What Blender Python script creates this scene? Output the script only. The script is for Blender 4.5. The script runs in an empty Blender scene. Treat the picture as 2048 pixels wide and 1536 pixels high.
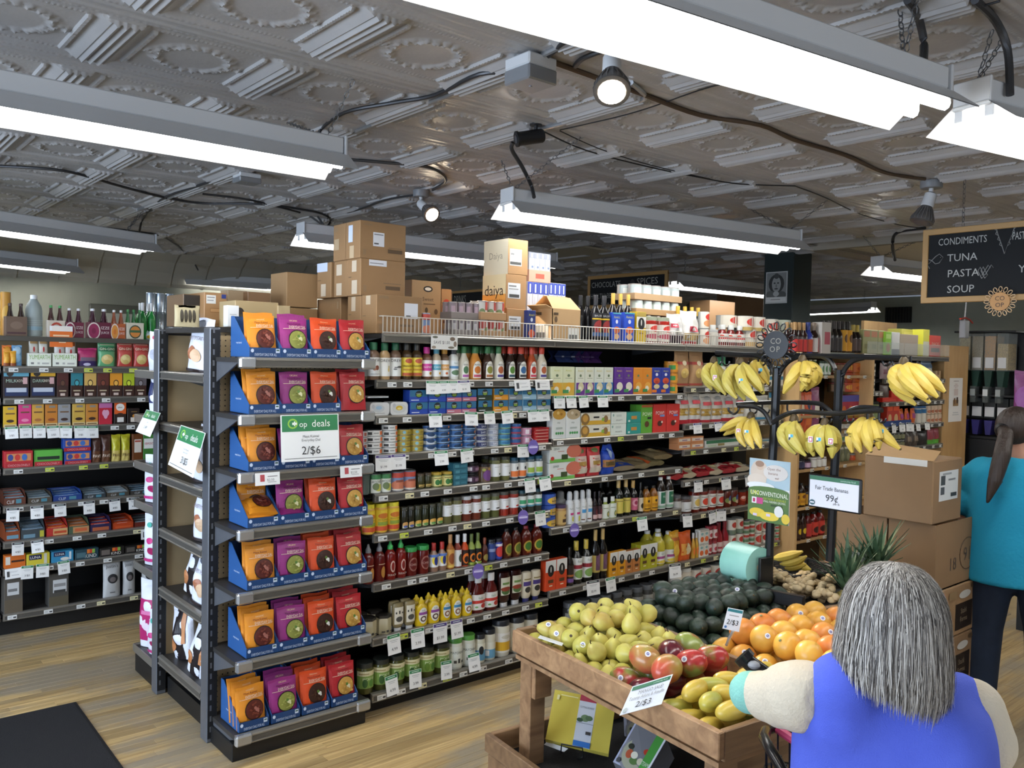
import bpy, bmesh, math, random
from mathutils import Vector, Matrix
C = bpy.context.scene.collection
D = bpy.data
SC = bpy.context.scene
rnd = random.Random(7)
PI = math.pi
# ---------------------------------------------------------------- camera
CAMZ, FPX = 1.82, 1700.0
_y, _p, _r = math.radians(49.7), math.radians(-1.85), math.radians(1.17)
_f = Vector((math.cos(_p)*math.cos(_y), math.cos(_p)*math.sin(_y), math.sin(_p)))
_rt = Vector((math.sin(_y), -math.cos(_y), 0))
_u = _rt.cross(_f)
CR = _rt*math.cos(_r)+_u*math.sin(_r)
CU = -_rt*math.sin(_r)+_u*math.cos(_r)
CF = _f
cd = D.cameras.new('camera'); cam = D.objects.new('camera', cd); C.objects.link(cam)
cd.sensor_width = 36; cd.lens = FPX/2048*36; cd.clip_start = .05; cd.clip_end = 100
cam.matrix_world = Matrix(((CR.x, CU.x, -CF.x, 0), (CR.y, CU.y, -CF.y, 0), (CR.z, CU.z, -CF.z, CAMZ), (0, 0, 0, 1)))
SC.camera = cam
# ---------------------------------------------------------------- world, daylight, exposure
SC.view_settings.view_transform = 'Standard'; SC.view_settings.look = 'None'
SC.view_settings.gamma = 1; SC.view_settings.use_curve_mapping = False
SC.view_settings.exposure = 0.15
TUBE = 27.0          # emission of the fluorescent tubes
DAY = 330.0          # daylight through the shop windows behind the camera's left
w = D.worlds.new('world'); SC.world = w; w.use_nodes = True
w.node_tree.nodes['Background'].inputs[0].default_value = (.62, .72, .9, 1)
w.node_tree.nodes['Background'].inputs[1].default_value = .25
def area(name, loc, rot, sx, sy, power, col):
    l = D.lights.new(name, 'AREA'); l.shape = 'RECTANGLE'; l.size = sx; l.size_y = sy; l.energy = power; l.color = col
    o = D.objects.new(name, l); C.objects.link(o); o.location = loc; o.rotation_euler = rot; return o
area('window_daylight', (-3.2, 3.2, 1.55), (0, math.radians(-90), 0), 2.0, 5.0, DAY, (.66, .8, 1))
area('front_area_lamp', (1.0, -2.9, 1.5), (math.radians(90), 0, 0), 5.0, 2.0, DAY*.22, (.8, .88, 1))  # assumed daylight: lamp inside the solid wall behind the camera, no door there
SC.cycles.use_denoising = True
SC.cycles.max_bounces = 6; SC.cycles.diffuse_bounces = 4; SC.cycles.glossy_bounces = 3; SC.cycles.transmission_bounces = 4
SC.cycles.sample_clamp_indirect = 4
# ---------------------------------------------------------------- pixel -> point on a known plane (2048x1536 frame)
def ray(x, y): return CR*((x-1024)/FPX)-CU*((y-768)/FPX)+CF
def onY(x, y, Y): d = ray(x, y); return Vector((0, 0, CAMZ))+d*(Y/d.y)
def onX(x, y, X): d = ray(x, y); return Vector((0, 0, CAMZ))+d*(X/d.x)
def onZ(x, y, Z): d = ray(x, y); return Vector((0, 0, CAMZ))+d*((Z-CAMZ)/d.z)
def onD(x, y, t): return Vector((0, 0, CAMZ))+ray(x, y)*t      # at depth t along the view axis
# ---------------------------------------------------------------- materials
def lin(h):
    h = h.lstrip('#')
    if len(h) == 3: h = ''.join(c*2 for c in h)
    o = []
    for i in (0, 2, 4):
        c = int(h[i:i+2], 16)/255; o.append(c/12.92 if c <= .04045 else ((c+.055)/1.055)**2.4)
    return (*o, 1)
_M = {}
def mat(col, rough=.5, metal=0, trans=0, bump=0, bscale=60, var=0, vscale=8, ior=1.45, emit=0, spec=.5, alpha=1, stretch=None):
    k = (col, rough, metal, trans, bump, bscale, var, vscale, emit, spec, alpha, stretch)
    if k in _M: return _M[k]
    m = D.materials.new('m'+str(len(_M))); m.use_nodes = True; nt = m.node_tree; b = nt.nodes['Principled BSDF']
    c = lin(col); b.inputs['Base Color'].default_value = c; b.inputs['Roughness'].default_value = rough; b.inputs['Metallic'].default_value = metal
    b.inputs['IOR'].default_value = ior; b.inputs['Specular IOR Level'].default_value = spec; b.inputs['Transmission Weight'].default_value = trans
    b.inputs['Alpha'].default_value = alpha
    if emit: b.inputs['Emission Color'].default_value = c; b.inputs['Emission Strength'].default_value = emit
    if var or bump:
        tc = nt.nodes.new('ShaderNodeTexCoord'); src = tc.outputs['Object']
        if stretch:
            mp = nt.nodes.new('ShaderNodeMapping'); mp.inputs['Scale'].default_value = stretch; nt.links.new(src, mp.inputs[0]); src = mp.outputs[0]
    if var:
        n = nt.nodes.new('ShaderNodeTexNoise'); n.inputs['Scale'].default_value = vscale; n.inputs['Detail'].default_value = 4; nt.links.new(src, n.inputs['Vector'])
        r = nt.nodes.new('ShaderNodeValToRGB'); nt.links.new(n.outputs[0], r.inputs[0])
        r.color_ramp.elements[0].position = .3; r.color_ramp.elements[1].position = .7
        r.color_ramp.elements[0].color = tuple(max(0, x*(1-var)) for x in c[:3])+(1,); r.color_ramp.elements[1].color = tuple(min(1, x*(1+var)) for x in c[:3])+(1,)
        nt.links.new(r.outputs[0], b.inputs['Base Color'])
    if bump:
        n2 = nt.nodes.new('ShaderNodeTexNoise'); n2.inputs['Scale'].default_value = bscale; n2.inputs['Detail'].default_value = 3; nt.links.new(src, n2.inputs['Vector'])
        bp = nt.nodes.new('ShaderNodeBump'); bp.inputs['Strength'].default_value = bump; bp.inputs['Distance'].default_value = .01
        nt.links.new(n2.outputs[0], bp.inputs['Height']); nt.links.new(bp.outputs[0], b.inputs['Normal'])
    _M[k] = m; return m
def P(c): return mat(c, .45)                       # printed card / paper
def G(c): return mat(c, .18)                       # glossy plastic, liquid in glass
def FO(c): return mat(c, .3, bump=.35, bscale=45)  # crinkled film
# ---------------------------------------------------------------- mesh builder
class MB:
    def __init__(s): s.v = []; s.f = []; s.m = []; s.sm = []; s.mats = []
    def mi(s, m):
        if isinstance(m, str): m = P(m)
        if m not in s.mats: s.mats.append(m)
        return s.mats.index(m)
    def add(s, vs, fs, m, smooth=False, M=None):
        b = len(s.v); k = s.mi(m)
        s.v += [tuple(M @ Vector(v)) for v in vs] if M else [tuple(v) for v in vs]
        for f in fs: s.f.append([b+i for i in f]); s.m.append(k); s.sm.append(smooth)
        return s
    def box(s, x0, x1, y0, y1, z0, z1, m, b=0, M=None):
        if b <= 0:
            vs = [(x, y, z) for x in (x0, x1) for y in (y0, y1) for z in (z0, z1)]
            return s.add(vs, [(0, 1, 3, 2), (4, 6, 7, 5), (0, 4, 5, 1), (2, 3, 7, 6), (0, 2, 6, 4), (1, 5, 7, 3)], m, False, M)
        X, Y, Z = (x0, x1), (y0, y1), (z0, z1); vs = []; ix = {}
        b = min(b, (x1-x0)*.45, (y1-y0)*.45, (z1-z0)*.45)
        for i in (0, 1):
            for j in (0, 1):
                for k in (0, 1):
                    q = lambda a, t: a[t]+(b if t == 0 else -b)
                    for ax in range(3):
                        ix[i, j, k, ax] = len(vs)
                        vs.append((X[i] if ax == 0 else q(X, i), Y[j] if ax == 1 else q(Y, j), Z[k] if ax == 2 else q(Z, k)))
        fs = []
        for t in (0, 1):
            fs.append([ix[t, 0, 0, 0], ix[t, 0, 1, 0], ix[t, 1, 1, 0], ix[t, 1, 0, 0]][::1 if t == 0 else -1])
            fs.append([ix[0, t, 0, 1], ix[1, t, 0, 1], ix[1, t, 1, 1], ix[0, t, 1, 1]][::1 if t == 0 else -1])
            fs.append([ix[0, 0, t, 2], ix[0, 1, t, 2], ix[1, 1, t, 2], ix[1, 0, t, 2]][::1 if t == 0 else -1])
        for a in (0, 1):
            for c in (0, 1):
                s1 = 1 if (a+c) % 2 else -1
                fs.append([ix[a, c, 0, 0], ix[a, c, 1, 0], ix[a, c, 1, 1], ix[a, c, 0, 1]][::s1])
                fs.append([ix[a, 0, c, 0], ix[a, 1, c, 0], ix[a, 1, c, 2], ix[a, 0, c, 2]][::-s1])
                fs.append([ix[0, a, c, 1], ix[1, a, c, 1], ix[1, a, c, 2], ix[0, a, c, 2]][::s1])
        for i in (0, 1):
            for j in (0, 1):
                for k in (0, 1):
                    f = [ix[i, j, k, 0], ix[i, j, k, 1], ix[i, j, k, 2]]
                    fs.append(f if (i+j+k) % 2 else f[::-1])
        return s.add(vs, fs, m, False, M)
    def lathe(s, prof, m, n=14, sx=1, sy=1, cap=True, M=None, smooth=True):
        vs = []; fs = []
        for r, z in prof:
            for i in range(n):
                a = 2*PI*i/n-PI/2; vs.append((r*math.cos(a)*sx, r*math.sin(a)*sy, z))
        for j in range(len(prof)-1):
            for i in range(n): fs.append((j*n+i, j*n+(i+1) % n, (j+1)*n+(i+1) % n, (j+1)*n+i))
        if cap: fs.append(tuple(range(n))[::-1]); fs.append(tuple((len(prof)-1)*n+i for i in range(n)))
        return s.add(vs, fs, m, smooth, M)
    def tube(s, pts, r, m, n=6, cap=True, closed=False):
        pts = [Vector(p) for p in pts]; N = len(pts); vs = []; fs = []; up = Vector((0, 0, 1))
        rr = r if isinstance(r, (list, tuple)) else [r]*N
        for i, p in enumerate(pts):
            t = (pts[(i+1) % N]-pts[i-1]) if closed else (pts[min(i+1, N-1)]-pts[max(i-1, 0)])
            if t.length < 1e-9: t = Vector((0, 0, 1))
            t.normalize(); ref = up if abs(t.z) < .95 else Vector((1, 0, 0))
            a = t.cross(ref).normalized(); b = a.cross(t)
            for k in range(n):
                q = 2*PI*k/n; vs.append(p+(a*math.cos(q)+b*math.sin(q))*rr[i])
        for i in range(N if closed else N-1):
            j = (i+1) % N
            for k in range(n): fs.append((i*n+k, j*n+k, j*n+(k+1) % n, i*n+(k+1) % n)[::-1])
        if cap and not closed: fs.append(tuple(range(n))); fs.append(tuple((N-1)*n+k for k in range(n))[::-1])
        return s.add(vs, fs, m, True)
    def prism(s, poly, y0, y1, m, M=None):           # polygon in xz, extruded along y
        n = len(poly); vs = [(x, y0, z) for x, z in poly]+[(x, y1, z) for x, z in poly]
        fs = [tuple(range(n)), tuple(range(n, 2*n))[::-1]]+[(i, n+i, n+(i+1) % n, (i+1) % n) for i in range(n)]
        return s.add(vs, fs, m, False, M)
    def ball(s, c, rx, ry, rz, m, n=12, k=8, fn=None, M=None):
        vs = []; fs = []
        for j in range(k+1):
            t = PI*j/k
            for i in range(n):
                a = 2*PI*i/n; d = Vector((math.sin(t)*math.cos(a), math.sin(t)*math.sin(a), -math.cos(t)))
                q = fn(d) if fn else 1
                vs.append((c[0]+d.x*rx*q, c[1]+d.y*ry*q, c[2]+d.z*rz*q))
        for j in range(k):
            for i in range(n): fs.append((j*n+i, j*n+(i+1) % n, (j+1)*n+(i+1) % n, (j+1)*n+i))
        return s.add(vs, fs, m, True, M)
    def mesh(s, name='mesh'):
        me = D.meshes.new(name); me.from_pydata(s.v, [], s.f)
        for m in s.mats: me.materials.append(m)
        me.polygons.foreach_set('material_index', s.m); me.polygons.foreach_set('use_smooth', s.sm)
        if any(s.sm): me.set_sharp_from_angle(angle=.7)
        me.update(); return me
def link(name, me, parent=None, loc=None, rot=None):
    o = D.objects.new(name, me); C.objects.link(o)
    if parent: o.parent = parent
    if loc is not None: o.location = loc
    if rot is not None: o.rotation_euler = rot
    return o
def tag(o, label, cat=None, group=None, kind=None):
    o['label'] = label
    if cat: o['category'] = cat
    if group: o['group'] = group
    if kind: o['kind'] = kind
    return o
def thing(name, label, cat, loc=(0, 0, 0), rz=0, group=None):
    o = link(name, None, None, loc, (0, 0, rz)); return tag(o, label, cat, group)
def struct(name, mb, label, cat):
    o = link(name, mb.mesh(name)); return tag(o, label, cat, None, 'structure')
# ---------------------------------------------------------------- printed artwork on flat, bulged or round fronts
_T = {}
def text_geo(s):
    if s in _T: return _T[s]
    cu = D.curves.new('t', 'FONT'); cu.body = s; cu.align_x = 'CENTER'; cu.resolution_u = 2; cu.size = 1
    o = D.objects.new('t', cu); me = D.meshes.new_from_object(o)
    vs = [(v.co.x, v.co.y) for v in me.vertices]; fs = [tuple(p.vertices) for p in me.polygons]
    D.objects.remove(o); D.curves.remove(cu); D.meshes.remove(me)
    w_ = (max(v[0] for v in vs)-min(v[0] for v in vs)) if vs else 1
    _T[s] = (vs, fs, w_); return _T[s]
_SC = {}
def art(mb, spec, w, h, fn, nsub=1, eps=.0005, e0=1, bold=0):
    """spec: 'r x0 y0 x1 y1 col;e cx cy rx ry col;t cx cy height col [maxw] text' in 0..1 of the face; fn(u,v,off)->point"""
    if isinstance(spec, str):
        if spec not in _SC: _SC[spec] = [q.split(' ') for q in spec.split(';') if q]
        spec = _SC[spec]
    for li, q in enumerate(spec):
        off = eps*(e0+li*.7)
        if q[0] in 're':
            a, b_, c_, d_ = map(float, q[1:5]); m = q[5]; vs = []; fs = []
            if q[0] == 'r':
                n = max(1, math.ceil((c_-a)*nsub))
                nv = max(1, math.ceil((d_-b_)*(4 if nsub > 8 else 1)))
                for j in range(nv+1):
                    for i in range(n+1): vs.append(fn(a+(c_-a)*i/n, b_+(d_-b_)*j/nv, off))
                fs = [(j*(n+1)+i, j*(n+1)+i+1, (j+1)*(n+1)+i+1, (j+1)*(n+1)+i) for j in range(nv) for i in range(n)]
            else:
                n = max(8, math.ceil(2*c_*nsub))
                for i in range(n+1):
                    t = -math.cos(PI*i/n); k = math.sin(PI*i/n)
                    for kk in ((-1, -.5, 0, .5, 1) if nsub > 8 else (-1, 1)): vs.append(fn(a+c_*t, b_+d_*k*kk, off))
                R_ = 5 if nsub > 8 else 2
                for i in range(n):
                    for r_ in range(R_-1): fs.append((R_*i+r_, R_*i+R_+r_, R_*i+R_+1+r_, R_*i+1+r_))
            mb.add(vs, fs, m)
        else:
            cx, cy, hh = map(float, q[1:4]); m = q[4]; mw = float(q[5]); s = ' '.join(q[6:])
            vs, fs, tw = text_geo(s); sc = hh*h/.72; sx = sc
            if tw*sc > mw*w: sx = mw*w/tw
            mb.add([fn(cx+x*sx/w, cy+(y*sc-hh*h*.5)/h, off) for x, y in vs], fs, m)
def flat(w, h, y=0, z0=0): return lambda u, v, o: ((u-.5)*w, y-o, z0+v*h)
# ================================================================ ROOM SHELL
ZC = 2.95
def wood_mat(c1, c2, rough=.45, scale=(1.2, 22, 22), worn=None):
    m = D.materials.new('wood'); m.use_nodes = True; nt = m.node_tree; b = nt.nodes['Principled BSDF']; L = nt.links.new
    tc = nt.nodes.new('ShaderNodeTexCoord'); mp = nt.nodes.new('ShaderNodeMapping'); mp.inputs['Scale'].default_value = scale
    oi = nt.nodes.new('ShaderNodeObjectInfo'); ad = nt.nodes.new('ShaderNodeVectorMath'); ad.operation = 'ADD'
    sc_ = nt.nodes.new('ShaderNodeMath'); sc_.operation = 'MULTIPLY'; sc_.inputs[1].default_value = 37; L(oi.outputs['Random'], sc_.inputs[0])
    L(tc.outputs['Object'], mp.inputs[0]); L(mp.outputs[0], ad.inputs[0]); L(sc_.outputs[0], ad.inputs[1])
    n = nt.nodes.new('ShaderNodeTexNoise'); n.inputs['Scale'].default_value = 1.6; n.inputs['Detail'].default_value = 6; n.inputs['Distortion'].default_value = .6
    L(ad.outputs[0], n.inputs['Vector'])
    r = nt.nodes.new('ShaderNodeValToRGB'); L(n.outputs[0], r.inputs[0])
    r.color_ramp.elements[0].position = .32; r.color_ramp.elements[1].position = .68
    r.color_ramp.elements[0].color = lin(c1); r.color_ramp.elements[1].color = lin(c2)
    out = r.outputs[0]
    hs = nt.nodes.new('ShaderNodeHueSaturation'); L(out, hs.inputs['Color'])
    mr = nt.nodes.new('ShaderNodeMapRange'); L(oi.outputs['Random'], mr.inputs[0]); mr.inputs[3].default_value = .62; mr.inputs[4].default_value = 1.15
    L(mr.outputs[0], hs.inputs['Value']); out = hs.outputs[0]
    if worn:                                         # foot-worn grey patches with a shape of their own
        ge = nt.nodes.new('ShaderNodeNewGeometry'); m2 = nt.nodes.new('ShaderNodeMapping'); m2.inputs['Scale'].default_value = (.55, 1.5, 1); L(ge.outputs['Position'], m2.inputs[0])
        n2 = nt.nodes.new('ShaderNodeTexNoise'); n2.inputs['Scale'].default_value = 1.5; n2.inputs['Detail'].default_value = 8; n2.inputs['Roughness'].default_value = .65; L(m2.outputs[0], n2.inputs['Vector'])
        r2 = nt.nodes.new('ShaderNodeValToRGB'); L(n2.outputs[0], r2.inputs[0]); r2.color_ramp.elements[0].position = .45; r2.color_ramp.elements[1].position = .56
        mx = nt.nodes.new('ShaderNodeMix'); mx.data_type = 'RGBA'; L(r2.outputs[0], mx.inputs[0]); L(out, mx.inputs[6]); mx.inputs[7].default_value = lin(worn); out = mx.outputs[2]
        sx = nt.nodes.new('ShaderNodeMath'); sx.operation = 'MULTIPLY'; sx.inputs[1].default_value = .8; L(r2.outputs[0], sx.inputs[0]); L(sx.outputs[0], mx.inputs[0])
    L(out, b.inputs['Base Color']); b.inputs['Roughness'].default_value = rough
    bp = nt.nodes.new('ShaderNodeBump'); bp.inputs['Strength'].default_value = .15; bp.inputs['Distance'].default_value = .004; L(n.outputs[0], bp.inputs['Height']); L(bp.outputs[0], b.inputs['Normal'])
    return m
M_BOARD = wood_mat('#9c7f50', '#cdb07a', .42, (1.2, 30, 30), '#8a8171')
M_FLOORB = mat('#3a2f20', .8)
M_RACK = wood_mat('#7a5a3e', '#a3805c', .5, (2, 14, 14))
M_PLY = wood_mat('#bd9560', '#cfa872', .5, (6, 6, 1.2))
fl = struct('floor', MB().box(-3.5, 14.3, -3.3, 10.5, -.1, -.006, mat('#94805c', .5, var=.2, vscale=3)), 'worn narrow-board hardwood floor of the shop', 'floor')
link('dark_subfloor', MB().box(-3, 6.3, 2.28, 6.25, -.0062, -.0052, mat('#4a3c28', .8)).mesh(), fl)
# boards: full objects where the picture shows them, the rest one joined part
def board_mesh(L, W=.057): return MB().box(0, L, .0008, W-.0012, -.006, 0, M_BOARD, .0016).mesh('plank')
BL = {l: board_mesh(l) for l in (.6, .9, 1.3, 1.8)}
npl = 0; far = MB()
def seen(p):
    d = p-Vector((0, 0, CAMZ)); z = d.dot(CF)
    if z < .5: return False
    x = d.dot(CR)/z*FPX+1024; y = 768-d.dot(CU)/z*FPX
    return -60 < x < 2110 and -60 < y < 1600
for j in range(int(2.3/.057), int(6.2/.057)):
    y = j*.057; x = -.6-rnd.random()*1.2
    while x < 6.2:
        l = rnd.choice((.6, .9, 1.3, 1.8)); lim = 3.62 if x < 3.4 else 2.3
        if any(seen(Vector((x+l*t, y, 0))) for t in (0, .5, 1)):
            blocked = (x > 1.5 and y > 3.75) or (x > 3.3)
            if not blocked and npl < 290:
                link('plank', BL[l], fl, (x, y, 0)); npl += 1
            else: far.box(x, x+l-.002, y, y+.056, -.006, 0, M_BOARD)
        x += l
for j in range(int(-.5/.057), int(2.3/.057)):
    x = 3.4+rnd.random()
    while x < 7: far.box(x, x+.898, j*.057, j*.057+.056, -.006, 0, M_BOARD); x += .9
o = link('plank_field', far.mesh(), fl); o['kind'] = 'stuff'
# pressed-tin ceiling panels
M_TIN = mat('#a9a7a6', .33, bump=.12, bscale=30, var=.05, vscale=5)
TX, TY = .627, .67
PX = 7.55
def tin(nu, nv):
    g = random.Random(3); vs = []; fs = []
    bump = lambda a, b: math.sin(13*math.atan2(b/.215, a/.225)+90*math.hypot(a, b))*math.cos(a*140)*.5+math.sin(a*95+math.sin(b*80)*2)*math.sin(b*110+a*9)
    def hgt(u, v):
        au, av = abs(u), abs(v); h = 0
        if av > .40:                                 # plain band with lines, along X
            h = .010+.003*(1 if .44 < av < .47 else 0)+(.0025 if .412 < av < .425 and math.sin(u*190) > -.3 else 0)
        else:
            if av < .36:
                if au > .36:                         # stepped mouldings along Y
                    t = (au-.36)/.14; h = .028*min(1, t*1.9)
                    h += .007*math.cos((au-.5)*2*PI/.045) if au > .43 else 0
                elif .315 < au < .345 and av < .31: h = .011+.002*math.sin(v*230)
                e = math.hypot(u/.225, v/.215)
                if .74 < e < 1.2: h += max(0, (.009+.006*bump(u, v))*(1-abs(e-.95)/(.25 if e > .95 else .21)))
                for sx in (-1, 1):
                    q = math.hypot((u-sx*.275)/.05, v/.07)
                    if q < 1: h += .009*(1-q)*(1+.7*bump(u*1.3, v*1.2))
                if .31 < av < .335 and au < .33: h += .002+.0015*math.sin(u*230)
            else: h = .010*(av-.36)/.04+(.012*(1-(av-.36)/.04) if au > .40 else 0)
        return h
    for j in range(nv+1):
        for i in range(nu+1):
            u, v = i/nu-.5, j/nv-.5; vs.append((u*TX, v*TY, -hgt(u*.9995, v*.9995)))
    for j in range(nv):
        for i in range(nu): a = j*(nu+1)+i; fs.append((a, a+nu+1, a+nu+2, a+1))
    mb = MB(); mb.add(vs, fs, M_TIN, True); me = mb.mesh('ceiling_panel'); return me
ce = struct('ceiling', MB().box(-3.5, 14.3, -3.3, 10.5, ZC+.03, ZC+.1, mat('#d6d0c4', .6, var=.04, vscale=1)), 'painted pressed-tin ceiling with oval wreath panels', 'ceiling')
T1 = tin(104, 96)
cand = []
for i in range(-6, 22):
    for j in range(-8, 12):
        X, Y = 1.2+i*TX, 2.70+j*TY
        vis = any(seen(Vector((X+a*TX*.6, Y+b*TY*.6, ZC))) for a in (-1, 0, 1) for b in (-1, 0, 1))
        if Y < 10.4 and X < 13.2 and X > -3 and not (X > PX-.2 and Y < 4.5): cand.append((0 if vis else 1, math.hypot(X, Y), X, Y))
cand.sort(); T2 = tin(14, 12); far = MB()
for k, (nv, d, X, Y) in enumerate(cand):
    if k < 300 and nv == 0: link('ceiling_panel', T1, ce, (X, Y, ZC))
    else: far.add([(v.co.x+X, v.co.y+Y, v.co.z+ZC) for v in T2.vertices], [tuple(p.vertices) for p in T2.polygons], M_TIN, True)
o = link('ceiling_panel_field', far.mesh(), ce); o['kind'] = 'stuff'
M_OL = mat('#7d7d70', .8, var=.04)
M_GG = mat('#a3aba4', .8, var=.04)
struct('wall_back', MB().box(-3.5, 14.3, 10.4, 10.5, 0, ZC, M_OL), 'olive grey painted wall behind the drinks shelving', 'wall')
struct('wall_right', MB().box(14.2, 14.3, -3.3, 10.4, 0, ZC, M_GG), 'grey green far wall beyond the bulk bins', 'wall')
struct('wall_left', MB().box(-3.5, -3.4, -3.3, 10.4, 0, ZC, mat('#8a8a84', .8)), 'shopfront wall left of the camera', 'wall')
struct('wall_front', MB().box(-3.4, 14.2, -3.3, -3.2, 0, ZC, mat('#8a8a84', .8)), 'wall behind the camera', 'wall')
# cornice: coved plaster with ribs
cm = MB(); M_CO = mat('#9a978c', .6)
pr = [(10.4, 2.56), (10.36, 2.60), (10.30, 2.72), (10.20, 2.84), (10.06, 2.93), (10.06, 2.949), (10.4, 2.949)]
vs = [(x, y, z) for x in (-3.3, 12.9) for y, z in pr]; n = len(pr)
cm.add(vs, [(i, (i+1) % n, n+(i+1) % n, n+i) for i in range(n)], M_CO)
for k in range(40):
    x = -3+k*.4; cm.add([(x+dx, y-.012, z-.008) for dx in (0, .035) for y, z in pr[:6]], [(i, i+1, 6+i+1, 6+i) for i in range(5)], M_CO)
struct('trim_1', cm, 'ribbed cove cornice along the olive wall', 'cornice')
# the pressed tin stops at a moulding on the far right; smooth plaster beyond
PX = 7.55
struct('trim_2', MB().box(PX-.03, PX+.05, -3.2, 4.45, ZC-.05, ZC+.0299, mat('#a39b8e', .6)).box(PX+.05, 14.2, 4.40, 4.48, ZC-.05, ZC+.0299, mat('#a39b8e', .6)), 'painted moulding where the pressed tin meets smooth plaster', 'trim')
# dark column with a pinned portrait print
cx = onY(1585, 600, 4.75).x; cX = onY(1622, 600, 4.75).x; cY = onX(1526, 600, cx).y
M_CB = mat('#1f2b2b', .55)
col = struct('column', MB().box(cx, cX, 4.75, cY, 0, ZC, M_CB, .01).box(cx-.02, cX+.02, 4.73, cY+.02, 0, .15, M_CB), 'near-black square column carrying a portrait print', 'column')
pa = onX(1533, 545, cx); pb = onX(1574, 606, cx); pw, ph = pa.y-pb.y, pa.z-pb.z
mb = MB().box(-pw/2, pw/2, -.004, 0, 0, ph, P('#cfd2d2'))
art(mb, 'r .04 .2 .96 .97 #8d9090;e .5 .62 .36 .3 #3c3e3e;e .5 .6 .21 .25 #a5a8a8;p;e .5 .86 .12 .09 #4a4c4c;e .42 .64 .05 .02 #222;e .58 .64 .05 .02 #222;e .5 .55 .03 .06 #7e8080;e .5 .46 .09 .02 #333;e .25 .28 .22 .12 #6a6d6d;e .75 .26 .22 .12 #5a5d5d;e .5 .3 .14 .08 #c0c3c3;r .04 .05 .96 .2 #e4e6e6;t .5 .12 .05 #444 .6 Portrait'.replace('p;', '').replace(';t .5 .12 .05 #444 .6 Portrait', ';r .25 .11 .7 .13 #777'), pw, ph, flat(pw, ph, -.0045))
tag(link('portrait_print', mb.mesh(), None, (cx-.001, (pa.y+pb.y)/2, pb.z), (0, 0, -PI/2)), 'black and white portrait print pinned to the dark column', 'poster')
# black rubber floor mat
q = [onZ(*p, 0) for p in ((152, 1405), (-170, 1476), (246, 1536))]
u_ = (q[1]-q[0]); v_ = (q[2]-q[0]).normalized(); u_ = u_.normalized()
a, b, c, d = q[0], q[0]+u_*1.6, q[0]+u_*1.6+v_*1.6, q[0]+v_*1.6
mb = MB(); M_MAT = mat('#17171a', .95, bump=.6, bscale=300)
i_ = lambda p, k: Vector((p.x, p.y, k))
mb.add([i_(p, 0) for p in (a, b, c, d)]+[i_(p, .004) for p in (a, b, c, d)]+[i_(p*.98+(a+c)*.01, .009) for p in (a, b, c, d)],
       [(4, 5, 9, 8), (5, 6, 10, 9), (6, 7, 11, 10), (7, 4, 8, 11), (8, 9, 10, 11), (0, 1, 5, 4), (1, 2, 6, 5), (2, 3, 7, 6), (3, 0, 4, 7)], M_MAT)
tag(link('floor_mat', mb.mesh()), 'black rubber-edged entrance mat on the wooden floor', 'mat')
# ================================================================ CEILING FIXTURES
M_WH = mat('#c9cacb', .35); M_HOOD = mat('#eeeeec', .4); M_TUBE = mat('#f8f8f6', .5, emit=TUBE); M_STEEL = mat('#8f9296', .35, metal=.9); M_CAB = mat('#4a4a4c', .4, metal=.7)
M_DK = mat('#17181b', .45)
def chain_mb(mb, a, b, link_l=.034):
    a, b = Vector(a), Vector(b); n = max(2, int((b-a).length/(link_l*.8))); d = (b-a)/n; t = d.normalized()
    s1 = t.cross(Vector((.3, .7, .1))).normalized(); s2 = t.cross(s1)
    for i in range(n):
        c = a+d*(i+.5); s = s1 if i % 2 else s2
        mb.tube([c+t*(link_l*.5*math.cos(q))+s*(.0085*math.sin(q)) for q in [2*PI*k/7 for k in range(7)]], .0022, M_STEEL, 4, closed=True)
def fixture(p0, p1, z, label, chains=(), single=False, group=None):
    """p0,p1: hood ends (x,y); z: hood bottom"""
    p0, p1 = Vector((*p0, z)), Vector((*p1, z)); L = (p1-p0).length; rz = math.atan2(p1.y-p0.y, p1.x-p0.x)
    t = thing('fluorescent_light', label, 'ceiling light', p0, rz)
    hd = MB(); wb, wt, hh = .155, .06, .075
    prof = [(-wb, 0), (-.11, .035), (-wt, hh), (wt, hh), (.11, .035), (wb, 0)]
    for dz in (0, .003):
        hd.add([(x, y, zz+dz) for x in (0, L) for y, zz in prof], [(i, i+1, 7+i, 6+i) if dz else (i, 6+i, 7+i, i+1) for i in range(5)], M_HOOD if dz == 0 else M_WH)
    link('reflector_hood', hd.mesh(), t)
    link('ballast_housing', MB().box(.02, L-.02, -.058, .058, hh+.003, hh+.075, M_WH, .006).mesh(), t)
    for x in (.012, L-.012):
        link('end_plate', MB().box(x-.006, x+.006, -.065, .065, hh-.01, hh+.082, M_WH, .003).mesh(), t)
    for y in ((-.052, .052) if not single else (0,)):
        link('lamp_tube', MB().lathe([(.019, .03), (.019, L-.03)], M_TUBE, 8, M=Matrix.Translation((0, y, .032)) @ Matrix.Rotation(PI/2, 4, 'Y')).mesh(), t)
        for x in (.02, L-.035): link('tube_socket', MB().box(x, x+.014, y-.016, y+.016, .03, .075, M_WH, .003).mesh(), t)
    inv = Matrix.Translation(-p0)
    Rm = Matrix.Rotation(-rz, 3, 'Z')
    if not chains: chains = [(f, Vector((*(p0+(p1-p0)*f).xy, ZC-.004)), None) for f in (.1, .9)]
    for f, pa_, pb_ in chains:                       # anchor on the housing (fraction along), ceiling points
        b0 = Vector((L*f, 0, hh+.075))
        for q in (pa_, pb_):
            if q is None: continue
            mb = MB(); e = Rm @ (Vector(q)-p0); chain_mb(mb, b0, e); link('chain', mb.mesh(), t)
    return t
ZF = 2.60
def F2(a, b): return onZ(*a, ZF), onZ(*b, ZF)
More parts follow.
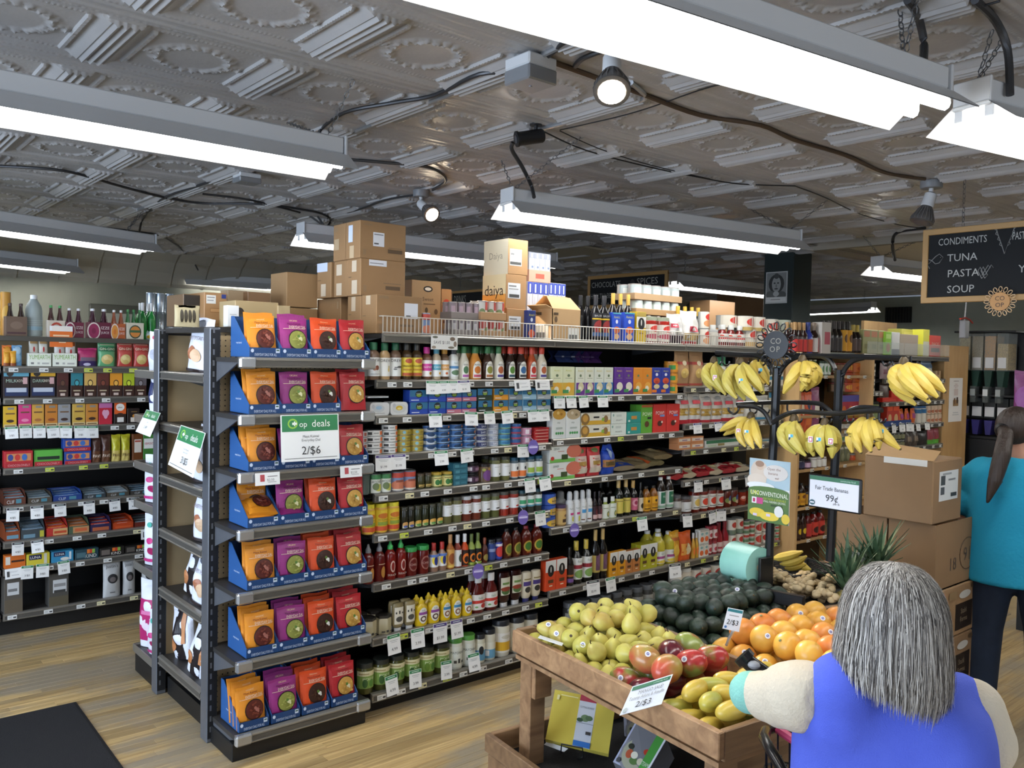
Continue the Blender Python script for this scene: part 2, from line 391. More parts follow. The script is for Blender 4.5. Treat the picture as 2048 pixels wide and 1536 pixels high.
def mk(a, b, label, ch=(), L=None, **k):
    p, q = onZ(*a, ZF), onZ(*b, ZF)
    if L:
        dr = (q-p).normalized() if L > 0 else (p-q).normalized()
        if L > 0: q = p+dr*L
        else: p = q+dr*(-L)
    return fixture(p.xy, q.xy, ZF, label, ch, **k)
cz = lambda x, y: onZ(x, y, ZC-.004)
mk((-620, 130), (683, 350), 'white twin-tube fluorescent light at upper left above the snack aisle', [(.97, cz(575, 245), cz(707, 160))], L=-2.44)
mk((1088, 12), (1868, 240), 'largest nearest fluorescent light, blazing across the top of the view', [(.93, cz(1800, 20), cz(1835, -5))], L=-2.44)
mk((1938, 255), (2300, 345), 'fluorescent light cut off by the right edge with a white end plate', [(.03, cz(1985, 60), cz(2010, 70))], L=1.22)
mk((1010, 432), (1590, 505), 'fluorescent light hanging on V chains above the sauce gondola', [(.02, cz(1003, 322), cz(1168, 270)), (.97, cz(1495, 415), cz(1655, 400))], L=2.44)
mk((-200, 440), (305, 508), 'second fluorescent light back on the far left, over the drinks shelf', [(.9, cz(283, 420), cz(290, 420))], L=-2.44)
mk((-300, 500), (150, 548), 'small distant fluorescent light low on the far left', [(.85, cz(122, 510), None)], L=-2.44)
mk((366, 570), (560, 582), 'distant fluorescent light in front of the olive wall above cartons', [(.15, cz(392, 525), None)], L=2.44)
mk((598, 488), (980, 528), 'fluorescent light partly hidden behind the stacked brown cartons', [(.08, cz(620, 432), cz(635, 432))], L=2.44)
mk((1345, 575), (1560, 597), 'distant fluorescent light left of the dark column', [], L=2.0)
mk((1752, 548), (1990, 575), 'short fluorescent light hanging behind the chalkboard sign', [(.05, cz(1725, 470), cz(1850, 475))], L=1.22)
mk((1560, 632), (1748, 624), 'lowest distant fluorescent light right of the column', [], L=-1.8)
for x_, y_, lb in ((4.4, .2, 'added unseen fluorescent light over the right aisle'), (7.4, .9, 'added unseen fluorescent light over the bulk aisle'), (10.2, 1.6, 'added unseen fluorescent light by the bulk bins'), (11.3, 2.7, 'added unseen fluorescent light before the far wall')):  # unseen fixtures added to brighten the right aisle and far right
    fixture((x_, y_), (x_+2.42, y_-.25), ZF, lb, [(.05, (x_+.1, y_+.15, ZC), (x_+.1, y_-.15, ZC)), (.95, (x_+2.3, y_-.1, ZC), (x_+2.3, y_-.4, ZC))])
# cables and conduit on the ceiling
def cable(name, pts, r, label, m=M_CAB, z=None, cat='cable'):
    P_ = [onZ(p[0], p[1], p[2] if len(p) > 2 else ZC-.02) for p in pts]
    if len(P_) > 2:                                  # smooth
        Q = []
        for i in range(len(P_)-1):
            a, b, c, d = P_[max(i-1, 0)], P_[i], P_[i+1], P_[min(i+2, len(P_)-1)]
            for k in range(5):
                t = k/5; Q.append(.5*((2*b)+(c-a)*t+(2*a-5*b+4*c-d)*t*t+(3*b-a-3*c+d)*t**3))
        Q.append(P_[-1]); P_ = Q
    o = link(name, MB().tube(P_, r, m, 8).mesh()); return tag(o, label, cat)
M_CON = mat('#b9bcc0', .3, metal=.8)
cable('conduit_pipe', [(640, 292), (860, 205), (1035, 135)], .011, 'silver conduit pipe running from upper left light to junction box', M_CON, cat='conduit')
cable('conduit_pipe', [(1085, 110), (1180, 65)], .011, 'short silver conduit stub right of the ceiling junction box', M_CON, cat='conduit')
cable('conduit_pipe', [(1065, 262), (1170, 235), (1268, 205), (1290, 192), (1262, 165)], .011, 'silver conduit curving behind the black security camera', M_CON, cat='conduit')
cable('conduit_pipe', [(245, 432), (400, 372), (480, 350)], .012, 'silver conduit running to the small box on the left ceiling', M_CON, cat='conduit')
cable('armored_cable', [(636, 292, 2.72), (640, 262), (690, 225), (790, 205), (870, 190), (960, 148), (1035, 148)], .009, 'dark armoured cable arching along the conduit to the upper left light')
cable('armored_cable', [(1075, 130), (1110, 100), (1150, 68), (1195, 62)], .010, 'armoured cable looping from the junction box under the big light')
cable('armored_cable', [(1150, 132), (1170, 115), (1240, 90), (1252, 88)], .010, 'bent armoured cable beside the lit ceiling spotlight')
cable('armored_cable', [(1095, 120), (1220, 165), (1290, 190), (1400, 230), (1520, 250), (1590, 280), (1690, 310), (1770, 345), (1850, 358)], .011, 'long brown armoured cable crossing the ceiling to the unlit spotlight', mat('#5a4a3c', .5, metal=.4))
cable('armored_cable', [(0, 332), (130, 342), (240, 372), (330, 395), (410, 407), (520, 408), (610, 420), (650, 430), (660, 445), (640, 468, 2.75)], .009, 'dark cable sweeping across the left ceiling to the hidden light')
cable('armored_cable', [(405, 388), (500, 400), (600, 425)], .008, 'thin grey cable doubled beside the sweeping dark one')
cable('armored_cable', [(278, 474, 2.72), (285, 440), (320, 400), (400, 370), (470, 348)], .009, 'curved feed cable above the second left light')
cable('armored_cable', [(205, 455), (260, 462), (330, 475), (380, 515), (396, 540, 2.75)], .009, 'drooping cable feeding the light by the olive wall')
cable('armored_cable', [(690, 318), (770, 325), (860, 335), (892, 360), (865, 380)], .009, 'grey cable hooking round to the lit spotlight over the cartons')
cable('armored_cable', [(830, 390), (770, 400), (720, 418), (655, 437)], .007, 'thin wavy cable left of the spotlight over the cartons')
cable('armored_cable', [(1026, 285), (1024, 300, 2.9), (1045, 335, 2.84), (1062, 370, 2.78), (1068, 394, 2.7)], .011, 'flexible steel cable dropping to the V-hung light')
cable('armored_cable', [(1815, 0), (1835, 30), (1848, 90, 2.85), (1842, 155, 2.7)], .013, 'thick flexible cable dropping to the largest light')
cable('armored_cable', [(1950, 0), (1990, 40), (2015, 100, 2.85), (2020, 190, 2.7)], .013, 'thick flexible cable dropping to the light at right edge')
cable('armored_cable', [(1790, 520, 2.7), (1785, 490, 2.8), (1795, 465), (1850, 456)], .013, 'hooked cable feeding the light behind the chalkboard')
cable('thin_wire', [(1085, 262), (1170, 300), (1290, 332), (1400, 355), (1480, 368), (1590, 372)], .004, 'thin black camera wire trailing right over the ceiling', M_DK)
cable('thin_wire', [(1120, 262), (1200, 298), (1300, 330), (1420, 358)], .003, 'second thin wire close to the camera wire', M_DK)
cable('thin_wire', [(1120, 260), (1230, 235), (1300, 215), (1400, 180), (1458, 165)], .003, 'thin wire climbing from the camera toward the big light', M_DK)
cable('thin_wire', [(1590, 372), (1650, 395), (1720, 428), (1800, 450), (1850, 457)], .004, 'thin wire running on to the chalkboard corner', M_DK)
cable('thin_wire', [(1695, 85), (1760, 70), (1850, 45), (2000, 2)], .004, 'thin black wire above the end of the biggest light', M_DK)
def jbox(x, y, sx, sy, sz, label, c='#8b8d90'):
    p = onZ(x, y, ZC-.02); mb = MB().box(-sx, sx, -sy, sy, -sz*.45, 0, mat('#c4c5c6', .4), .006).box(-sx*1.02, sx*1.02, -sy*1.02, sy*1.02, -sz, -sz*.45, mat(c, .4, metal=.4), .006)
    o = link('junction_box', mb.mesh(), None, p); tag(o, label, 'junction box'); link('cover_screw', MB().lathe([(.006, -sz-.003), (.006, -sz)], M_STEEL, 8).mesh(), o); return o
jbox(1062, 118, .07, .07, .10, 'square two-tone junction box on the ceiling near the centre')
jbox(494, 348, .07, .06, .06, 'grey junction box at the end of the left conduit')
def spot(x, y, aim, label, lit, s=1.0, energy=60):
    p = onZ(x, y, ZC-.012); t = thing('spotlight', label, 'spotlight', p)
    link('mounting_box', MB().lathe([(.055*s, -.045), (.058*s, -.04), (.058*s, 0)], mat('#77797c', .45), 16).mesh(), t)
    dv = (Vector(aim)-Vector(p)).normalized(); q = Vector((0, 0, -.05)); e = q+Vector((dv.x*.3, dv.y*.3, -.8)).normalized()*.05
    link('swivel_arm', MB().tube([(0, 0, -.04), q, e], .012*s, M_WH, 8).mesh(), t)
    R = dv.to_track_quat('Z', 'Y').to_matrix().to_4x4(); Mx = Matrix.Translation(e) @ R
    link('lamp_holder', MB().lathe([(.02*s, -.03), (.032*s, -.02), (.034*s, .055), (.03*s, .06)], M_WH, 14, M=Mx).mesh(), t)
    b = MB().lathe([(.03*s, .06), (.035*s, .085), (.052*s, .12), (.062*s, .145), (.062*s, .16), (.05*s, .162)], mat('#6d6a68', .4, metal=.5), 24, M=Mx)
    for k in range(20):
        Rk = Mx @ Matrix.Rotation(2*PI*k/20, 4, 'Z'); b.prism([(.034*s, .085), (.036*s, .07), (.064*s, .14), (.063*s, .155)], -.0025, .0025, mat('#7d7a78', .4, metal=.5), Rk)
    lb = link('lamp_body', b.mesh(), t)
    if lit:
        link('lens', MB().lathe([(.047*s, .160), (.047*s, .1635), (.03*s, .166)], mat('#ffe9c8', .5, emit=30), 18, M=Mx).mesh(), lb)
        l = D.lights.new('spot', 'SPOT'); l.energy = energy; l.color = (1, .83, .6); l.spot_size = math.radians(34); l.spot_blend = .5; l.shadow_soft_size = .04
        lo = D.objects.new('spot_lamp', l); C.objects.link(lo); lo.parent = t; lo.matrix_local = Matrix.Translation(e+dv*.18) @ (-dv).to_track_quat('Z', 'Y').to_matrix().to_4x4()
    else: link('lens', MB().lathe([(.047*s, .160), (.047*s, .1635)], mat('#55565a', .2), 18, M=Mx).mesh(), lb)
    return t
spot(1225, 70, (1.3, 1.2, 1.3), 'lit round spotlight on the ceiling right of the centre junction box', True, 1.0, 40)
spot(842, 381, onY(985, 520, 4.0), 'lit spotlight aimed at the tall carton stack', True, .95, 520)
spot(1863, 362, (4.9, 2.6, 1.5), 'unlit grey spotlight hanging left of the chalkboard sign', False, 1.1)
# security camera
p = onZ(1072, 248, ZC-.01); t = thing('security_camera', 'black security camera under the ceiling conduit', 'camera', p)
link('mount_plate', MB().lathe([(.03, -.008), (.03, 0)], M_DK, 12).mesh(), t); link('swivel_stem', MB().tube([(0, 0, -.005), (0, 0, -.045)], .009, M_DK, 8).mesh(), t)
dv = Vector((-.75, .35, -.18)).normalized(); Mx = Matrix.Translation((0, 0, -.06)) @ dv.to_track_quat('Z', 'Y').to_matrix().to_4x4()
hb = link('camera_body', MB().lathe([(.028, -.04), (.034, -.03), (.034, .085), (.038, .09), (.038, .10), (.03, .10)], M_DK, 16, M=Mx).mesh(), t)
link('lens', MB().lathe([(.02, .098), (.02, .102)], mat('#3a3d44', .1), 14, M=Mx).mesh(), hb)
# white access hatch on the far ceiling
vs = [onZ(*p, ZC-.026) for p in ((1065, 512), (1142, 490), (1250, 508), (1150, 524))]
tag(link('access_panel', MB().add(vs+[v+Vector((0, 0, .02)) for v in vs], [(0, 1, 2, 3), (4, 7, 6, 5), (0, 4, 5, 1), (1, 5, 6, 2), (2, 6, 7, 3), (3, 7, 4, 0)], mat('#bdb39c', .35)).mesh()), 'pale square access panel on the far ceiling', 'panel')
# ================================================================ SHELVING
M_SH = mat('#3a3837', .45, metal=.3); M_RAIL = mat('#8c8880', .3, metal=.55); M_RAILD = mat('#55524d', .4, metal=.2); M_UP = mat('#63666c', .38, metal=.35, var=.06, vscale=12)
M_SLOT = mat('#101114', .6); M_BLK = mat('#111112', .5); M_PEG = mat('#b29c78', .6, var=.05, vscale=6); M_SIL = mat('#b9bbbd', .25, metal=.75)
_pl = {}
def price_label(c='#e9e9e4'):
    if c not in _pl:
        mb = MB().box(-.026, .026, -.0015, 0, -.0125, .0125, P(c))
        art(mb, 'r .08 .62 .5 .72 #777;r .08 .42 .42 .5 #999;r .6 .25 .92 .62 #444;r .08 .2 .5 .3 #aaa', .052, .025, flat(.052, .025, -.0015, -.0125)); _pl[c] = mb.mesh()
    return _pl[c]
def shelf(root, x0, x1, yf, yb, z, n_lab=0, th=.025, caps=False, wood=False, seed=0, lime=0):
    mb = MB()
    if wood:
        mb.box(x0, x1, yf, yb, z-.022, z, M_PLY, .002)
    else:
        mb.box(x0, x1, yf+.02, yb, z-th, z, M_SH)
        mb.add([(x, y, zz) for x in (x0, x1) for y, zz in ((yf+.022, z+.004), (yf+.004, z), (yf, z-.004), (yf, z-.010), (yf+.004, z-.012), (yf+.004, z-.034), (yf-.001, z-.037), (yf+.001, z-.042), (yf+.022, z-.042))],
               [(i, 9+i, 10+i, 1+i) for i in range(8)]+[tuple(range(9))[::-1], tuple(range(9, 18))], M_RAIL)
        mb.box(x0+.01, x1-.01, yf+.002, yf+.004, z-.033, z-.013, M_RAILD)
        for x in (x0+.004, x1-.010): mb.prism([(0, 0), (.006, 0), (.006, .001), (0, .001)], 0, 0, M_SH) if 0 else mb.add([(x, yf+.03, z-th), (x, yb, z-th), (x, yb, z-.13), (x+.006, yf+.03, z-th), (x+.006, yb, z-th), (x+.006, yb, z-.13)], [(0, 1, 2), (3, 5, 4), (0, 2, 5, 3), (0, 3, 4, 1)], M_UP)
    o = link('shelf', mb.mesh(), root)
    if caps:
        for s, x in ((1, x0), (-1, x1)):
            cb = MB(); xs = sorted((x-s*.003, x+s*.075)); cb.box(xs[0], xs[1], yf-.006, yf+.024, z-.046, z+.004, M_SIL, .008); link('corner_cap', cb.mesh(), o)
    g = random.Random(seed); step = (x1-x0)/max(1, n_lab)
    for i in range(n_lab):
        x = x0+step*(i+.5)+g.uniform(-.25, .25)*step
        if wood: link('price_label', price_label('#dcd8cc'), o, (x, yf-.001, z-.012))
        else: link('price_label', price_label('#c9d84a' if g.random() < lime else ('#e8e0b0' if g.random() < .12 else '#e6e6e2')), o, (x, yf+.0015, z-.0235), (math.radians(-4), 0, 0))
    return o
def upright(root, x0, x1, y0, y1, h, slot_face=-1):
    mb = MB().box(x0, x1, y0, y1, 0, h, M_UP, .004); n = int(h/.05)
    y = y0-.001 if slot_face < 0 else y1+.001
    mb.box(x0+.004, x1-.004, min(y, y+.001*-slot_face), max(y, y-.001*slot_face)+.0005, .02, h-.01, M_SLOT)
    for k in range(n): mb.box(x0+.014, x0+.022, y-.0012, y+.0012, .05+k*.05, .075+k*.05, M_UP)
    return link('upright', mb.mesh(), root)
SZ = [1.92, 1.69, 1.511, 1.318, 1.12, .918, .67, .395, .112]       # sauce bay
QZ = [1.92, 1.593, 1.337, 1.092, .81, .434, .12]                    # pasta bay
TZ = [1.92, 1.638, 1.383, 1.206, .992, .755, .435, .12]             # noodle bay
YF = 3.64; BX = (2.205, 3.41, 4.635, 5.86)
g1 = thing('gondola_shelving', 'long dark metal grocery gondola of sauces, pasta and oils', 'shelving', (0, 0, 0))
link('back_panel', MB().box(BX[0], BX[3], 4.18, 4.22, .1, 1.90, M_BLK).mesh(), g1)
link('kick_plate', MB().box(BX[0], BX[3], 3.70, 4.18, 0, .085, M_BLK).mesh(), g1)
link('kick_plate', MB().box(BX[0], BX[3], 4.22, 4.62, 0, 1.88, M_BLK).mesh(), g1)
for x in BX: link('upright', MB().box(x-.018, x+.018, 4.12, 4.19, 0, 1.9, M_SLOT).mesh(), g1)
link('end_panel', MB().box(BX[0]-.012, BX[0]-.002, 3.92, 4.62, 0, 1.9, M_BLK).mesh(), g1)
for k in range(3):
    shelf(g1, BX[k]+(.035 if k == 0 else .002), BX[k+1]-.004, YF-(.01 if k == 0 else 0), 4.64, 1.92, 0, th=.02, seed=k)
    zs = (SZ, QZ, TZ)[k]
    for i, z in enumerate(zs[1:]): shelf(g1, BX[k]+.004, BX[k+1]-.006, YF if i < len(zs)-2 else YF-.005, 4.16, z, 9 if k == 0 else 7, seed=k*20+i, lime=.1)
# wire fences on the top deck
M_WIRE = mat('#d6d2c8', .35, metal=.3)
def fence(root, x0, x1, y, z, h, n):
    mb = MB()
    for i in range(n+1):
        x = x0+(x1-x0)*i/n; mb.box(x-.0016, x+.0016, y-.0016, y+.0016, z, z+h, M_WIRE)
    for zz in (z+.004, z+h): mb.tube([(x0, y, zz), (x1, y, zz)], .003, M_WIRE, 6)
    for x in (x0, x1): mb.tube([(x, y, z+h), (x, y+.25, z+h)], .003, M_WIRE, 6)
    return link('wire_fence', mb.mesh(), root)
for k in range(3): fence(g1, BX[k]+(.05 if k == 0 else .006), BX[k+1]-.01, YF+.025, 1.925, .085 if k < 2 else .07, 48)
# end units round the gondola's near end
DZ = [1.79, 1.538, 1.283, 1.031, .752, .4475, .12]
g2 = thing('gondola_end_unit', 'two-foot dark shelving unit holding the blue trays of pouches', 'shelving', (0, 0, 0))
upright(g2, 1.455, 1.505, 3.85, 3.93, 1.925); upright(g2, 2.155, 2.195, 3.85, 3.93, 1.9)
pg = MB().box(1.505, 2.155, 3.895, 3.915, .1, 1.925, M_PEG)
link('pegboard_panel', pg.mesh(), g2); hb = MB()
for i in range(24):
    for j in range(70):
        x, z = 1.52+i*.0254, .14+j*.0254
        if x < 1.60 or j % 1 == 0 and x < 2.15 and any(0 < (z_-.04)-z < .10 for z_ in DZ): hb.lathe([(.0035, 0), (.0035, .001)], M_SLOT, 6, M=Matrix.Translation((x, 3.8945, z)) @ Matrix.Rotation(PI/2, 4, 'X'))
ho = link('peg_hole', hb.mesh(), g2); ho['kind'] = 'stuff'
link('top_cap', MB().box(1.505, 2.16, 3.885, 3.925, 1.905, 1.93, M_SH).mesh(), g2)
link('kick_plate', MB().box(1.475, 2.15, 3.60, 3.89, 0, .08, M_BLK, .003).mesh(), g2)
for i, z in enumerate(DZ): shelf(g2, 1.482, 2.158, 3.57, 3.893, z, 0, caps=True, th=.02)
g3 = thing('gondola_end_unit', 'dark shelving unit seen edge-on beyond the chip shelves', 'shelving', (0, 0, 0))
upright(g3, 1.455, 1.505, 4.56, 4.64, 1.925)
link('back_panel', MB().box(1.505, 2.2, 4.585, 4.60, .1, 1.915, M_PEG).mesh(), g3); link('top_cap', MB().box(1.505, 2.2, 4.58, 4.62, 1.895, 1.925, M_SH).mesh(), g3)
link('kick_plate', MB().box(1.475, 2.2, 4.62, 4.99, 0, .10, M_BLK, .003).mesh(), g3)
BZ = [onX(300, y, 1.47).z for y in (731, 795, 861, 925, 1045, 1172)]
BZ = [1.70, 1.45, 1.19, .97, .62, .145]
for z in BZ:
    mb = MB().box(1.475, 2.2, 4.62, 5.0, z-.025, z, M_SH).box(1.470, 1.478, 4.62, 5.0, z-.04, z+.004, M_RAIL, .002).box(1.47, 2.2, 4.99, 5.02, z-.04, z+.004, M_RAIL, .004); mb.prism([(1.472, z-.025), (1.478, z-.025)], 0, 0, M_SH) if 0 else None
    link('shelf', mb.mesh(), g3)
# chip end-cap between the two units, its shelves face the camera's left
CZs = [onX(343, y, 1.47).z for y in (743.5, 848.5, 956.5, 1067, 1189, 1331)]
g4 = thing('end_cap_shelving', 'narrow end-cap shelves of chip bags between two uprights', 'shelving', (1.46, 3.94, 0), -PI/2)
# local x runs toward -Y: from world Y 4.55 (x=-.61) to 3.94 (x=0)
link('back_panel', MB().box(-.615, -.005, .38, .40, .1, 1.88, M_PEG).mesh(), g4); link('kick_plate', MB().box(-.61, -.01, .05, .38, 0, .09, M_BLK).mesh(), g4)
link('top_deck', MB().box(-.64, .0, .03, .74, 1.905, 1.93, M_SH).mesh(), g4)
for z in CZs: shelf(g4, -.615, -.008, .0, .38, z, 0, th=.02)
# snack gondola on the left, at right angles to the view
LZ = [1.885, 1.697, 1.498, 1.312, 1.058, .82, .595, .423, .14]; YL = 6.05
g5 = thing('gondola_shelving', 'dark snack and chocolate shelving along the left aisle', 'shelving', (0, 0, 0))
link('back_panel', MB().box(-.25, 2.25, 6.52, 6.56, .1, 1.86, M_BLK).box(-.25, 2.25, 6.40, 6.52, 1.70, 1.86, mat('#8d7a5c', .6)).mesh(), g5)
link('kick_plate', MB().box(-.25, 2.25, 6.10, 6.52, 0, .10, M_BLK).mesh(), g5)
link('top_deck', MB().box(-.25, 2.25, 6.04, 7.0, 1.855, 1.885, mat('#4b473f', .5)).mesh(), g5)
for x in (1.005, 2.2): link('upright', MB().box(x-.018, x+.018, 6.46, 6.53, 0, 1.86, M_SLOT).mesh(), g5)
for i, z in enumerate(LZ[1:]): shelf(g5, 1.0, 2.22, YL, 6.5, z, 7 if i else 9, seed=60+i, lime=.25 if i in (0, 3) else 0); shelf(g5, -.22, .985, YL, 6.5, z, 0)
# plywood unit and the metal bays beyond it
Y5 = 3.54; Y6 = 3.64
WX = (5.90, 7.05)
WZ = [onY(x, y, Y5).z for x, y in ((1645, 751), (1603, 832), (1607, 868), (1591, 942), (1589, 1018.5), (1589, 1085))]
g6 = thing('wooden_shelving', 'plywood shelf unit of syrups and juices behind the banana stand', 'shelving', (0, 0, 0))
link('side_panel', MB().box(WX[0]-.01, WX[0]+.02, Y5, 4.0, 0, 1.9, M_PLY, .002).mesh(), g6); link('side_panel', MB().box(WX[1]-.02, WX[1]+.01, Y5, 4.0, 0, 1.86, M_PLY, .002).mesh(), g6)
link('top_board', MB().box(WX[0]-.01, WX[1]+.01, Y5, 4.0, 1.865, 1.89, M_PLY, .002).mesh(), g6); link('back_panel', MB().box(WX[0], WX[1], 3.98, 4.0, 0, 1.87, mat('#4a3a26', .7)).mesh(), g6)
for i, z in enumerate(WZ): shelf(g6, WX[0]+.02, WX[1]-.02, Y5+.005, 3.98, z, 4 if i not in (1,) else 1, wood=True, seed=90+i)
MX = (7.07, 7.44, 8.72)
NZ = [1.905]+[onY(x, y, Y6).z for x, y in ((1710, 784), (1682, 843.5), (1681, 886), (1690, 930), (1690, 975))]
OZ = [1.90]+[onY(x, y, Y6).z for x, y in ((1766, 758), (1765, 804.5), (1780, 853), (1825, 893.6), (1800, 940))]
g7 = thing('gondola_shelving', 'far metal gondola bay of spices and packets beside the tan end board', 'shelving', (0, 0, 0))
link('back_panel', MB().box(MX[0], MX[2], 4.08, 4.12, 0, 1.88, M_BLK).mesh(), g7)
link('end_board', MB().box(MX[2], MX[2]+.57, 3.66, 4.6, 0, 2.02, M_PLY, .004).mesh(), g7)
link('backing_board', MB().box(onY(1728, 660, 4.15).x, MX[2], 4.15, 4.18, 1.9, onY(1800, 647, 4.15).z, M_PLY).mesh(), g7)
for i, z in enumerate(NZ): shelf(g7, MX[0], MX[1]+.3 if i == 0 else MX[1], Y6, 4.08, z, 5 if i else 0, seed=110+i)
for i, z in enumerate(OZ): shelf(g7, MX[1]+.008, MX[2]-.01, Y6-(.03 if i == 0 else 0), 4.08, z, 8 if i else 0, seed=130+i)
for zz, a, b in ((1.905, MX[0], MX[1]+.3), (1.905, MX[1]+.32, MX[2]-.02)):
    link('clear_guard', MB().box(a, b, Y6-.028, Y6-.024, zz+.005, zz+.11, mat('#dfe6e4', .1, alpha=.25)).mesh(), g7)
# flyer on the end board
fx0, fx1 = onY(1899, 756, 3.66), onY(1925, 757, 3.66); fb = onY(1912, 843, 3.66); fw, fh = fx1.x-fx0.x, fx0.z-fb.z
mb = MB().box(-fw/2, fw/2, -.002, 0, 0, fh, P('#efece8'))
art(mb, 'r .3 .92 .7 .935 #a99;t .5 .86 .03 #b08a86 .7 PLEASE;t .5 .82 .03 #b08a86 .7 BRING BAGS;t .5 .78 .03 #b08a86 .6 ASK US;r .35 .6 .65 .75 #d9c8c2;r .3 .36 .7 .50 #9a7a50;r .36 .4 .46 .54 #6a4a2a;r .55 .42 .66 .56 #4a3020;r .25 .15 .75 .17 #ccc;r .3 .2 .7 .22 #ccc', fw, fh, flat(fw, fh, -.002))
tag(link('flyer', mb.mesh(), None, ((fx0.x+fx1.x)/2, 3.6585, fb.z)), 'tall white paper flyer taped to the tan end board', 'flyer')
# ================================================================ PRODUCT BUILDERS: each returns fn(w,h) -> [(part, mesh), ...], the first is the thing's own body
PROF = {
 'dress': ([(.9, 0), (1, .03), (1, .46), (.92, .56), (.52, .72), (.43, .78), (.43, .85)], [(.5, .79), (.5, .985), (.46, 1)], (.06, .47)),
 'round': ([(.92, 0), (1, .03), (1, .66), (.88, .73), (.52, .79), (.5, .83)], [(.62, .80), (.62, .98), (.58, 1)], (.10, .60)),
 'wine': ([(.95, 0), (1, .02), (1, .54), (.9, .63), (.45, .74), (.34, .79), (.34, .97)], [(.38, .78), (.38, .99), (.35, 1)], (.10, .46)),
 'sauce': ([(.95, 0), (1, .03), (1, .52), (.85, .62), (.5, .71), (.42, .77)], [(.48, .75), (.48, .98), (.42, 1)], (.08, .50)),
 'squeeze': ([(.9, 0), (1, .04), (1, .18), (.88, .34), (1, .55), (.92, .68), (.5, .76), (.45, .79)], [(.5, .78), (.5, .86), (.26, .91), (.16, .99), (.12, 1)], (.14, .56)),
 'srir': ([(.95, 0), (1, .02), (1, .60), (.85, .70), (.44, .79)], [(.48, .78), (.48, .86), (.3, .9), (.15, 1)], (.1, .55)),
 'beer': ([(.95, 0), (1, .03), (1, .52), (.82, .62), (.44, .80), (.38, .93)], [(.44, .92), (.44, .99), (.4, 1)], (.1, .45)),
 'jug': ([(.92, 0), (1, .03), (1, .62), (.9, .73), (.52, .86), (.36, .92)], [(.4, .9), (.4, .99), (.36, 1)], (.1, .5)),
 'spray': ([(.92, 0), (1, .02), (1, .62), (.88, .70), (.6, .74)], [(.62, .74), (.62, .92), (.5, .98), (.3, 1)], (.04, .6)),
 'jar': ([(.93, 0), (1, .03), (1, .78), (.93, .83), (.9, .85)], [(.95, .845), (.95, .985), (.9, 1)], (.16, .70)),
 'tall': ([(.93, 0), (1, .02), (1, .84), (.93, .87)], [(.96, .865), (.96, .99), (.92, 1)], (.06, .82)),
 'can': ([(.96, 0), (1, .012), (1, .03), (.97, .045), (.97, .955), (1, .97), (1, .985), (.95, 1), (.93, .985)], None, (.05, .95)),
 'updown': ([(.6, .13), (.82, .16), (.96, .26), (1, .6), (1, .88), (.88, .98), (.6, 1)], [(.58, 0), (.62, .01), (.62, .13)], (.28, .86)),
}
_B = {}
def cyl(kind, body, cap='#222222', lab=None, spec=None, zz=None, sy=1, A=2.9, n=14, capm=None, bm=None):
    def fn(w, h):
        k = (kind, body, cap, lab, spec, zz, sy, round(w, 3), round(h, 3))
        if k in _B: return _B[k]
        pr, cp, lz = PROF[kind]; lz = zz or lz; R = w/2
        out = [('body', MB().lathe([(r*R, z*h) for r, z in pr], bm or (G(body) if isinstance(body, str) else body), n, 1, sy).mesh())]
        if cp: out.append(('cap' if kind not in ('jar', 'tall') else 'lid', MB().lathe([(r*R, z*h) for r, z in cp], capm or mat(cap, .35), n, 1, sy).mesh()))
        if lab or spec:
            mb = MB(); r0 = R*1.006
            f = lambda u, v, o: ((r0+o)*math.cos((u-.5)*A-PI/2), (r0+o)*sy*math.sin((u-.5)*A-PI/2), (lz[0]+v*(lz[1]-lz[0]))*h)
            art(mb, ('r 0 0 1 1 %s;' % lab if lab else '')+(spec or ''), R*A, (lz[1]-lz[0])*h, f, nsub=12, eps=.0007)
            out.append(('label', mb.mesh()))
        _B[k] = out; return out
    fn.depth = lambda w: w*sy; return fn
def carton(col, spec='', dk=.45, d=None, b=.0015, rough=None):
    def fn(w, h):
        k = ('box', col, spec, dk, d, round(w, 3), round(h, 3))
        if k in _B: return _B[k]
        dd = d or w*dk
        out = [('body', MB().box(-w/2, w/2, -dd/2, dd/2, 0, h, P(col), b).mesh())]
        if spec:
            mb = MB(); art(mb, spec, w*.985, h*.985, flat(w*.985, h*.985, -dd/2-.0002, h*.0075)); out.append(('printed_front', mb.mesh()))
        _B[k] = out; return out
    fn.depth = lambda w: d or w*dk; return fn
def tin(col, spec, d=None):                           # upright rounded flat tin
    def fn(w, h):
        k = ('tin', col, spec, round(w, 3), round(h, 3))
        if k in _B: return _B[k]
        r = h*.28; poly = []; dd = d or .025
        for cx_, cz_, a0 in ((w/2-r, h-r, 0), (-w/2+r, h-r, 1), (-w/2+r, r, 2), (w/2-r, r, 3)):
            for q in range(5): a = (a0+q/4)*PI/2; poly.append((cx_+r*math.cos(a), cz_+r*math.sin(a)))
        out = [('body', MB().prism(poly[::-1], -dd/2, dd/2, mat(col, .3)).mesh())]; mb = MB(); art(mb, spec, w, h, flat(w, h, -dd/2-.0002)); out.append(('printed_front', mb.mesh()))
        _B[k] = out; return out
    fn.depth = lambda w: d or .025; return fn
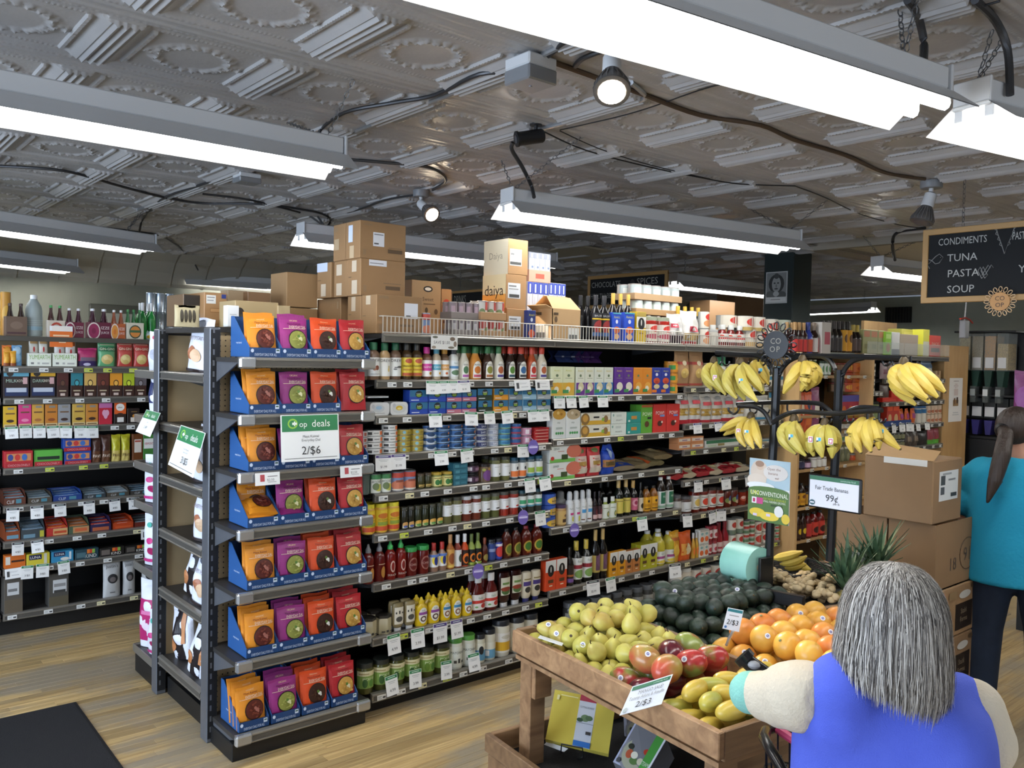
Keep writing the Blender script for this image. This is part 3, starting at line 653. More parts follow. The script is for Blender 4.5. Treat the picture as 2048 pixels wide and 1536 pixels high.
def pillow(col, spec='', D_=.05, top=.08, seal=True, wav=.0, film=True, m=None, neck=1.0, seed=0, back=None):
    """stand-up pouch or bag: bulged front and back, crimped top"""
    def fn(w, h):
        k = ('pil', col, spec, D_, top, wav, neck, seed, round(w, 3), round(h, 3))
        if k in _B: return _B[k]
        g = random.Random(seed); ph = [g.uniform(0, 6) for _ in range(4)]; dm = D_/2
        wid = lambda v: 1-(1-neck)*max(0, (v-.62)/.38)-.03*math.sin(v*PI)
        def dep(u, v):
            t = max(0, 1-abs(2*u-1)**2.4)**.55
            vv = (max(0, 1-((v-.36)/.64)**2) if v > .36 else .55+.45*v/.36)
            if v > 1-top: return .0012
            return .0012+dm*t*vv*(1+wav*math.sin(u*9+ph[0]+v*5)*math.sin(v*11+ph[1]))
        f = lambda u, v, o: ((u-.5)*w*wid(v), -dep(u, v)-o, v*h*(1+(.012*math.sin(u*7+ph[2]) if v > .9 else 0)))
        nu, nv = 14, 16; V = [j/nv for j in range(nv)]+[1-top*.98, 1]; V = sorted(V); vs = []; fs = []
        for s in (1, -1):
            for v in V:
                for i in range(nu+1): x, y, z = f(i/nu, v, 0); vs.append((x, y*s, z))
        N = len(V)*(nu+1)
        for j in range(len(V)-1):
            for i in range(nu):
                a = j*(nu+1)+i; fs.append((a, a+1, a+nu+2, a+nu+1)); fs.append((N+a, N+a+nu+1, N+a+nu+2, N+a+1))
        for j in range(len(V)-1):
            a = j*(nu+1); fs.append((a, a+nu+1, N+a+nu+1, N+a)); a += nu; fs.append((a, N+a, N+a+nu+1, a+nu+1))
        a = (len(V)-1)*(nu+1)
        for i in range(nu): fs.append((i, N+i, N+i+1, i+1)); fs.append((a+i, a+i+1, N+a+i+1, N+a+i))
        out = [('body', MB().add(vs, fs, m or (FO(col) if film else mat(col, .7)), True).mesh())]
        if spec: mb = MB(); art(mb, spec, w, h, f, nsub=14, eps=.0012 if wav < .1 else .0022, e0=1.2); out.append(('printed_front', mb.mesh()))
        _B[k] = out; return out
    fn.depth = lambda w: D_; return fn
def bartray(col, spec, inner, d=.16, lip=.45, n=6, front=None):
    """open counter tray lying on the shelf: low printed front, higher sides and wrapped bars inside"""
    def fn(w, h):
        k = ('tray', col, spec, inner, d, lip, round(w, 3), round(h, 3))
        if k in _B: return _B[k]
        t = .002; b = MB().box(-w/2, w/2, -d/2, -d/2+t, 0, h*lip, P(col)).box(-w/2, w/2, d/2-t, d/2, 0, h, P(col)).box(-w/2, w/2, -d/2, d/2, 0, t, P(col))
        for x in (-w/2, w/2-t): b.add([(x+a, y, z) for a in (0, t) for y, z in ((-d/2, 0), (d/2, 0), (d/2, h), (-d/2+d*.3, h), (-d/2, h*lip))], [(0, 4, 3, 2, 1), (5, 6, 7, 8, 9)]+[(i, (i+1) % 5, 5+(i+1) % 5, 5+i) for i in range(5)], P(col))
        out = [('body', b.mesh())]
        mb = MB(); art(mb, spec, w*.98, h*lip*.98, flat(w*.98, h*lip*.98, -d/2-.0003)); out.append(('printed_front', mb.mesh()))
        g = random.Random(len(spec)); cs = inner.split(',')
        for i in range(n):
            y = -d/2+d*(i+.6)/n; c = cs[i % len(cs)]
            mi = MB().box(-w/2+.006, w/2-.006, -d/n*.42, d/n*.42, .004, h*(.62+.3*i/n), FO(c), .004)
            mi.box(-w*.3, w*.2, -d/n*.42-.0005, -d/n*.41, h*.35, h*.55, FO('#d8dde2'))
            if i % 2: mi.box(-w*.35, w*.3, -d/n*.3, d/n*.3, h*(.62+.3*i/n), h*(.62+.3*i/n)+.0006, FO('#a9bccb'))
            out.append(('wrapped_bar', mi.mesh(), (0, y, 0), (g.uniform(-.05, .05), 0, g.uniform(-.03, .03))))
        _B[k] = out; return out
    fn.depth = lambda w: d; return fn
def put(parts, name, label, cat, loc, rz=0, group=None, parent=None, rot=None):
    o = link(name, parts[0][1], parent, loc, rot or (0, 0, rz))
    if label: tag(o, label, cat, group)
    for p in parts[1:]: link(p[0], p[1], o, p[2] if len(p) > 2 else None, p[3] if len(p) > 3 else None)
    return o
def proj(p):
    d = p-Vector((0, 0, CAMZ)); z = d.dot(CF); return d.dot(CR)/z*FPX+1024, 768-d.dot(CU)/z*FPX
ORD = ['second', 'third', 'fourth', 'fifth', 'sixth', 'seventh', 'eighth']
def ordw(i, n):
    if n == 1: return ''
    if n == 2: return ('left ', 'right ')[i]
    if n == 3: return ('left ', 'middle ', 'right ')[i]
    if i == 0: return 'leftmost '
    if i == n-1: return 'rightmost '
    return ORD[i-1]+'-from-left '
def tierw(i, n):
    if n == 1: return ''
    if n == 2: return ('bottom ', 'top ')[i]
    if n == 3: return ('bottom ', 'middle ', 'top ')[i]
    return 'bottom ' if i == 0 else 'top ' if i == n-1 else ORD[i-1]+'-up '
NPUT = [0]
def row(T, z, Y, phrase, items, inset=.012):
    """items: (x0, x1, ytop, facings, builder, description, name, category[, options]) in the coordinates of crop T=(ox,oy,scale)"""
    ox, oy, sc = T
    for it in items:
        x0, x1, yt, n, fn, desc, name, cat = it[:8]; op = it[8] if len(it) > 8 else {}
        zb = op.get('z', z); xa, xb, yy = ox+x0*sc, ox+x1*sc, oy+yt*sc
        Yf = Y+inset+op.get('dy', 0)
        pA = onY(xa, yy, Yf); yb = proj(Vector((pA.x, Yf, zb)))[1]; ym = (yy+yb)/2
        X0 = onY(xa, ym, Yf).x; X1 = onY(xb, ym, Yf).x; w = (X1-X0)/n
        st = op.get('stack', 1); ht = onY((xa+xb)/2, yy, Yf).z-zb
        if fn.depth(1) == 1 and 'flat' not in op: ht = onY((xa+xb)/2, yy, Yf+w*.35).z-zb
        h = ht/st; ww = w*op.get('fit', .965); d = fn.depth(ww)
        parts = fn(ww, h*(.985 if st > 1 else 1)); g = op.get('group') or ((desc+' '+phrase) if n*st > 1 or op.get('back') else None)
        for i in range(n):
            x = X0+w*(i+.5)
            for s in range(st):
                j = rnd.uniform(-1, 1)
                if st > 1: lb = f"{tierw(s, st)}{desc} {'in '+ordw(i, n)+'stack ' if n > 1 else ''}{phrase}"
                else: lb = f"{ordw(i, n)}{desc} {phrase}"
                put(parts, name, lb, cat, (x+j*.001, Yf+d/2+abs(j)*.003, zb+s*h), rz=j*op.get('rz', .03)+op.get('turn', 0), group=g); NPUT[0] += 1
            for b in range(op.get('back', 0)):
                lb = f"{ordw(i, n)}{desc} {'behind the front one' if b == 0 else 'two rows behind'} {phrase}"
                put(parts, name, lb, cat, (x+rnd.uniform(-.003, .003), Yf+d/2+(b+1)*d*1.06, zb), rz=rnd.uniform(-.05, .05), group=g); NPUT[0] += 1
def slab(name, label, cat, px, dep, th, spec, bg, back=None, grp=None, rough=.45):
    """thin or thick panel through four seen corners (TL,TR,BR,BL) lying at the given depths"""
    c = [onD(x, y, t) for (x, y), t in zip(px, dep)]; o0 = (c[0]+c[1]+c[2]+c[3])/4; nrm = (c[1]-c[0]).cross(c[3]-c[0]).normalized()
    if nrm.dot(o0-Vector((0, 0, CAMZ))) < 0: nrm = -nrm
    q = [p-o0 for p in c]; mb = MB(); m = mat(bg, rough)
    mb.add(q+[p+nrm*th for p in q], [(0, 3, 2, 1), (4, 5, 6, 7), (0, 1, 5, 4), (1, 2, 6, 5), (2, 3, 7, 6), (3, 0, 4, 7)], m)
    o = link(name, mb.mesh(), None, o0); tag(o, label, cat, grp)
    if spec:
        w = ((c[1]-c[0]).length+(c[2]-c[3]).length)/2; h = ((c[3]-c[0]).length+(c[2]-c[1]).length)/2
        f = lambda u, v, e: (q[3]*(1-u)+q[2]*u)*(1-v)+(q[0]*(1-u)+q[1]*u)*v-nrm*e
        mb = MB(); art(mb, spec, w, h, f); link('printed_front', mb.mesh(), o)
    return o
def hangtag(T, Y, phrase, tags, c='g'):
    """small price cards clipped under a shelf rail: (x0, x1, ytop, ybottom, colour, text)"""
    ox, oy, sc = T; cnt = {}
    tot = {}
    for t in tags: tot[t[4]] = tot.get(t[4], 0)+1
    cn = {'g': ('green', '#2f7a4c'), 'p': ('purple', '#4b3a78'), 'k': ('black', '#2a2632'), 'w': ('plain white', '#e8e8e6'), 'b': ('purple', '#3c2d6e')}
    for x0, x1, y0, y1, cc, tx in tags:
        nm, hx = cn[cc]; i = cnt.get(cc, 0); cnt[cc] = i+1
        pa = onY(ox+x0*sc, oy+y0*sc, Y-.008); pb = onY(ox+x1*sc, oy+y1*sc, Y-.008); w, h = (pb.x-pa.x), pa.z-pb.z
        k = ('tag', cc, tx, round(w, 3), round(h, 3))
        if k not in _B:
            mb = MB().box(-w/2, w/2, -.0008, 0, -h, 0, P('#eeeeec'))
            sp = ('r .03 .82 .97 .98 %s;r .2 .88 .8 .92 #cfe0d4;' % hx if cc != 'w' else '')+'r .2 .68 .8 .71 #b5b5b5;r .28 .6 .72 .63 #c5c5c5;'+('t .5 .27 .15 #555 .8 %s' % tx if cc != 'w' else 'r .12 .2 .28 .75 #444;r .4 .3 .85 .35 #aaa')
            art(mb, sp, w, h, flat(w, h, -.0009, -h)); _B[k] = mb.mesh()
        o = link('price_tag', _B[k], None, ((pa.x+pb.x)/2, Y-.008, pa.z), (math.radians(-8+rnd.uniform(-3, 3)), rnd.uniform(-.06, .06), rnd.uniform(-.1, .1)))
        tag(o, f"{ordw(i, tot[cc])}{nm}{'-topped' if cc != 'w' else ''} price card hanging {phrase}", 'price tag', 'price cards hanging '+phrase)
def wobbler(T, x, y, Y, label):
    p = onY(T[0]+x*T[2], T[1]+y*T[2], Y-.03); mb = MB().lathe([(.034, -.0006), (.034, .0006)], mat('#6f5fa6', .4), 20, 1, 1.25, M=Matrix.Rotation(PI/2, 4, 'X')); art(mb, 'r .1 .42 .9 .58 #cfc6ea;r .2 .62 .8 .66 #a99dd6', .068, .068, lambda u, v, o: ((u-.5)*.068, -.0007-o, (v-.5)*.068))
    o = link('shelf_wobbler', mb.mesh(), None, p, (0, 0, -.2)); tag(o, label, 'shelf sign'); link('clip_arm', MB().tube([(0, .001, .02), (0, .012, .045), (0, .03, .05)], .0015, mat('#cfcfd4', .2), 5).mesh(), o)
A1, A2, A3 = (720, 660, .19043), (720, 880, .19043), (720, 1090, .21488)
B1, B2 = (1080, 690, .15625), (1080, 880, .20178)
C1, C2 = (1340, 690, .16927), (1340, 900, .19526)
L1, L2 = (0, 560, .2214), (0, 880, .24083)
TD0, TD1, TD2, TD3 = (540, 420, .22461), (900, 440, .19531), (1250, 520, .19531), (1600, 420, .22134)
# ================================================================ SAUCE BAY (first section of the long gondola)
ph = 'on top sauce shelf'
drew = lambda ar: cyl('round', '#6b5444', '#1f5a3c', '#e3e4e0', 't .5 .85 .16 #2a2a2a .8 DREW\'S;'+ar)
ann = lambda liq, cap, pic, band: cyl('dress', liq, cap, None, f'e .5 .5 .24 .5 #f0ede2;r .26 0 .74 .4 #f0ede2;t .5 .8 .13 #333 .35 Annie\'s;e .5 .48 .17 .22 {pic};r .3 .06 .7 .2 {band}', (.05, .56), .7)
gc, rc = '#2f6a3c', '#c2402c'
bn = 'dressing_bottle'; ct = 'bottle'
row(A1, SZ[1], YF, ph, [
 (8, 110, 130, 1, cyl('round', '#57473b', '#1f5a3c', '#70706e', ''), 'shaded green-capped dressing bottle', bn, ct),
 (112, 235, 130, 1, drew('e .55 .45 .13 .13 #7a4632;e .4 .4 .1 .1 #9a6a50;r .2 .1 .8 .13 #888'), 'white-label green-cap mushroom dressing bottle', bn, ct),
 (236, 345, 138, 1, cyl('round', '#a98a62', '#1f5a3c', '#e6e5df', 't .5 .85 .16 #2a2a2a .8 DREW\'S;e .6 .35 .07 .12 #d8c27a;e .6 .5 .04 .08 #b9a35a'), 'white-label green-cap pear dressing bottle', bn, ct),
 (346, 461, 136, 1, drew('r .3 .45 .75 .5 #4a4a4a;e .6 .5 .15 .06 #5a5a5a;e .35 .38 .1 .04 #666'), 'white-label green-cap dark-leaf dressing bottle', bn, ct),
 (465, 680, 135, 2, cyl('round', '#46331f', '#26241f', '#d9c23a', 'r .1 .8 .9 .97 #e2cf4e;e .5 .82 .25 .13 #b6543c;t .5 .55 .12 #5a3a1a .8 VINAIGRETTE;r .15 .3 .85 .4 #b98a2a;r .1 .02 .9 .18 #a8502c'), 'black-capped yellow-label vinaigrette bottle', bn, ct, {'back': 1}),
 (684, 782, 180, 1, cyl('round', '#6a4634', '#c2308a', '#eeeae6', 'r 0 .35 1 .78 #cf3f97;t .5 .58 .12 #f6e6f0 .7 RASPBERRY;e .6 .2 .1 .1 #c98a2a'), 'magenta-capped dressing bottle', bn, ct),
 (786, 872, 182, 1, cyl('round', '#b7a58a', '#4f8fa0', '#eeeeea', 'r 0 .4 1 .75 #56a3b8;t .5 .58 .12 #e6f2f4 .7 CAESAR;e .6 .2 .1 .08 #d8a03a'), 'teal-capped dressing bottle', bn, ct),
 (874, 962, 184, 1, cyl('round', '#5d4530', '#b9862f', '#ecebe6', 'r .1 .4 .9 .75 #d8a05a;t .5 .58 .12 #f6eedd .7 GINGER;e .5 .2 .1 .08 #c96a3a'), 'gold-capped dressing bottle', bn, ct),
 (964, 1058, 188, 1, cyl('round', '#e4e2d8', '#25262a', '#e8ebe8', 't .5 .85 .12 #8a9a92 .7 field;r .05 .5 .95 .66 #4f86b8;e .5 .25 .3 .16 #5c7a5a'), 'white dressing bottle with black ribbed cap', bn, ct),
 (1062, 1172, 170, 1, ann('#d9d3c0', gc, '#4f7a56', '#b05aa8'), 'green-capped cream dressing bottle with green figure', bn, ct, {'back': 1}),
 (1176, 1306, 172, 1, ann('#cf8a3c', gc, '#c8742c', '#c8506a'), 'green-capped orange mango dressing bottle', bn, ct, {'back': 1}),
 (1310, 1426, 174, 1, ann('#3a2418', gc, '#8a8a3c', '#a5683a'), 'green-capped dark balsamic dressing bottle', bn, ct, {'back': 1}),
 (1428, 1537, 175, 1, ann('#d3ceb8', gc, '#b5623c', '#4b3f8a'), 'green-capped cream dressing bottle with red-haired picture', bn, ct, {'back': 1}),
 (1552, 1658, 178, 1, ann('#2e1c14', rc, '#5c8a3a', '#2a4a5a'), 'red-capped dark dressing bottle with green picture', bn, ct, {'back': 1}),
 (1664, 1780, 180, 1, ann('#33201a', rc, '#3c6a9a', '#3a3a3c'), 'red-capped dark dressing bottle with blue picture', bn, ct, {'back': 1}),
 (1784, 1881, 182, 1, ann('#b5502a', rc, '#c23a2a', '#c8405a'), 'red-capped tomato dressing bottle', bn, ct, {'back': 1}),
 (1883, 1987, 184, 1, ann('#d8cdb5', rc, '#b5623c', '#4b3f8a'), 'red-capped cream dressing bottle with red-haired picture', bn, ct, {'back': 1}),
])
ph = 'on second sauce shelf'; bl = '#274f9c'
wp = lambda base, band: carton(base, f'r 0 .45 1 1 #2f6a8f;e .5 .66 .2 .3 #16242a;e .5 .56 .15 .12 #7c9a3a;t .5 .7 .1 #e8e8e2 .4 PLANET;r 0 0 1 .34 {band};r .06 .14 .5 .2 #e4e8ee', .6)
sb = 'sardine_carton'
row(A1, SZ[2], YF, ph, [
 (100, 312, 762, 1, tin('#d7d8d6', 'e .45 .55 .3 .3 #c3c9cc;e .45 .6 .16 .14 #9dbdd4;r .25 .16 .75 .2 #999;e .16 .7 .08 .16 #bcbfc2', .1), 'white upright sardine tin with blue picture', 'sardine_tin', 'tin'),
 (82, 295, 712, 1, carton('#cfd1d2', 'r .1 .2 .6 .5 #a9b8c4;r .75 .3 .92 .6 #b0b4b8', .5), 'flat white tin lying atop the white sardine tin', 'sardine_tin', 'tin', {'z': SZ[2]+.098}),
 (316, 506, 756, 1, tin('#d9dad8', 'e .5 .5 .4 .36 #c9cccb;e .5 .55 .2 .18 #d3b23a;e .5 .5 .12 .08 #e8d88a;e .2 .75 .09 .16 #b9bcbf', .08), 'white upright sardine tin with yellow picture', 'sardine_tin', 'tin'),
 (525, 905, 628, 2, wp('#2444a0', '#2444a0'), 'royal-blue sardine carton', sb, 'carton', {'stack': 2}),
 (908, 1226, 626, 2, wp('#27409a', '#b9707f'), 'blue sardine carton with pink stripe', sb, 'carton', {'stack': 2}),
 (1238, 1392, 614, 1, wp('#23352a', '#2c3a2a'), 'dark green sardine carton', sb, 'carton', {'stack': 2}),
 (1404, 1558, 612, 1, wp('#c98a2a', '#d8942e'), 'sardine carton with orange band', sb, 'carton', {'stack': 2}),
 (1560, 1708, 612, 1, wp('#7f8688', '#8d9496'), 'sardine carton with dark grey band', sb, 'carton', {'stack': 2}),
 (1710, 1856, 610, 1, wp('#8ab0c4', '#9cc0d2'), 'sardine carton with pale blue band', sb, 'carton', {'stack': 2}),
 (1858, 2006, 610, 1, wp('#9aa2a4', '#b0b6b6'), 'sardine carton with light grey band', sb, 'carton', {'stack': 2}),
])
ph = 'on third sauce shelf'; tc = 'tuna_can'
cn_ = lambda lab, sp, mt='#b5b7b8': cyl('can', mat(mt, .3, metal=.8), None, lab, sp)
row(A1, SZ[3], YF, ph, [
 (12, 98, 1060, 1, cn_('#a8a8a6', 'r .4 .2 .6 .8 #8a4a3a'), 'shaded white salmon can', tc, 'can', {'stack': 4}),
 (100, 270, 1045, 1, cn_('#dedfdc', 'r .1 .2 .3 .7 #3a3a3a;r .62 .15 .8 .85 #d8703a;r .36 .4 .56 .6 #9a9a96'), 'white salmon can in shorter stack', tc, 'can', {'stack': 4}),
 (272, 426, 990, 1, cn_('#dedfdc', 'r .1 .2 .3 .7 #3a3a3a;r .62 .15 .8 .85 #d8703a;r .36 .4 .56 .6 #9a9a96'), 'white salmon can in taller stack', tc, 'can', {'stack': 5}),
 (428, 696, 1035, 2, cn_('#a5923a', 'e .35 .5 .08 .3 #7fb0bf;r .5 .3 .9 .6 #8a7528'), 'gold tuna can', tc, 'can', {'stack': 4}),
 (704, 832, 1000, 1, cn_('#c5cdd6', 'r 0 .55 1 1 #2f5a96;e .4 .6 .2 .35 #1c3a5c;r .6 .1 .9 .4 #8aa'), 'blue and silver tuna can', tc, 'can', {'stack': 4}),
 (834, 1242, 985, 3, cn_('#2f5f9a', 'e .5 .45 .24 .4 #173556;r .62 .5 .95 .85 #c87a4a;r .1 .1 .9 .25 #8fb0cf'), 'blue tuna can with dark emblem', tc, 'can', {'stack': 4}),
 (1244, 1362, 975, 1, cn_('#c8cad0', 'r .1 .1 .9 .9 #26305a;t .5 .5 .4 #dfe2ea .7 SAFE'), 'navy-label tuna can', tc, 'can', {'stack': 4}),
 (1364, 1487, 975, 1, cn_('#d4d6da', 'r .1 .15 .9 .85 #8d93a2;t .5 .5 .4 #f0f0f4 .7 SAFE'), 'pale grey-label tuna can', tc, 'can', {'stack': 4}),
 (1489, 1612, 975, 1, cn_('#4f93b8', 'e .5 .55 .3 .3 #2f6a94;r .1 .05 .9 .2 #8ab06a'), 'sky-blue tuna can', tc, 'can', {'stack': 4}),
 (1614, 1718, 978, 1, cn_('#34558c', 'r .05 .1 .95 .4 #a83a4a;r .1 .6 .9 .9 #2f5a96'), 'red and blue tuna can', tc, 'can', {'stack': 4}),
 (1720, 1832, 1018, 1, cn_('#c98da6', 'r .3 .2 .5 .8 #e8d8dc;e .7 .5 .1 .3 #7a4a6a'), 'pink fish can', tc, 'can', {'stack': 2}),
 (1834, 1988, 1025, 1, carton('#b0282a', 'r .05 .1 .95 .3 #d8b0a0;r .2 .5 .8 .8 #8a1c20', .6), 'flat red anchovy box', 'anchovy_box', 'box', {'stack': 5}),
])
ph = 'on fourth sauce shelf'; jn = 'glass_jar'
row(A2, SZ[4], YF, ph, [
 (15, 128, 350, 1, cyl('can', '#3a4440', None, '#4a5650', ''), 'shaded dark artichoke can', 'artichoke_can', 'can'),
 (130, 352, 345, 2, cyl('can', mat('#9a9c9c', .3, metal=.8), None, '#dfe2d8', 'r 0 .75 1 1 #3f7a4a;e .6 .28 .3 .2 #c9c85a;e .4 .35 .2 .2 #6a7a52;t .5 .62 .14 #333 .7 ARTICHOKE;r 0 0 .1 1 #2a4a3c'), 'green and white artichoke can', 'artichoke_can', 'can'),
 (356, 615, 315, 2, cyl('can', mat('#a5a7a7', .3, metal=.8), None, '#6f83a8', 'r .08 .7 .92 .97 #b8473a;e .5 .3 .44 .28 #c8785a;r .3 .46 .7 .58 #8a4a3a;r .1 .02 .9 .1 #d8cfc0'), 'tall pink salmon can', 'salmon_can', 'can'),
 (618, 776, 345, 2, cyl('jar', '#3a3a22', '#4a4032', None, 'r .2 .1 .8 .5 #b59a52;r .3 .2 .7 .3 #4a3a22', (.1, .5)), 'small dark jar with tan label', jn, 'jar'),
 (778, 996, 332, 2, cyl('jar', '#6a7038', '#b89a3a', '#d8cf8a', 'e .4 .4 .14 .3 #2f6a34;e .62 .42 .12 .28 #2f6a34;r .2 .78 .8 .88 #8a7a3a', (.1, .74)), 'gold-lidded jar with green leaf label', jn, 'jar'),
 (985, 1136, 240, 1, carton('#2f6676', 'r .1 .2 .4 .7 #4f8a98;r .5 .3 .9 .6 #3c7686', .6), 'teal fish tin', 'fish_tin', 'tin', {'stack': 4}),
 (1138, 1282, 230, 1, cyl('jar', '#1c1a1e', '#17171a', '#40283c', 'r .02 .2 .35 .8 #c9c2c8;r .5 .2 .8 .7 #8a6a80', (.15, .7)), 'black-lidded dark tapenade jar', jn, 'jar', {'stack': 2}),
 (1288, 1408, 245, 1, cyl('jar', '#6a5540', '#2a2422', None, 'e .55 .45 .3 .4 #6a3f7a;e .3 .85 .1 .1 #9a9a4a;e .6 .9 .1 .1 #9a7a3a', (.05, .8)), 'mixed olive jar with purple label', jn, 'jar'),
 (1404, 1602, 172, 2, cyl('tall', '#5f6038', '#3a3a30', '#e2e3e2', 'r .3 .75 .8 .78 #999;e .7 .2 .12 .08 #4a5540', (.2, .72)), 'tall white-label olive jar', jn, 'jar', {'back': 1}),
 (1602, 1770, 178, 2, cyl('tall', '#4a5a62', '#22506a', '#dfe0dc', 'r .1 .05 .9 .45 #d8743a;e .6 .65 .1 .12 #2a2a2e', (.1, .75)), 'teal-lidded orange-label olive jar', jn, 'jar'),
 (1772, 1945, 164, 2, cyl('tall', '#4a5a62', '#22506a', '#dfe3df', 'r .2 .25 .8 .6 #9ab84a;r 0 0 1 .18 #5a94a8', (.1, .75)), 'teal-lidded lime-label olive jar', jn, 'jar'),
])
ph = 'on fifth sauce shelf'
row(A2, SZ[5], YF, ph, [
 (58, 440, 660, 3, cyl('tall', '#c79a4a', '#d3c83a', '#dcb92e', 'r .1 .5 .9 .95 #e2c63c;e .5 .72 .3 .12 #c8742c;t .5 .55 .07 #6a4a1a .8 SEASONING;r .05 .05 .95 .25 #c2502c;r .2 .3 .8 .45 #8a9a3a', (.05, .8)), 'yellow-capped shaker jar of seasoning', 'shaker_jar', 'jar', {'back': 1}),
 (448, 590, 698, 2, cyl('tall', '#24241c', '#3a382e', None, 'r .2 .05 .8 .3 #d3cfae;e .5 .32 .3 .14 #c99a5a;e .5 .16 .22 .08 #4a5a9a', (.05, .7)), 'slim dark olive jar with blue label', jn, 'jar'),
 (592, 888, 672, 4, cyl('tall', '#2c3020', '#3a3a2a', None, 'r .15 .05 .85 .3 #cfc88e;e .5 .33 .34 .14 #d0a04a;e .5 .16 .24 .09 #5a8a4a', (.05, .7)), 'slim dark olive jar with yellow label', jn, 'jar'),
 (886, 1096, 598, 2, cyl('tall', '#62603a', '#3c3c34', '#e2e3e3', 'r .3 .8 .7 .83 #999;e .65 .2 .09 .07 #7a8a3a', (.3, .72)), 'white-label green olive jar', jn, 'jar'),
 (1096, 1298, 580, 2, cyl('tall', '#6a2f22', '#b9bcbe', '#e2e3e3', 'r .3 .8 .7 .83 #999;e .6 .2 .12 .1 #7a2a22', (.3, .72)), 'silver-lidded white-label pepper jar', jn, 'jar'),
 (1298, 1492, 556, 2, cyl('tall', '#585c34', '#55564c', '#e4e5e5', 'r .3 .8 .7 .83 #999;e .55 .22 .16 .06 #2a2a26', (.3, .72)), 'white-label caper jar', jn, 'jar'),
 (1492, 1692, 530, 2, cyl('tall', '#8a2c20', '#4a4a46', '#e4e4e4', 'r .3 .8 .7 .83 #999;e .6 .22 .14 .08 #b8322a', (.3, .72)), 'white-label red pepper jar', jn, 'jar'),
 (1690, 1932, 514, 3, cyl('tall', '#3a3a34', '#1f4a5c', '#d8dcd8', 'r .15 .3 .85 .65 #3f9a6a;r 0 0 1 .15 #5a94a8', (.28, .75)), 'teal-lidded green-label jar', jn, 'jar'),
])
ph = 'on sixth sauce shelf'; sn = 'sauce_bottle'
row(A3, SZ[6], YF, ph, [
 (54, 258, -14, 2, cyl('srir', '#5a1512', '#77787c', None, 'e .6 .35 .16 .3 #b5803a;r .3 .75 .7 .79 #c9a98a', (.08, .58)), 'grey-nozzled dark chili sauce bottle', sn, ct),
 (260, 455, -48, 2, cyl('srir', '#6e1410', '#2f9a4a', None, 'e .5 .55 .16 .28 #c9a8a0;e .5 .55 .1 .2 #7a1a16;t .5 .15 .1 #d8c0b8 .6 SRIRACHA', (.06, .6)), 'green-nozzled red sriracha bottle', sn, ct),
 (450, 670, 5, 2, cyl('jar', '#5c120e', '#2f8f45', None, 'e .5 .5 .26 .36 #8a5a52;e .5 .5 .2 .28 #5c120e;t .5 .5 .12 #c9a8a0 .4 CHILI', (.08, .75)), 'green-lidded red chili paste jar', jn, 'jar'),
 (672, 826, -25, 2, cyl('sauce', '#8a6a58', '#a82a24', '#e6e6e4', 'e .5 .55 .3 .4 #e0c83a;e .5 .5 .14 .36 #20307a;r 0 .8 1 1 #5a7ac0', (.18, .62)), 'red-capped hot sauce bottle with blue and yellow label', sn, ct),
 (828, 895, -100, 1, cyl('sauce', '#9a5a28', '#b98a5a', '#c9964a', 'e .5 .5 .3 .3 #8a4a24;r .1 .02 .9 .14 #e0c060', (.05, .58)), 'amber hot sauce bottle with tan cap', sn, ct),
 (896, 966, -98, 1, cyl('sauce', '#7a2c1a', '#c5c6c8', '#dcdcda', 'e .6 .5 .2 .25 #3a4a3a;r .7 0 1 1 #b8322a', (.05, .55)), 'white-capped hot sauce bottle with white label', sn, ct),
 (967, 1030, -106, 1, cyl('sauce', '#c2481c', '#e0e0e0', '#2a1a16', 'e .5 .45 .34 .34 #d8702a;e .5 .4 .2 .2 #2a1a16', (.05, .52)), 'white-capped orange hot sauce bottle', sn, ct),
 (1030, 1150, -110, 2, cyl('sauce', '#8a9a4a', '#5a6a34', '#1c1c1a', 'e .5 .45 .3 .3 #d8782a;e .5 .45 .18 .18 #1c1c1a;r 0 0 1 .12 #9ab04a', (.05, .52)), 'green hot sauce bottle with black label', sn, ct),
 (1152, 1205, -70, 1, cyl('sauce', '#4a1f14', '#7a3a24', None, 'e .5 .3 .3 .3 #8a7a3a', (.1, .55)), 'small brown sauce bottle', sn, ct),
 (1213, 1278, -58, 1, cyl('tall', '#26304a', '#1c1c20', '#2c3f7a', 'r .1 .5 .9 .7 #8a94b8', (.1, .8)), 'narrow navy-label jar', jn, 'jar'),
 (1278, 1342, -66, 1, cyl('tall', '#2a2a6a', '#1c1c20', '#2c3fa0', 'e .5 .45 .4 .35 #c23a3a;r .1 .8 .9 .95 #e0e0e8', (.1, .8)), 'narrow blue and red label jar', jn, 'jar'),
 (1345, 1523, -150, 2, cyl('jug', '#4a1a10', '#1c1614', None, 'e .55 .5 .3 .36 #a08a3a;e .55 .5 .22 .26 #5a6a2a;t .55 .12 .08 #c9a45a .5 SAUCE', (.06, .6), .8), 'black-capped barbecue sauce bottle', sn, ct),
 (1524, 1722, -178, 2, cyl('jug', '#54180e', '#8a2a34', None, 'e .5 .5 .3 .36 #b0903a;e .5 .5 .22 .26 #3a6a2a;t .5 .12 .08 #d8742c .5 SAUCE', (.06, .6), .8), 'red-capped barbecue sauce bottle', sn, ct),
])
ph = 'on seventh sauce shelf'
mus = lambda a, b: cyl('squeeze', '#d9b61e', '#dcbb22', None, f'e .5 .5 .26 .5 #e9e6da;t .5 .82 .1 #3a7a9a .3 field;r .26 .55 .74 .72 {a};e .5 .3 .16 .18 {b};e .5 .3 .09 .1 #e9e6da', (.1, .66), .62)
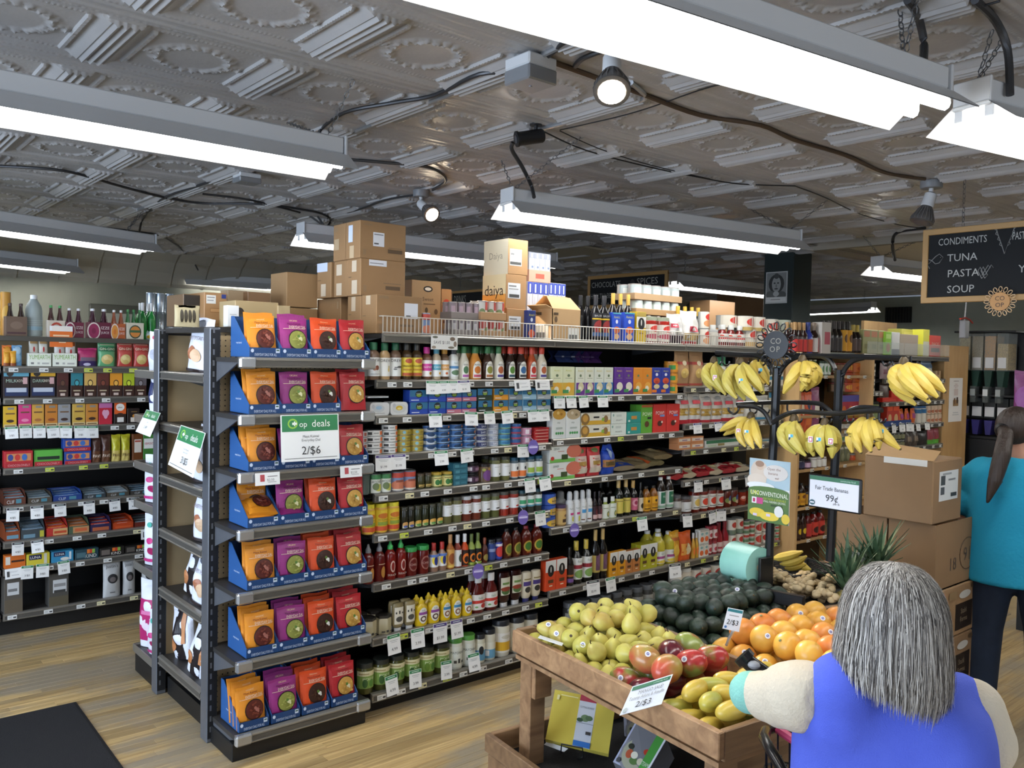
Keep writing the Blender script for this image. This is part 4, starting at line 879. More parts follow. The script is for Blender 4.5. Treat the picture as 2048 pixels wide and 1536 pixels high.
row(A3, SZ[7], YF, ph, [
 (46, 325, 655, 2, cyl('jar', '#b5ab8a', '#2a2724', None, 'r .25 .15 .4 .28 #4a4a44;r .45 .15 .56 .36 #3a3a36;r .62 .15 .75 .26 #4a4a44', (.05, .6), 1, n=6), 'hexagonal pale mustard jar with dark lid', jn, 'jar', {'back': 1}),
 (320, 530, 535, 2, cyl('updown', '#8a7c5a', '#d8d8d6', None, 'r .2 .1 .8 .95 #d9d4c4;e .5 .35 .2 .14 #4a4a46;r .28 .62 .36 .72 #3a3a36;r .46 .62 .54 .78 #3a3a36;r .64 .62 .72 .7 #3a3a36', (.2, .9), .6), 'upside-down tan mustard bottle on white cap', 'mustard_bottle', ct, {'back': 1}),
 (534, 765, 482, 2, mus('#8a4a94', '#5a4034'), 'yellow mustard squeeze bottle with purple label', 'mustard_bottle', ct, {'back': 1}),
 (765, 1063, 428, 3, mus('#3f86b8', '#8a5a3a'), 'yellow mustard squeeze bottle with blue label', 'mustard_bottle', ct, {'back': 1}),
 (1065, 1305, 275, 2, cyl('dress', '#541512', '#dcdcdc', '#e6e4e0', 'r .05 .42 .95 .62 #c23a34;t .5 .78 .16 #6a9a8a .6 field;e .65 .25 .14 .16 #b8342c;e .3 .2 .08 .06 #6a9a5a', (.1, .5), .62), 'white-capped ketchup bottle', 'ketchup_bottle', ct, {'back': 1}),
 (1307, 1526, 245, 2, cyl('updown', '#2a0f0d', '#d8d8d8', None, 'r .2 .12 .8 .92 #d3d0bc;e .5 .3 .26 .16 #4a6a3a;e .5 .4 .3 .1 #8a3a2a;r .3 .6 .7 .7 #6a8a4a', (.28, .9), .6), 'upside-down dark sauce bottle on white cap', 'sauce_bottle', ct),
 (1520, 1702, 245, 2, cyl('updown', '#dcd3bc', '#34356a', None, 'r .2 .5 .8 .7 #4a3a7a;e .5 .32 .2 .14 #3a3630;r .25 .78 .75 .84 #8a7a4a', (.2, .9), .6), 'upside-down cream sauce bottle on navy cap', 'sauce_bottle', ct),
])
ph = 'on bottom sauce shelf'
pk = lambda c: cyl('jar', '#4a4a22', '#262a26', '#7c9a4a', f'r 0 .72 1 1 #d3cca4;t .5 .55 .15 #e6edc8 .6 PICKLES;e .35 .3 .1 .25 {c};e .6 .3 .1 .22 #4f7a34;r .1 .82 .5 .88 #9a8a5a', (.2, .76))
row(A3, SZ[8], YF, ph, [
 (14, 586, 1030, 4, pk('#33582a'), 'big green-label pickle jar', 'pickle_jar', 'jar', {'back': 0}),
 (588, 866, 915, 2, pk('#5a7a2c'), 'big pickle jar right of the first four', 'pickle_jar', 'jar'),
 (868, 1106, 838, 2, cyl('jar', '#d9d8c8', '#5a9a42', '#dcded2', 't .5 .72 .13 #3a4a44 .8 MAYONNAISE;r .25 .2 .38 .34 #4a4a44;r .44 .2 .54 .42 #3a3a36;r .6 .2 .74 .32 #4a4a44', (.08, .74)), 'green-lidded mayonnaise jar', 'mayonnaise_jar', 'jar'),
 (1102, 1186, 822, 1, cyl('jar', '#d6d3bc', '#2a2c30', '#5f9ac0', 'r 0 .6 1 1 #e2dfcc;e .4 .6 .16 .25 #26282c', (.1, .7)), 'small dark-lidded jar with round black emblem', 'mayonnaise_jar', 'jar'),
 (1186, 1288, 772, 1, cyl('jar', '#d8d6c4', '#222428', '#6aa4c8', 'r 0 .55 1 1 #e0dece;r .1 .15 .3 .5 #e8e8e8', (.08, .6)), 'dark-lidded jar with blue label', 'mayonnaise_jar', 'jar'),
 (1296, 1432, 682, 1, cyl('jar', '#d8d3c0', '#26282c', '#e2dfd8', 'r 0 .1 1 .55 #d3a52e;e .5 .8 .2 .1 #c9c4b4', (.12, .66)), 'big dark-lidded jar with yellow band', 'mayonnaise_jar', 'jar'),
 (1440, 1690, 640, 2, cyl('jar', '#cfcbb8', '#222428', '#d8d6c8', ''), 'dark-lidded jar half hidden by the produce table', 'mayonnaise_jar', 'jar'),
])
hangtag(A1, YF, 'under top sauce shelf', [(695, 818, 535, 675, 'g', '4.99'), (812, 925, 535, 668, 'g', '4.99'), (920, 1030, 535, 662, 'g', '4.99'), (1015, 1150, 530, 655, 'p', '$3.39'), (1618, 1775, 525, 635, 'w', ''), (1835, 1988, 525, 630, 'w', '')])
hangtag(A1, YF, 'under second sauce shelf', [(722, 848, 880, 1020, 'g', '2/$4'), (1100, 1228, 862, 1002, 'g', '2/$4'), (1295, 1412, 855, 985, 'g', '2/$4'), (1480, 1597, 848, 980, 'g', '2/$4'), (1762, 1872, 838, 962, 'g', '2/$4'), (1872, 1980, 835, 955, 'g', '2/$4')])
hangtag(A2, YF, 'under third sauce shelf', [(165, 322, 165, 318, 'p', '$1.99'), (325, 475, 155, 302, 'p', '$1.99'), (780, 912, 118, 260, 'g', '3.99'), (1050, 1180, 95, 230, 'g', '3.99'), (1648, 1772, 50, 176, 'g', '4.99')])
hangtag(A2, YF, 'under fourth sauce shelf', [(1722, 1832, 405, 542, 'g', '3.99'), (1875, 1990, 388, 522, 'g', '3.99')])
hangtag(A2, YF, 'under fifth sauce shelf', [(1830, 1942, 752, 890, 'g', '4.99')])
hangtag(A3, YF, 'under seventh sauce shelf', [(248, 366, 845, 998, 'g', '4.99'), (472, 590, 790, 940, 'g', '3.99'), (680, 805, 742, 890, 'p', '$1.99'), (836, 950, 708, 848, 'p', '$1.99')])
hangtag(A3, YF, 'under bottom sauce shelf', [(228, 342, 1230, 1378, 'g', '4.99'), (458, 566, 1175, 1310, 'g', '3.99'), (752, 850, 1092, 1228, 'g', '3.99'), (1002, 1100, 1022, 1155, 'g', '4.99')])
wobbler(A2, 1820, 75, YF, 'purple oval shelf sign by the flat red boxes')
wobbler(A2, 1714, 812, YF, 'purple oval shelf sign above the barbecue sauce')
wobbler(A3, 1100, 245, YF, 'purple oval shelf sign above the ketchup bottles')
mb = MB().box(-.085, .085, -.001, 0, -.075, 0, P('#e9e8e2')); art(mb, 't .4 .5 .22 #555 .6 SAVE $1.00;e .15 .85 .1 .08 #6a6a5a;e .8 .75 .1 .14 #7a6a5a;e .9 .4 .06 .2 #8a7a6a;e .1 .15 .08 .1 #9a8a7a;e .75 .15 .12 .08 #77705f', .17, .075, flat(.17, .075, -.001, -.075))
p = onY(720+885*.19043, 660+55*.19043, YF-.02); tag(link('save_card', mb.mesh(), None, (p.x, YF-.022, p.z)), 'floral white savings card clipped to the top rail above the dressings', 'sign')
# ================================================================ PASTA BAY (second section)
ph = 'on top pasta shelf'
mac = lambda base, low, pic='#d8cfa8', tx='#c9b83a': carton(base, f't .5 .88 .07 {tx} .7 Annie\'s;e .5 .7 .12 .05 #6a7a5a;r .2 .6 .8 .615 #8a8a7a;r 0 0 1 .45 {low};e .55 .3 .34 .16 {pic};e .45 .22 .2 .1 #efe9d2;r 0 .08 .5 .2 #3f8a52', .35)
bx = 'macaroni_box'
row(B1, QZ[1], YF, ph, [
 (140, 445, 278, 2, mac('#e3e7c2', '#d8b04a', '#e0a83a', '#c3c23a'), 'cream macaroni box with yellow shells', bx, 'box', {'back': 1}),
 (460, 694, 284, 2, mac('#e4e6d2', '#6a3a8a'), 'white macaroni box with purple base', bx, 'box'),
 (694, 940, 286, 2, mac('#e2e6d6', '#3a74b0'), 'white macaroni box with blue base', bx, 'box'),
 (952, 1197, 286, 2, mac('#5a2f86', '#52297c', '#e8e2d0', '#d8c83a'), 'purple macaroni box', bx, 'box'),
 (1197, 1437, 290, 2, mac('#dc8a2c', '#d8842a', '#e6a84a', '#d8a02e'), 'orange macaroni box', bx, 'box'),
 (1437, 1672, 290, 2, carton('#27378f', 't .5 .88 .07 #d8cf4a .7 Annie\'s;e .5 .74 .14 .06 #e0e0ea;e .5 .5 .36 .12 #c8502c;e .5 .45 .2 .06 #a83a24;e .5 .28 .32 .09 #e0cf9a;r 0 .05 .5 .16 #d8752c', .35), 'blue macaroni box with red bowl', bx, 'box'),
 (1682, 1802, 208, 1, cyl('jar', '#d88a2e', '#d8912e', '#dd952f', 'r .1 .3 .45 .8 #3f8a42;e .7 .4 .15 .2 #e8c05a', (.0, .8)), 'orange macaroni cup', 'macaroni_cup', 'cup', {'stack': 3}),
 (230, 480, 222, 2, carton('#2c3a6a', 'r .05 .3 .95 .9 #b9bcc4;e .2 .6 .12 .3 #6a7a8a', .4), 'navy-striped carton stacked behind the macaroni row', 'carton', 'carton', {'dy': .22, 'z': QZ[1]+.27}),
 (490, 712, 228, 2, carton('#4a2a62', 'r .1 .4 .3 .8 #8a7a98;r .5 .4 .8 .8 #7a6a90', .4), 'dim purple carton stacked behind the macaroni row', 'carton', 'carton', {'dy': .22, 'z': QZ[1]+.27}),
])
ph = 'on second pasta shelf'
row(B1, QZ[2], YF, ph, [
 (155, 335, 850, 1, carton('#e5e8e4', 'e .5 .9 .5 .2 #c99a42;e .4 .95 .1 .06 #e3c27a;e .65 .9 .1 .05 #a8762a;t .45 .6 .07 #6a7a70 .5 okja;r .25 .35 .75 .42 #b5bdb5;e .28 .2 .07 .05 #4f9a5a;e .44 .2 .07 .05 #4f9a5a;e .6 .2 .07 .05 #4f9a5a;e .76 .2 .07 .05 #4f9a5a'), 'white pasta box with golden pasta picture', 'pasta_box', 'box'),
 (337, 520, 850, 1, carton('#e5e8e4', 'e .5 .9 .5 .2 #b9a582;e .4 .95 .1 .06 #d8cbb0;e .7 .88 .1 .05 #8a7a5a;t .45 .6 .07 #6a7a70 .5 okja;r .25 .35 .75 .42 #b5bdb5;e .28 .2 .07 .05 #4f9a5a;e .44 .2 .07 .05 #4f9a5a;e .6 .2 .07 .05 #4f9a5a;e .76 .2 .07 .05 #4f9a5a'), 'white pasta box with pale pasta picture', 'pasta_box', 'box'),
 (521, 910, 866, 1, carton('#e6e2d0', 'r 0 0 1 .35 #d8ac3c;e .12 .5 .15 .5 #8a6a3a;e .12 .55 .09 .3 #c99a4a;r .4 .55 .6 .7 #2a2a26;e .83 .45 .08 .3 #8a6a42;r .7 .75 .95 .8 #b5ae98;e .73 .42 .05 .16 #8ab04a', .25), 'long cream and gold pasta carton', 'pasta_carton', 'carton', {'stack': 2}),
 (913, 1112, 858, 1, carton('#dfe6dc', 'e .1 .75 .05 .12 #8ab0a0;r .3 .6 .65 .8 #c5cfc5;t .5 .3 .12 #2a3a34 .7 SPAGHETTI', .5), 'pale mint spaghetti carton', 'pasta_carton', 'carton', {'stack': 2}),
 (1114, 1296, 856, 1, carton('#2f8f86', 'r .28 .35 .7 .65 #c5873c;e .12 .2 .08 .1 #d8e4de', .5), 'teal spaghetti carton with window', 'pasta_carton', 'carton', {'stack': 2}),
 (1294, 1442, 766, 1, carton('#5a9a34', 't .52 .68 .14 #e8efd8 .95 POW!;r .55 .5 .9 .57 #26301e;e .5 .32 .2 .11 #5a3a22;r 0 .92 1 1 #a8502c'), 'green chickpea pasta box', 'pasta_box', 'box', {'back': 1}),
 (1446, 1790, 757, 2, carton('#c2302a', 't .5 .7 .13 #f0e4dc .9 POW!;r .5 .56 .85 .63 #6a8ac0;e .5 .32 .18 .1 #4a241c;e .66 .37 .07 .04 #e0cfc0'), 'red lentil pasta box', 'pasta_box', 'box', {'back': 1}),
])
ph = 'on third pasta shelf'
row(B2, QZ[3], YF, ph, [
 (92, 354, 48, 1, carton('#dfe2dc', 'r 0 0 1 .2 #6fae52;e .95 .62 .3 .4 #c9705a;e .1 .25 .07 .12 #b83a34;r .45 .15 .7 .45 #3a4a2a;t .25 .8 .12 #3a5a54 .4 ZENZI;r .3 .62 .55 .66 #c08a80', .35), 'white and green rice pasta box', 'pasta_box', 'box', {'stack': 2}),
 (356, 632, 78, 2, pillow('#c2383a', 'r .08 .12 .92 .72 #d8c2b4;e .5 .9 .25 .08 #6a7a4a;t .5 .6 .06 #8a2a2a .7 PENNE;r .2 .4 .8 .54 #9a7a3a;r .1 .14 .9 .3 #cfc4b0', .07, .08, wav=.15), 'red and clear rice bag', 'rice_bag', 'bag'),
 (634, 776, 50, 1, pillow('#2446a8', 'e .5 .72 .14 .16 #9ab0d0;r .05 .25 .95 .5 #a8763c;r .15 .3 .85 .44 #5a4a2a', .08, .2, neck=.6, wav=.15), 'royal blue rice bag with gathered top', 'rice_bag', 'bag'),
])
def flatbag(T, x0, x1, yb, z, Y, col, spec, label, h=.05, dy=.02, rz=0, name='flat_bag', dep=.2):
    a, b = onY(T[0]+x0*T[2], T[1]+yb*T[2], Y), onY(T[0]+x1*T[2], T[1]+yb*T[2], Y); w = b.x-a.x
    o = put(pillow(col, spec, h, .06, wav=.25, seed=int(x0))(w, dep), name, label, 'bag', ((a.x+b.x)/2, Y+.03+dy, z+h*.42), rot=(math.radians(-82), 0, rz)); return o
for i, (x0, x1, cl, sp, zz, lb) in enumerate(((775, 1000, '#8a7a62', 'r 0 .0 1 .25 #2444a0;e .5 .6 .3 .2 #b5a584', 0, 'blue-ended clear bag of dry beans lying flat'), (985, 1160, '#7d6f52', 'r .85 0 1 1 #b8502c;e .4 .5 .3 .3 #998a6a', .0, 'clear dry bean bag with orange edge lying flat'), (1130, 1290, '#6a6142', 'r 0 0 .12 1 #c2582a;e .6 .5 .25 .3 #85774f', .01, 'greenish bean bag with orange side lying flat'), (1180, 1370, '#75674a', 'r .86 0 1 1 #c8602a;r .2 .3 .5 .7 #9a8c66', .05, 'top bean bag with orange corner on the pile'))):
    flatbag(B2, x0, x1, 290-(x0-775)*.06, QZ[3]+zz, YF, cl, sp, lb+' on third pasta shelf', .055)
ph = 'on fourth pasta shelf'; ob = 'oil_bottle'
row(B2, QZ[4], YF, ph, [
 (60, 192, 522, 1, cyl('can', '#2a4a9a', None, '#3354a6', 'e .6 .4 .34 .34 #d8b03a;r .45 .3 .8 .4 #6a5a2a', (.03, .97)), 'blue and yellow tahini tin', 'tahini_tin', 'tin', {'stack': 3}),
 (194, 286, 636, 1, cyl('jar', '#b08a54', '#4a3a5a', '#c9a868', 'r .4 .15 .9 .4 #4a3424;e .6 .65 .1 .1 #6a4a2a', (.08, .72)), 'tan almond butter jar with dark lid', 'almond_jar', 'jar'),
 (196, 288, 500, 1, cyl('spray', '#b5b7b8', '#d0d2d4', None, ''), 'white spray oil can behind the tan jar', 'spray_can', 'can', {'dy': .12}),
 (290, 416, 505, 2, cyl('spray', '#dcdddd', '#c9cbcd', '#e0e2e2', 't .45 .78 .1 #8a9a94 .5 field;r .35 .45 .75 .56 #c23a7a;r .5 .1 .8 .36 #d8cf4a', (.03, .62)), 'white spray oil can with magenta band', 'spray_can', 'can'),
 (416, 538, 490, 2, cyl('spray', '#dcdddd', '#c9cbcd', '#e0e2e2', 't .45 .8 .1 #8a9a94 .5 field;r .25 .48 .75 .66 #4a90c4;r .2 .1 .5 .16 #6a4a3a', (.03, .62)), 'white spray oil can with sky blue band', 'spray_can', 'can'),
 (540, 630, 508, 2, cyl('wine', '#1c1012', '#1c1416', '#3a2228', 'r .1 .1 .9 .4 #c9a8a4;e .6 .6 .2 .2 #6a2a34', (.03, .5)), 'slim dark vinegar bottle with pink label', ob, ct),
 (600, 745, 400, 2, cyl('wine', '#15130f', '#2a2a28', None, ''), 'dark tall bottle standing behind the avocado oil', ob, ct, {'dy': .16}),
 (632, 776, 568, 2, cyl('dress', '#9aa84c', '#dfe2dc', '#dfe4d6', 'e .62 .3 .14 .2 #5a7a34;e .62 .3 .08 .12 #c9b06a;r .2 .7 .6 .74 #6a7a4a', (.04, .7), .6), 'pale green avocado oil bottle with white cap', ob, ct),
 (776, 926, 388, 2, cyl('wine', '#131811', '#c3a468', '#cdbb5a', 'e .85 .5 .25 .45 #8aa83a;r .1 .8 .6 .86 #8a7a3a', (.1, .5)), 'corked green-black oil bottle with yellow label', ob, ct),
 (926, 996, 398, 1, cyl('wine', '#15110f', '#c09a58', '#c0607a', 'e .5 .6 .3 .3 #d89aa8;e .5 .6 .15 .16 #8a2a4a', (.14, .5)), 'corked dark oil bottle with pink label', ob, ct),
 (998, 1042, 420, 1, cyl('wine', '#17130f', '#1c1a18', '#cfc2a8', 'e .5 .4 .2 .2 #2a241c', (.08, .52)), 'dark bottle with narrow cream label', ob, ct),
 (1044, 1190, 460, 2, cyl('jug', '#7a4a16', '#26201a', '#d8a024', 'e .5 .7 .1 .1 #3a2a1a;r .2 .3 .8 .5 #b8801c;r .2 .1 .8 .2 #6a4a1a', (.08, .6), .8), 'amber vinegar bottle with gold label', ob, ct),
 (1188, 1348, 368, 2, cyl('jug', '#241a12', '#cfcfcc', '#dadcd8', 'r .3 .3 1 .95 #2a6a4c;t .62 .7 .12 #d8e4dc .4 VINEGAR;r .1 .05 .9 .2 #8aa890', (.05, .58), .8), 'dark vinegar jug with white and green label', ob, ct),
])
ph = 'on fifth pasta shelf'
oilt = lambda low, top='#e2e2de': carton(low, f'r 0 .62 1 1 {top};e .5 .66 .3 .2 #1c1c1c;e .5 .7 .05 .1 #e8e8e0;r .25 .25 .75 .36 #00000022'.replace('#00000022', '#5a3a20')+';r .35 .14 .65 .18 #e8d8c0', .5)
row(B2, QZ[5], YF, ph, [
 (52, 270, 1185, 2, oilt('#c8431f'), 'tall white and vermilion oil tin', 'oil_tin', 'tin'),
 (288, 356, 1060, 1, cyl('wine', '#15120f', '#1a1a1a', '#2a1f1a', 'r .1 .1 .9 .3 #6a4a8a;r .1 .4 .9 .5 #a8602c', (.05, .55)), 'dark oil bottle with multicoloured label', ob, ct),
 (356, 546, 990, 2, cyl('wine', '#171610', '#c9b04a', '#dfe0da', 't .5 .85 .12 #7a8a84 .6 field;r .05 .5 .95 .68 #8a2a34;e .5 .25 .3 .2 #7a9a54', (.12, .62)), 'gold-capped dark oil bottle with white label', ob, ct),
 (546, 690, 880, 2, cyl('wine', '#14110f', '#c2a468', '#5a3a52', 'e .7 .7 .35 .4 #6a4a64;r 0 0 1 .12 #b5a052;r 0 0 .3 1 #b5a052', (.16, .5)), 'corked dark oil bottle with purple label', ob, ct),
 (692, 850, 1105, 2, oilt('#d8951c'), 'white and orange oil tin', 'oil_tin', 'tin'),
 (850, 996, 1092, 2, oilt('#b5743c'), 'white and bronze oil tin', 'oil_tin', 'tin'),
 (996, 1166, 1030, 2, oilt('#a8a424'), 'taller white and olive oil tin', 'oil_tin', 'tin', {'back': 1}),
 (1166, 1376, 925, 2, cyl('jug', '#b5a838', '#dcdcda', '#dcdcd4', 't .5 .8 .14 #8a9a94 .5 field;r .2 .4 .85 .6 #9a4a80;e .5 .15 .3 .12 #d8c04a', (.08, .46), .85), 'white-capped yellow sunflower oil bottle', ob, ct, {'back': 1}),
])
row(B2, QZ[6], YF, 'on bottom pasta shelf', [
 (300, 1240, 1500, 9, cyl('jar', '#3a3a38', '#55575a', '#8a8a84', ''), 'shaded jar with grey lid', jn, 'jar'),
])
hangtag(B1, YF, 'under top pasta shelf', [(180, 310, 655, 810, 'g', '2/$5'), (328, 460, 655, 805, 'g', '2/$5'), (486, 612, 650, 800, 'g', '2/$5'), (730, 862, 648, 795, 'g', '2/$5')])
hangtag(B2, YF, 'under fourth pasta shelf', [(960, 1050, 770, 890, 'g', '3.99')])
hangtag(B2, YF, 'under fifth pasta shelf', [(462, 580, 1405, 1520, 'k', '$5.99'), (645, 742, 1372, 1490, 'g', '3.99'), (1282, 1382, 1238, 1350, 'k', '$6.99')])
wobbler(B2, 342, 895, YF, 'purple oval shelf sign below the white spray cans')
# ================================================================ NOODLE BAY (third section, partly behind the bananas)
ph = 'on top noodle shelf'
pbag = pillow('#b08a62', 'r 0 .62 1 .7 #a8443a;e .5 .66 .16 .07 #d8c8a8;e .5 .38 .28 .14 #d3b264;e .4 .4 .06 .03 #e6d08a;e .6 .35 .06 .03 #e6d08a;r 0 .04 1 .09 #a8443a', .07, .1, film=False, wav=.05)
row(C1, TZ[1], YF, ph, [
 (92, 434, 72, 2, pbag, 'tall brown paper pasta bag with red band', 'pasta_bag', 'bag'),
 (440, 560, 215, 1, carton('#cfc2a4', 'r 0 .6 1 .8 #6a8a5a'), 'tan noodle carton behind the bananas', 'noodle_box', 'box'),
 (562, 690, 140, 1, pillow('#d8d8d2', 'r 0 .7 1 1 #2f7a54;e .5 .4 .3 .2 #b8a87a', .06, wav=.1), 'green-topped clear noodle bag behind the bananas', 'noodle_bag', 'bag'),
 (700, 1120, 230, 3, carton('#d2c6ae', 'r 0 .5 1 .7 #b5503a;e .5 .25 .3 .15 #c9a45a'), 'red-banded noodle box behind the banana bunches', 'noodle_box', 'box'),
 (1130, 1345, 250, 2, carton('#e0ded2', 'r 0 .3 1 .48 #3a86a8;r 0 .85 1 1 #3a86a8;e .5 .65 .14 .12 #26302a;e .5 .12 .1 .08 #26302a', .4), 'white and blue rice noodle box', 'noodle_box', 'box'),
])
ph = 'on second noodle shelf'
cbag = pillow('#cfc9bd', 'r .04 .28 .96 .52 #b8933f;r .1 .33 .5 .36 #d3b568;r .4 .42 .9 .45 #d3b568;r .2 .47 .7 .5 #8a6a28;r 0 .14 1 .28 #dcdad4;r 0 .0 1 .14 #b02a34;r .15 .66 .85 .78 #b83a44;e .5 .86 .3 .06 #aaaaa6', .07, .1, wav=.12)
row(C1, TZ[2], YF, ph, [
 (108, 385, 575, 2, cbag, 'shorter clear pasta bag with red base', 'pasta_bag', 'bag'),
 (387, 640, 575, 2, pillow('#cfc9bd', 'r .04 .24 .96 .48 #a8843a;r .1 .3 .6 .33 #c9a860;r .3 .4 .9 .43 #c9a860;r 0 .1 1 .22 #d8d6d0;r 0 0 1 .1 #b02a34;r .1 .6 .95 .72 #b03a40;e .5 .85 .3 .06 #9a9a96', .07, .1, wav=.12), 'taller clear pasta bag with red base', 'pasta_bag', 'bag'),
 (642, 900, 590, 2, cbag, 'clear pasta bag behind the lower bananas', 'pasta_bag', 'bag'),
 (905, 1200, 600, 2, pillow('#dcd9cf', 'r 0 .5 1 .58 #b0a890;r 0 0 1 .1 #3a86a8;e .5 .7 .3 .1 #c9c2b0', .07, .1, wav=.12), 'white flour bag with blue base', 'flour_bag', 'bag'),
 (1205, 1345, 560, 1, pillow('#cfc3a0', 'r 0 .8 1 1 #2f7a9a;r .1 .2 .9 .5 #b39a5a', .07, .1, wav=.12), 'tan grain bag with blue top', 'grain_bag', 'bag'),
])
ph = 'on third noodle shelf'
row(C1, TZ[3], YF, ph, [
 (98, 400, 1082, 2, carton('#c9885a', 'r .05 .3 .95 .75 #d8cdbd;r .3 .4 .7 .6 #9a7a8a', .6), 'orange-edged noodle tray', 'noodle_tray', 'tray', {'stack': 2}),
 (410, 830, 1118, 1, carton('#cfcfc6', 'r 0 .55 1 1 #2f6a4a;r .35 .15 .55 .5 #8a7a4a;r .05 .1 .3 .35 #b5c4a8', .3), 'wide white and green noodle pack', 'noodle_pack', 'pack'),
 (860, 1330, 1120, 3, carton('#c4c6c0', 'r 0 .5 1 .9 #4a7a8a;r .2 .1 .8 .4 #b09a74', .5), 'blue-green noodle pack', 'noodle_pack', 'pack'),
])
for i in range(6):
    x0 = 50+i*135; flatbag(C2, x0, x0+150, 300-i*11, TZ[4], YF, ['#b0343a', '#c9b89a'][i % 2], ['r .05 .3 .95 .6 #d8c8b4;r 0 .1 1 .2 #8a1c24', 'r 0 .0 .4 1 #b02a30;e .7 .5 .2 .3 #e0cf9a'][i % 2], f'{ordw(i, 6)}flat red and cream noodle bag on fourth noodle shelf', .06, name='noodle_bag', dep=.18)
ph = 'on fifth noodle shelf'; js = 'sauce_jar'
tom = lambda pic, bg='#e2ddd2': cyl('tall', '#6e1e12', '#3a3430', bg, f'e .5 .5 .24 .26 {pic};r .2 .1 .8 .16 #555;r .2 .8 .8 .86 #999', (.14, .72))
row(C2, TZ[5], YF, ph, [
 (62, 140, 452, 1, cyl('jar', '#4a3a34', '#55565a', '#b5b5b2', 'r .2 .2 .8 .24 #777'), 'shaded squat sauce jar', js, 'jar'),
 (142, 256, 462, 1, cyl('jar', '#4a3028', '#55565a', '#e2e2e0', 'r .3 .2 .7 .25 #666;e .85 .3 .1 .12 #7a2a24'), 'squat sauce jar with white label', js, 'jar'),
 (256, 332, 388, 1, tom('#d8b45a'), 'tall red sauce jar with cream label', js, 'jar'),
 (334, 500, 376, 2, tom('#c8402a'), 'tall tomato sauce jar with red picture', js, 'jar'),
 (500, 574, 372, 1, tom('#b8322a', '#d8d3c8'), 'tall tomato sauce jar with small label', js, 'jar'),
 (575, 726, 380, 2, cyl('tall', '#5a1c10', '#3a3430', None, 'e .4 .4 .2 .2 #7a8a4a;e .6 .55 .18 .22 #3a4a7a;e .6 .25 .2 .14 #c9a88a', (.1, .8)), 'dark red sauce jar with vegetable print', js, 'jar'),
 (728, 1180, 372, 6, cyl('tall', '#7a2416', '#3a3430', None, 'e .5 .5 .3 .25 #a84a34;e .4 .6 .15 .15 #d8b0a0', (.1, .8)), 'brick red sauce jar', js, 'jar'),
])
ph = 'on sixth noodle shelf'
row(C2, TZ[6], YF, ph, [
 (20, 118, 835, 1, pillow('#d09a2a', 'e .5 .4 .3 .2 #e0b84a;r 0 .7 1 .8 #a85a24', .06, wav=.2), 'yellow snack bag beside the sunflower oil', 'snack_bag', 'bag'),
 (112, 240, 838, 1, pillow('#cf5a22', 'r .1 .2 .5 .6 #e0a04a;e .6 .4 .2 .2 #d8c8a0', .06, wav=.2), 'crumpled orange snack bag', 'snack_bag', 'bag'),
 (240, 306, 845, 2, cyl('dress', '#c99a3c', '#c9c9c6', None, 'e .5 .4 .25 .3 #d8742c', (.1, .6)), 'slim orange juice bottle', 'juice_bottle', ct),
 (306, 400, 815, 2, carton('#e0dcd2', 'e .5 .3 .4 .2 #d8642c;e .5 .7 .3 .1 #8ab0b0;r 0 .88 1 1 #b5b5ae', .9), 'white juice carton with oranges', 'juice_carton', 'carton', {'stack': 2}),
 (402, 500, 770, 2, cyl('jar', '#8a2a30', '#8a2a34', '#d8c4c0', 'e .5 .4 .2 .25 #a83a44', (.15, .75)), 'red-lidded fruit jar', 'fruit_jar', 'jar', {'stack': 2}),
 (502, 624, 742, 2, cyl('dress', '#8a1c26', '#7a1c22', '#d3b5b0', 'r .2 .3 .8 .5 #a83a40', (.05, .36), .9), 'red juice bottle', 'juice_bottle', ct),
 (626, 774, 692, 2, cyl('can', '#9a9c98', None, '#d8d3c6', 'r 0 0 1 .3 #6a7a6a;e .5 .65 .2 .2 #a8362c', (.03, .97)), 'tall white and green tomato can', 'tomato_can', 'can', {'stack': 2}),
 (776, 886, 715, 2, cyl('can', '#9a9c98', None, '#d0cfc2', 'r 0 .6 1 .95 #5a7a5a;r .1 .1 .9 .4 #b0392e', (.03, .97)), 'green-topped tomato can', 'tomato_can', 'can', {'stack': 3}),
 (888, 1040, 710, 2, cyl('can', '#9a9c98', None, '#d8d2c4', 'e .5 .5 .3 .35 #b8342a;e .6 .6 .1 .1 #7a9a5a', (.03, .97)), 'cream tomato can with big tomato', 'tomato_can', 'can', {'stack': 2}),
 (1042, 1136, 745, 2, cyl('can', '#9a9c98', None, '#c9cfc0', 'r 0 .5 1 .9 #5a7f5f;r .2 .1 .8 .4 #b8403a', (.03, .97)), 'small green and red can', 'tomato_can', 'can', {'stack': 3}),
])
ph = 'on bottom noodle shelf'
row(C2, TZ[7]+.1, YF, ph, [
 (62, 250, 1205, 2, cyl('jar', '#d8cfc0', '#cfcfca', '#e0d8c8', 'e .5 .4 .3 .3 #d8862c;e .5 .2 .2 .15 #b83a2a', (.02, .8)), 'white soup cup with orange picture', 'soup_cup', 'cup'),
 (252, 640, 1168, 4, cyl('can', '#8a8c88', None, '#cfc9bc', 'r 0 0 1 .35 #6f7a72;e .55 .62 .26 .24 #a8342c', (.03, .97)), 'wide cream soup can with red picture', 'soup_can', 'can'),
])
hangtag(C1, YF, 'under second noodle shelf', [(270, 370, 925, 1042, 'b', '$1.99'), (520, 606, 912, 1015, 'b', '$1.99')])
hangtag(C2, YF, 'under fourth noodle shelf', [(245, 328, 315, 425, 'k', '4.49'), (522, 612, 285, 398, 'k', '4.49'), (765, 815, 262, 365, 'k', '4.49')])
hangtag(C2, YF, 'under fifth noodle shelf', [(130, 216, 660, 780, 'k', '3.99'), (388, 466, 630, 742, 'k', '3.99'), (478, 566, 612, 718, 'k', '3.99')])
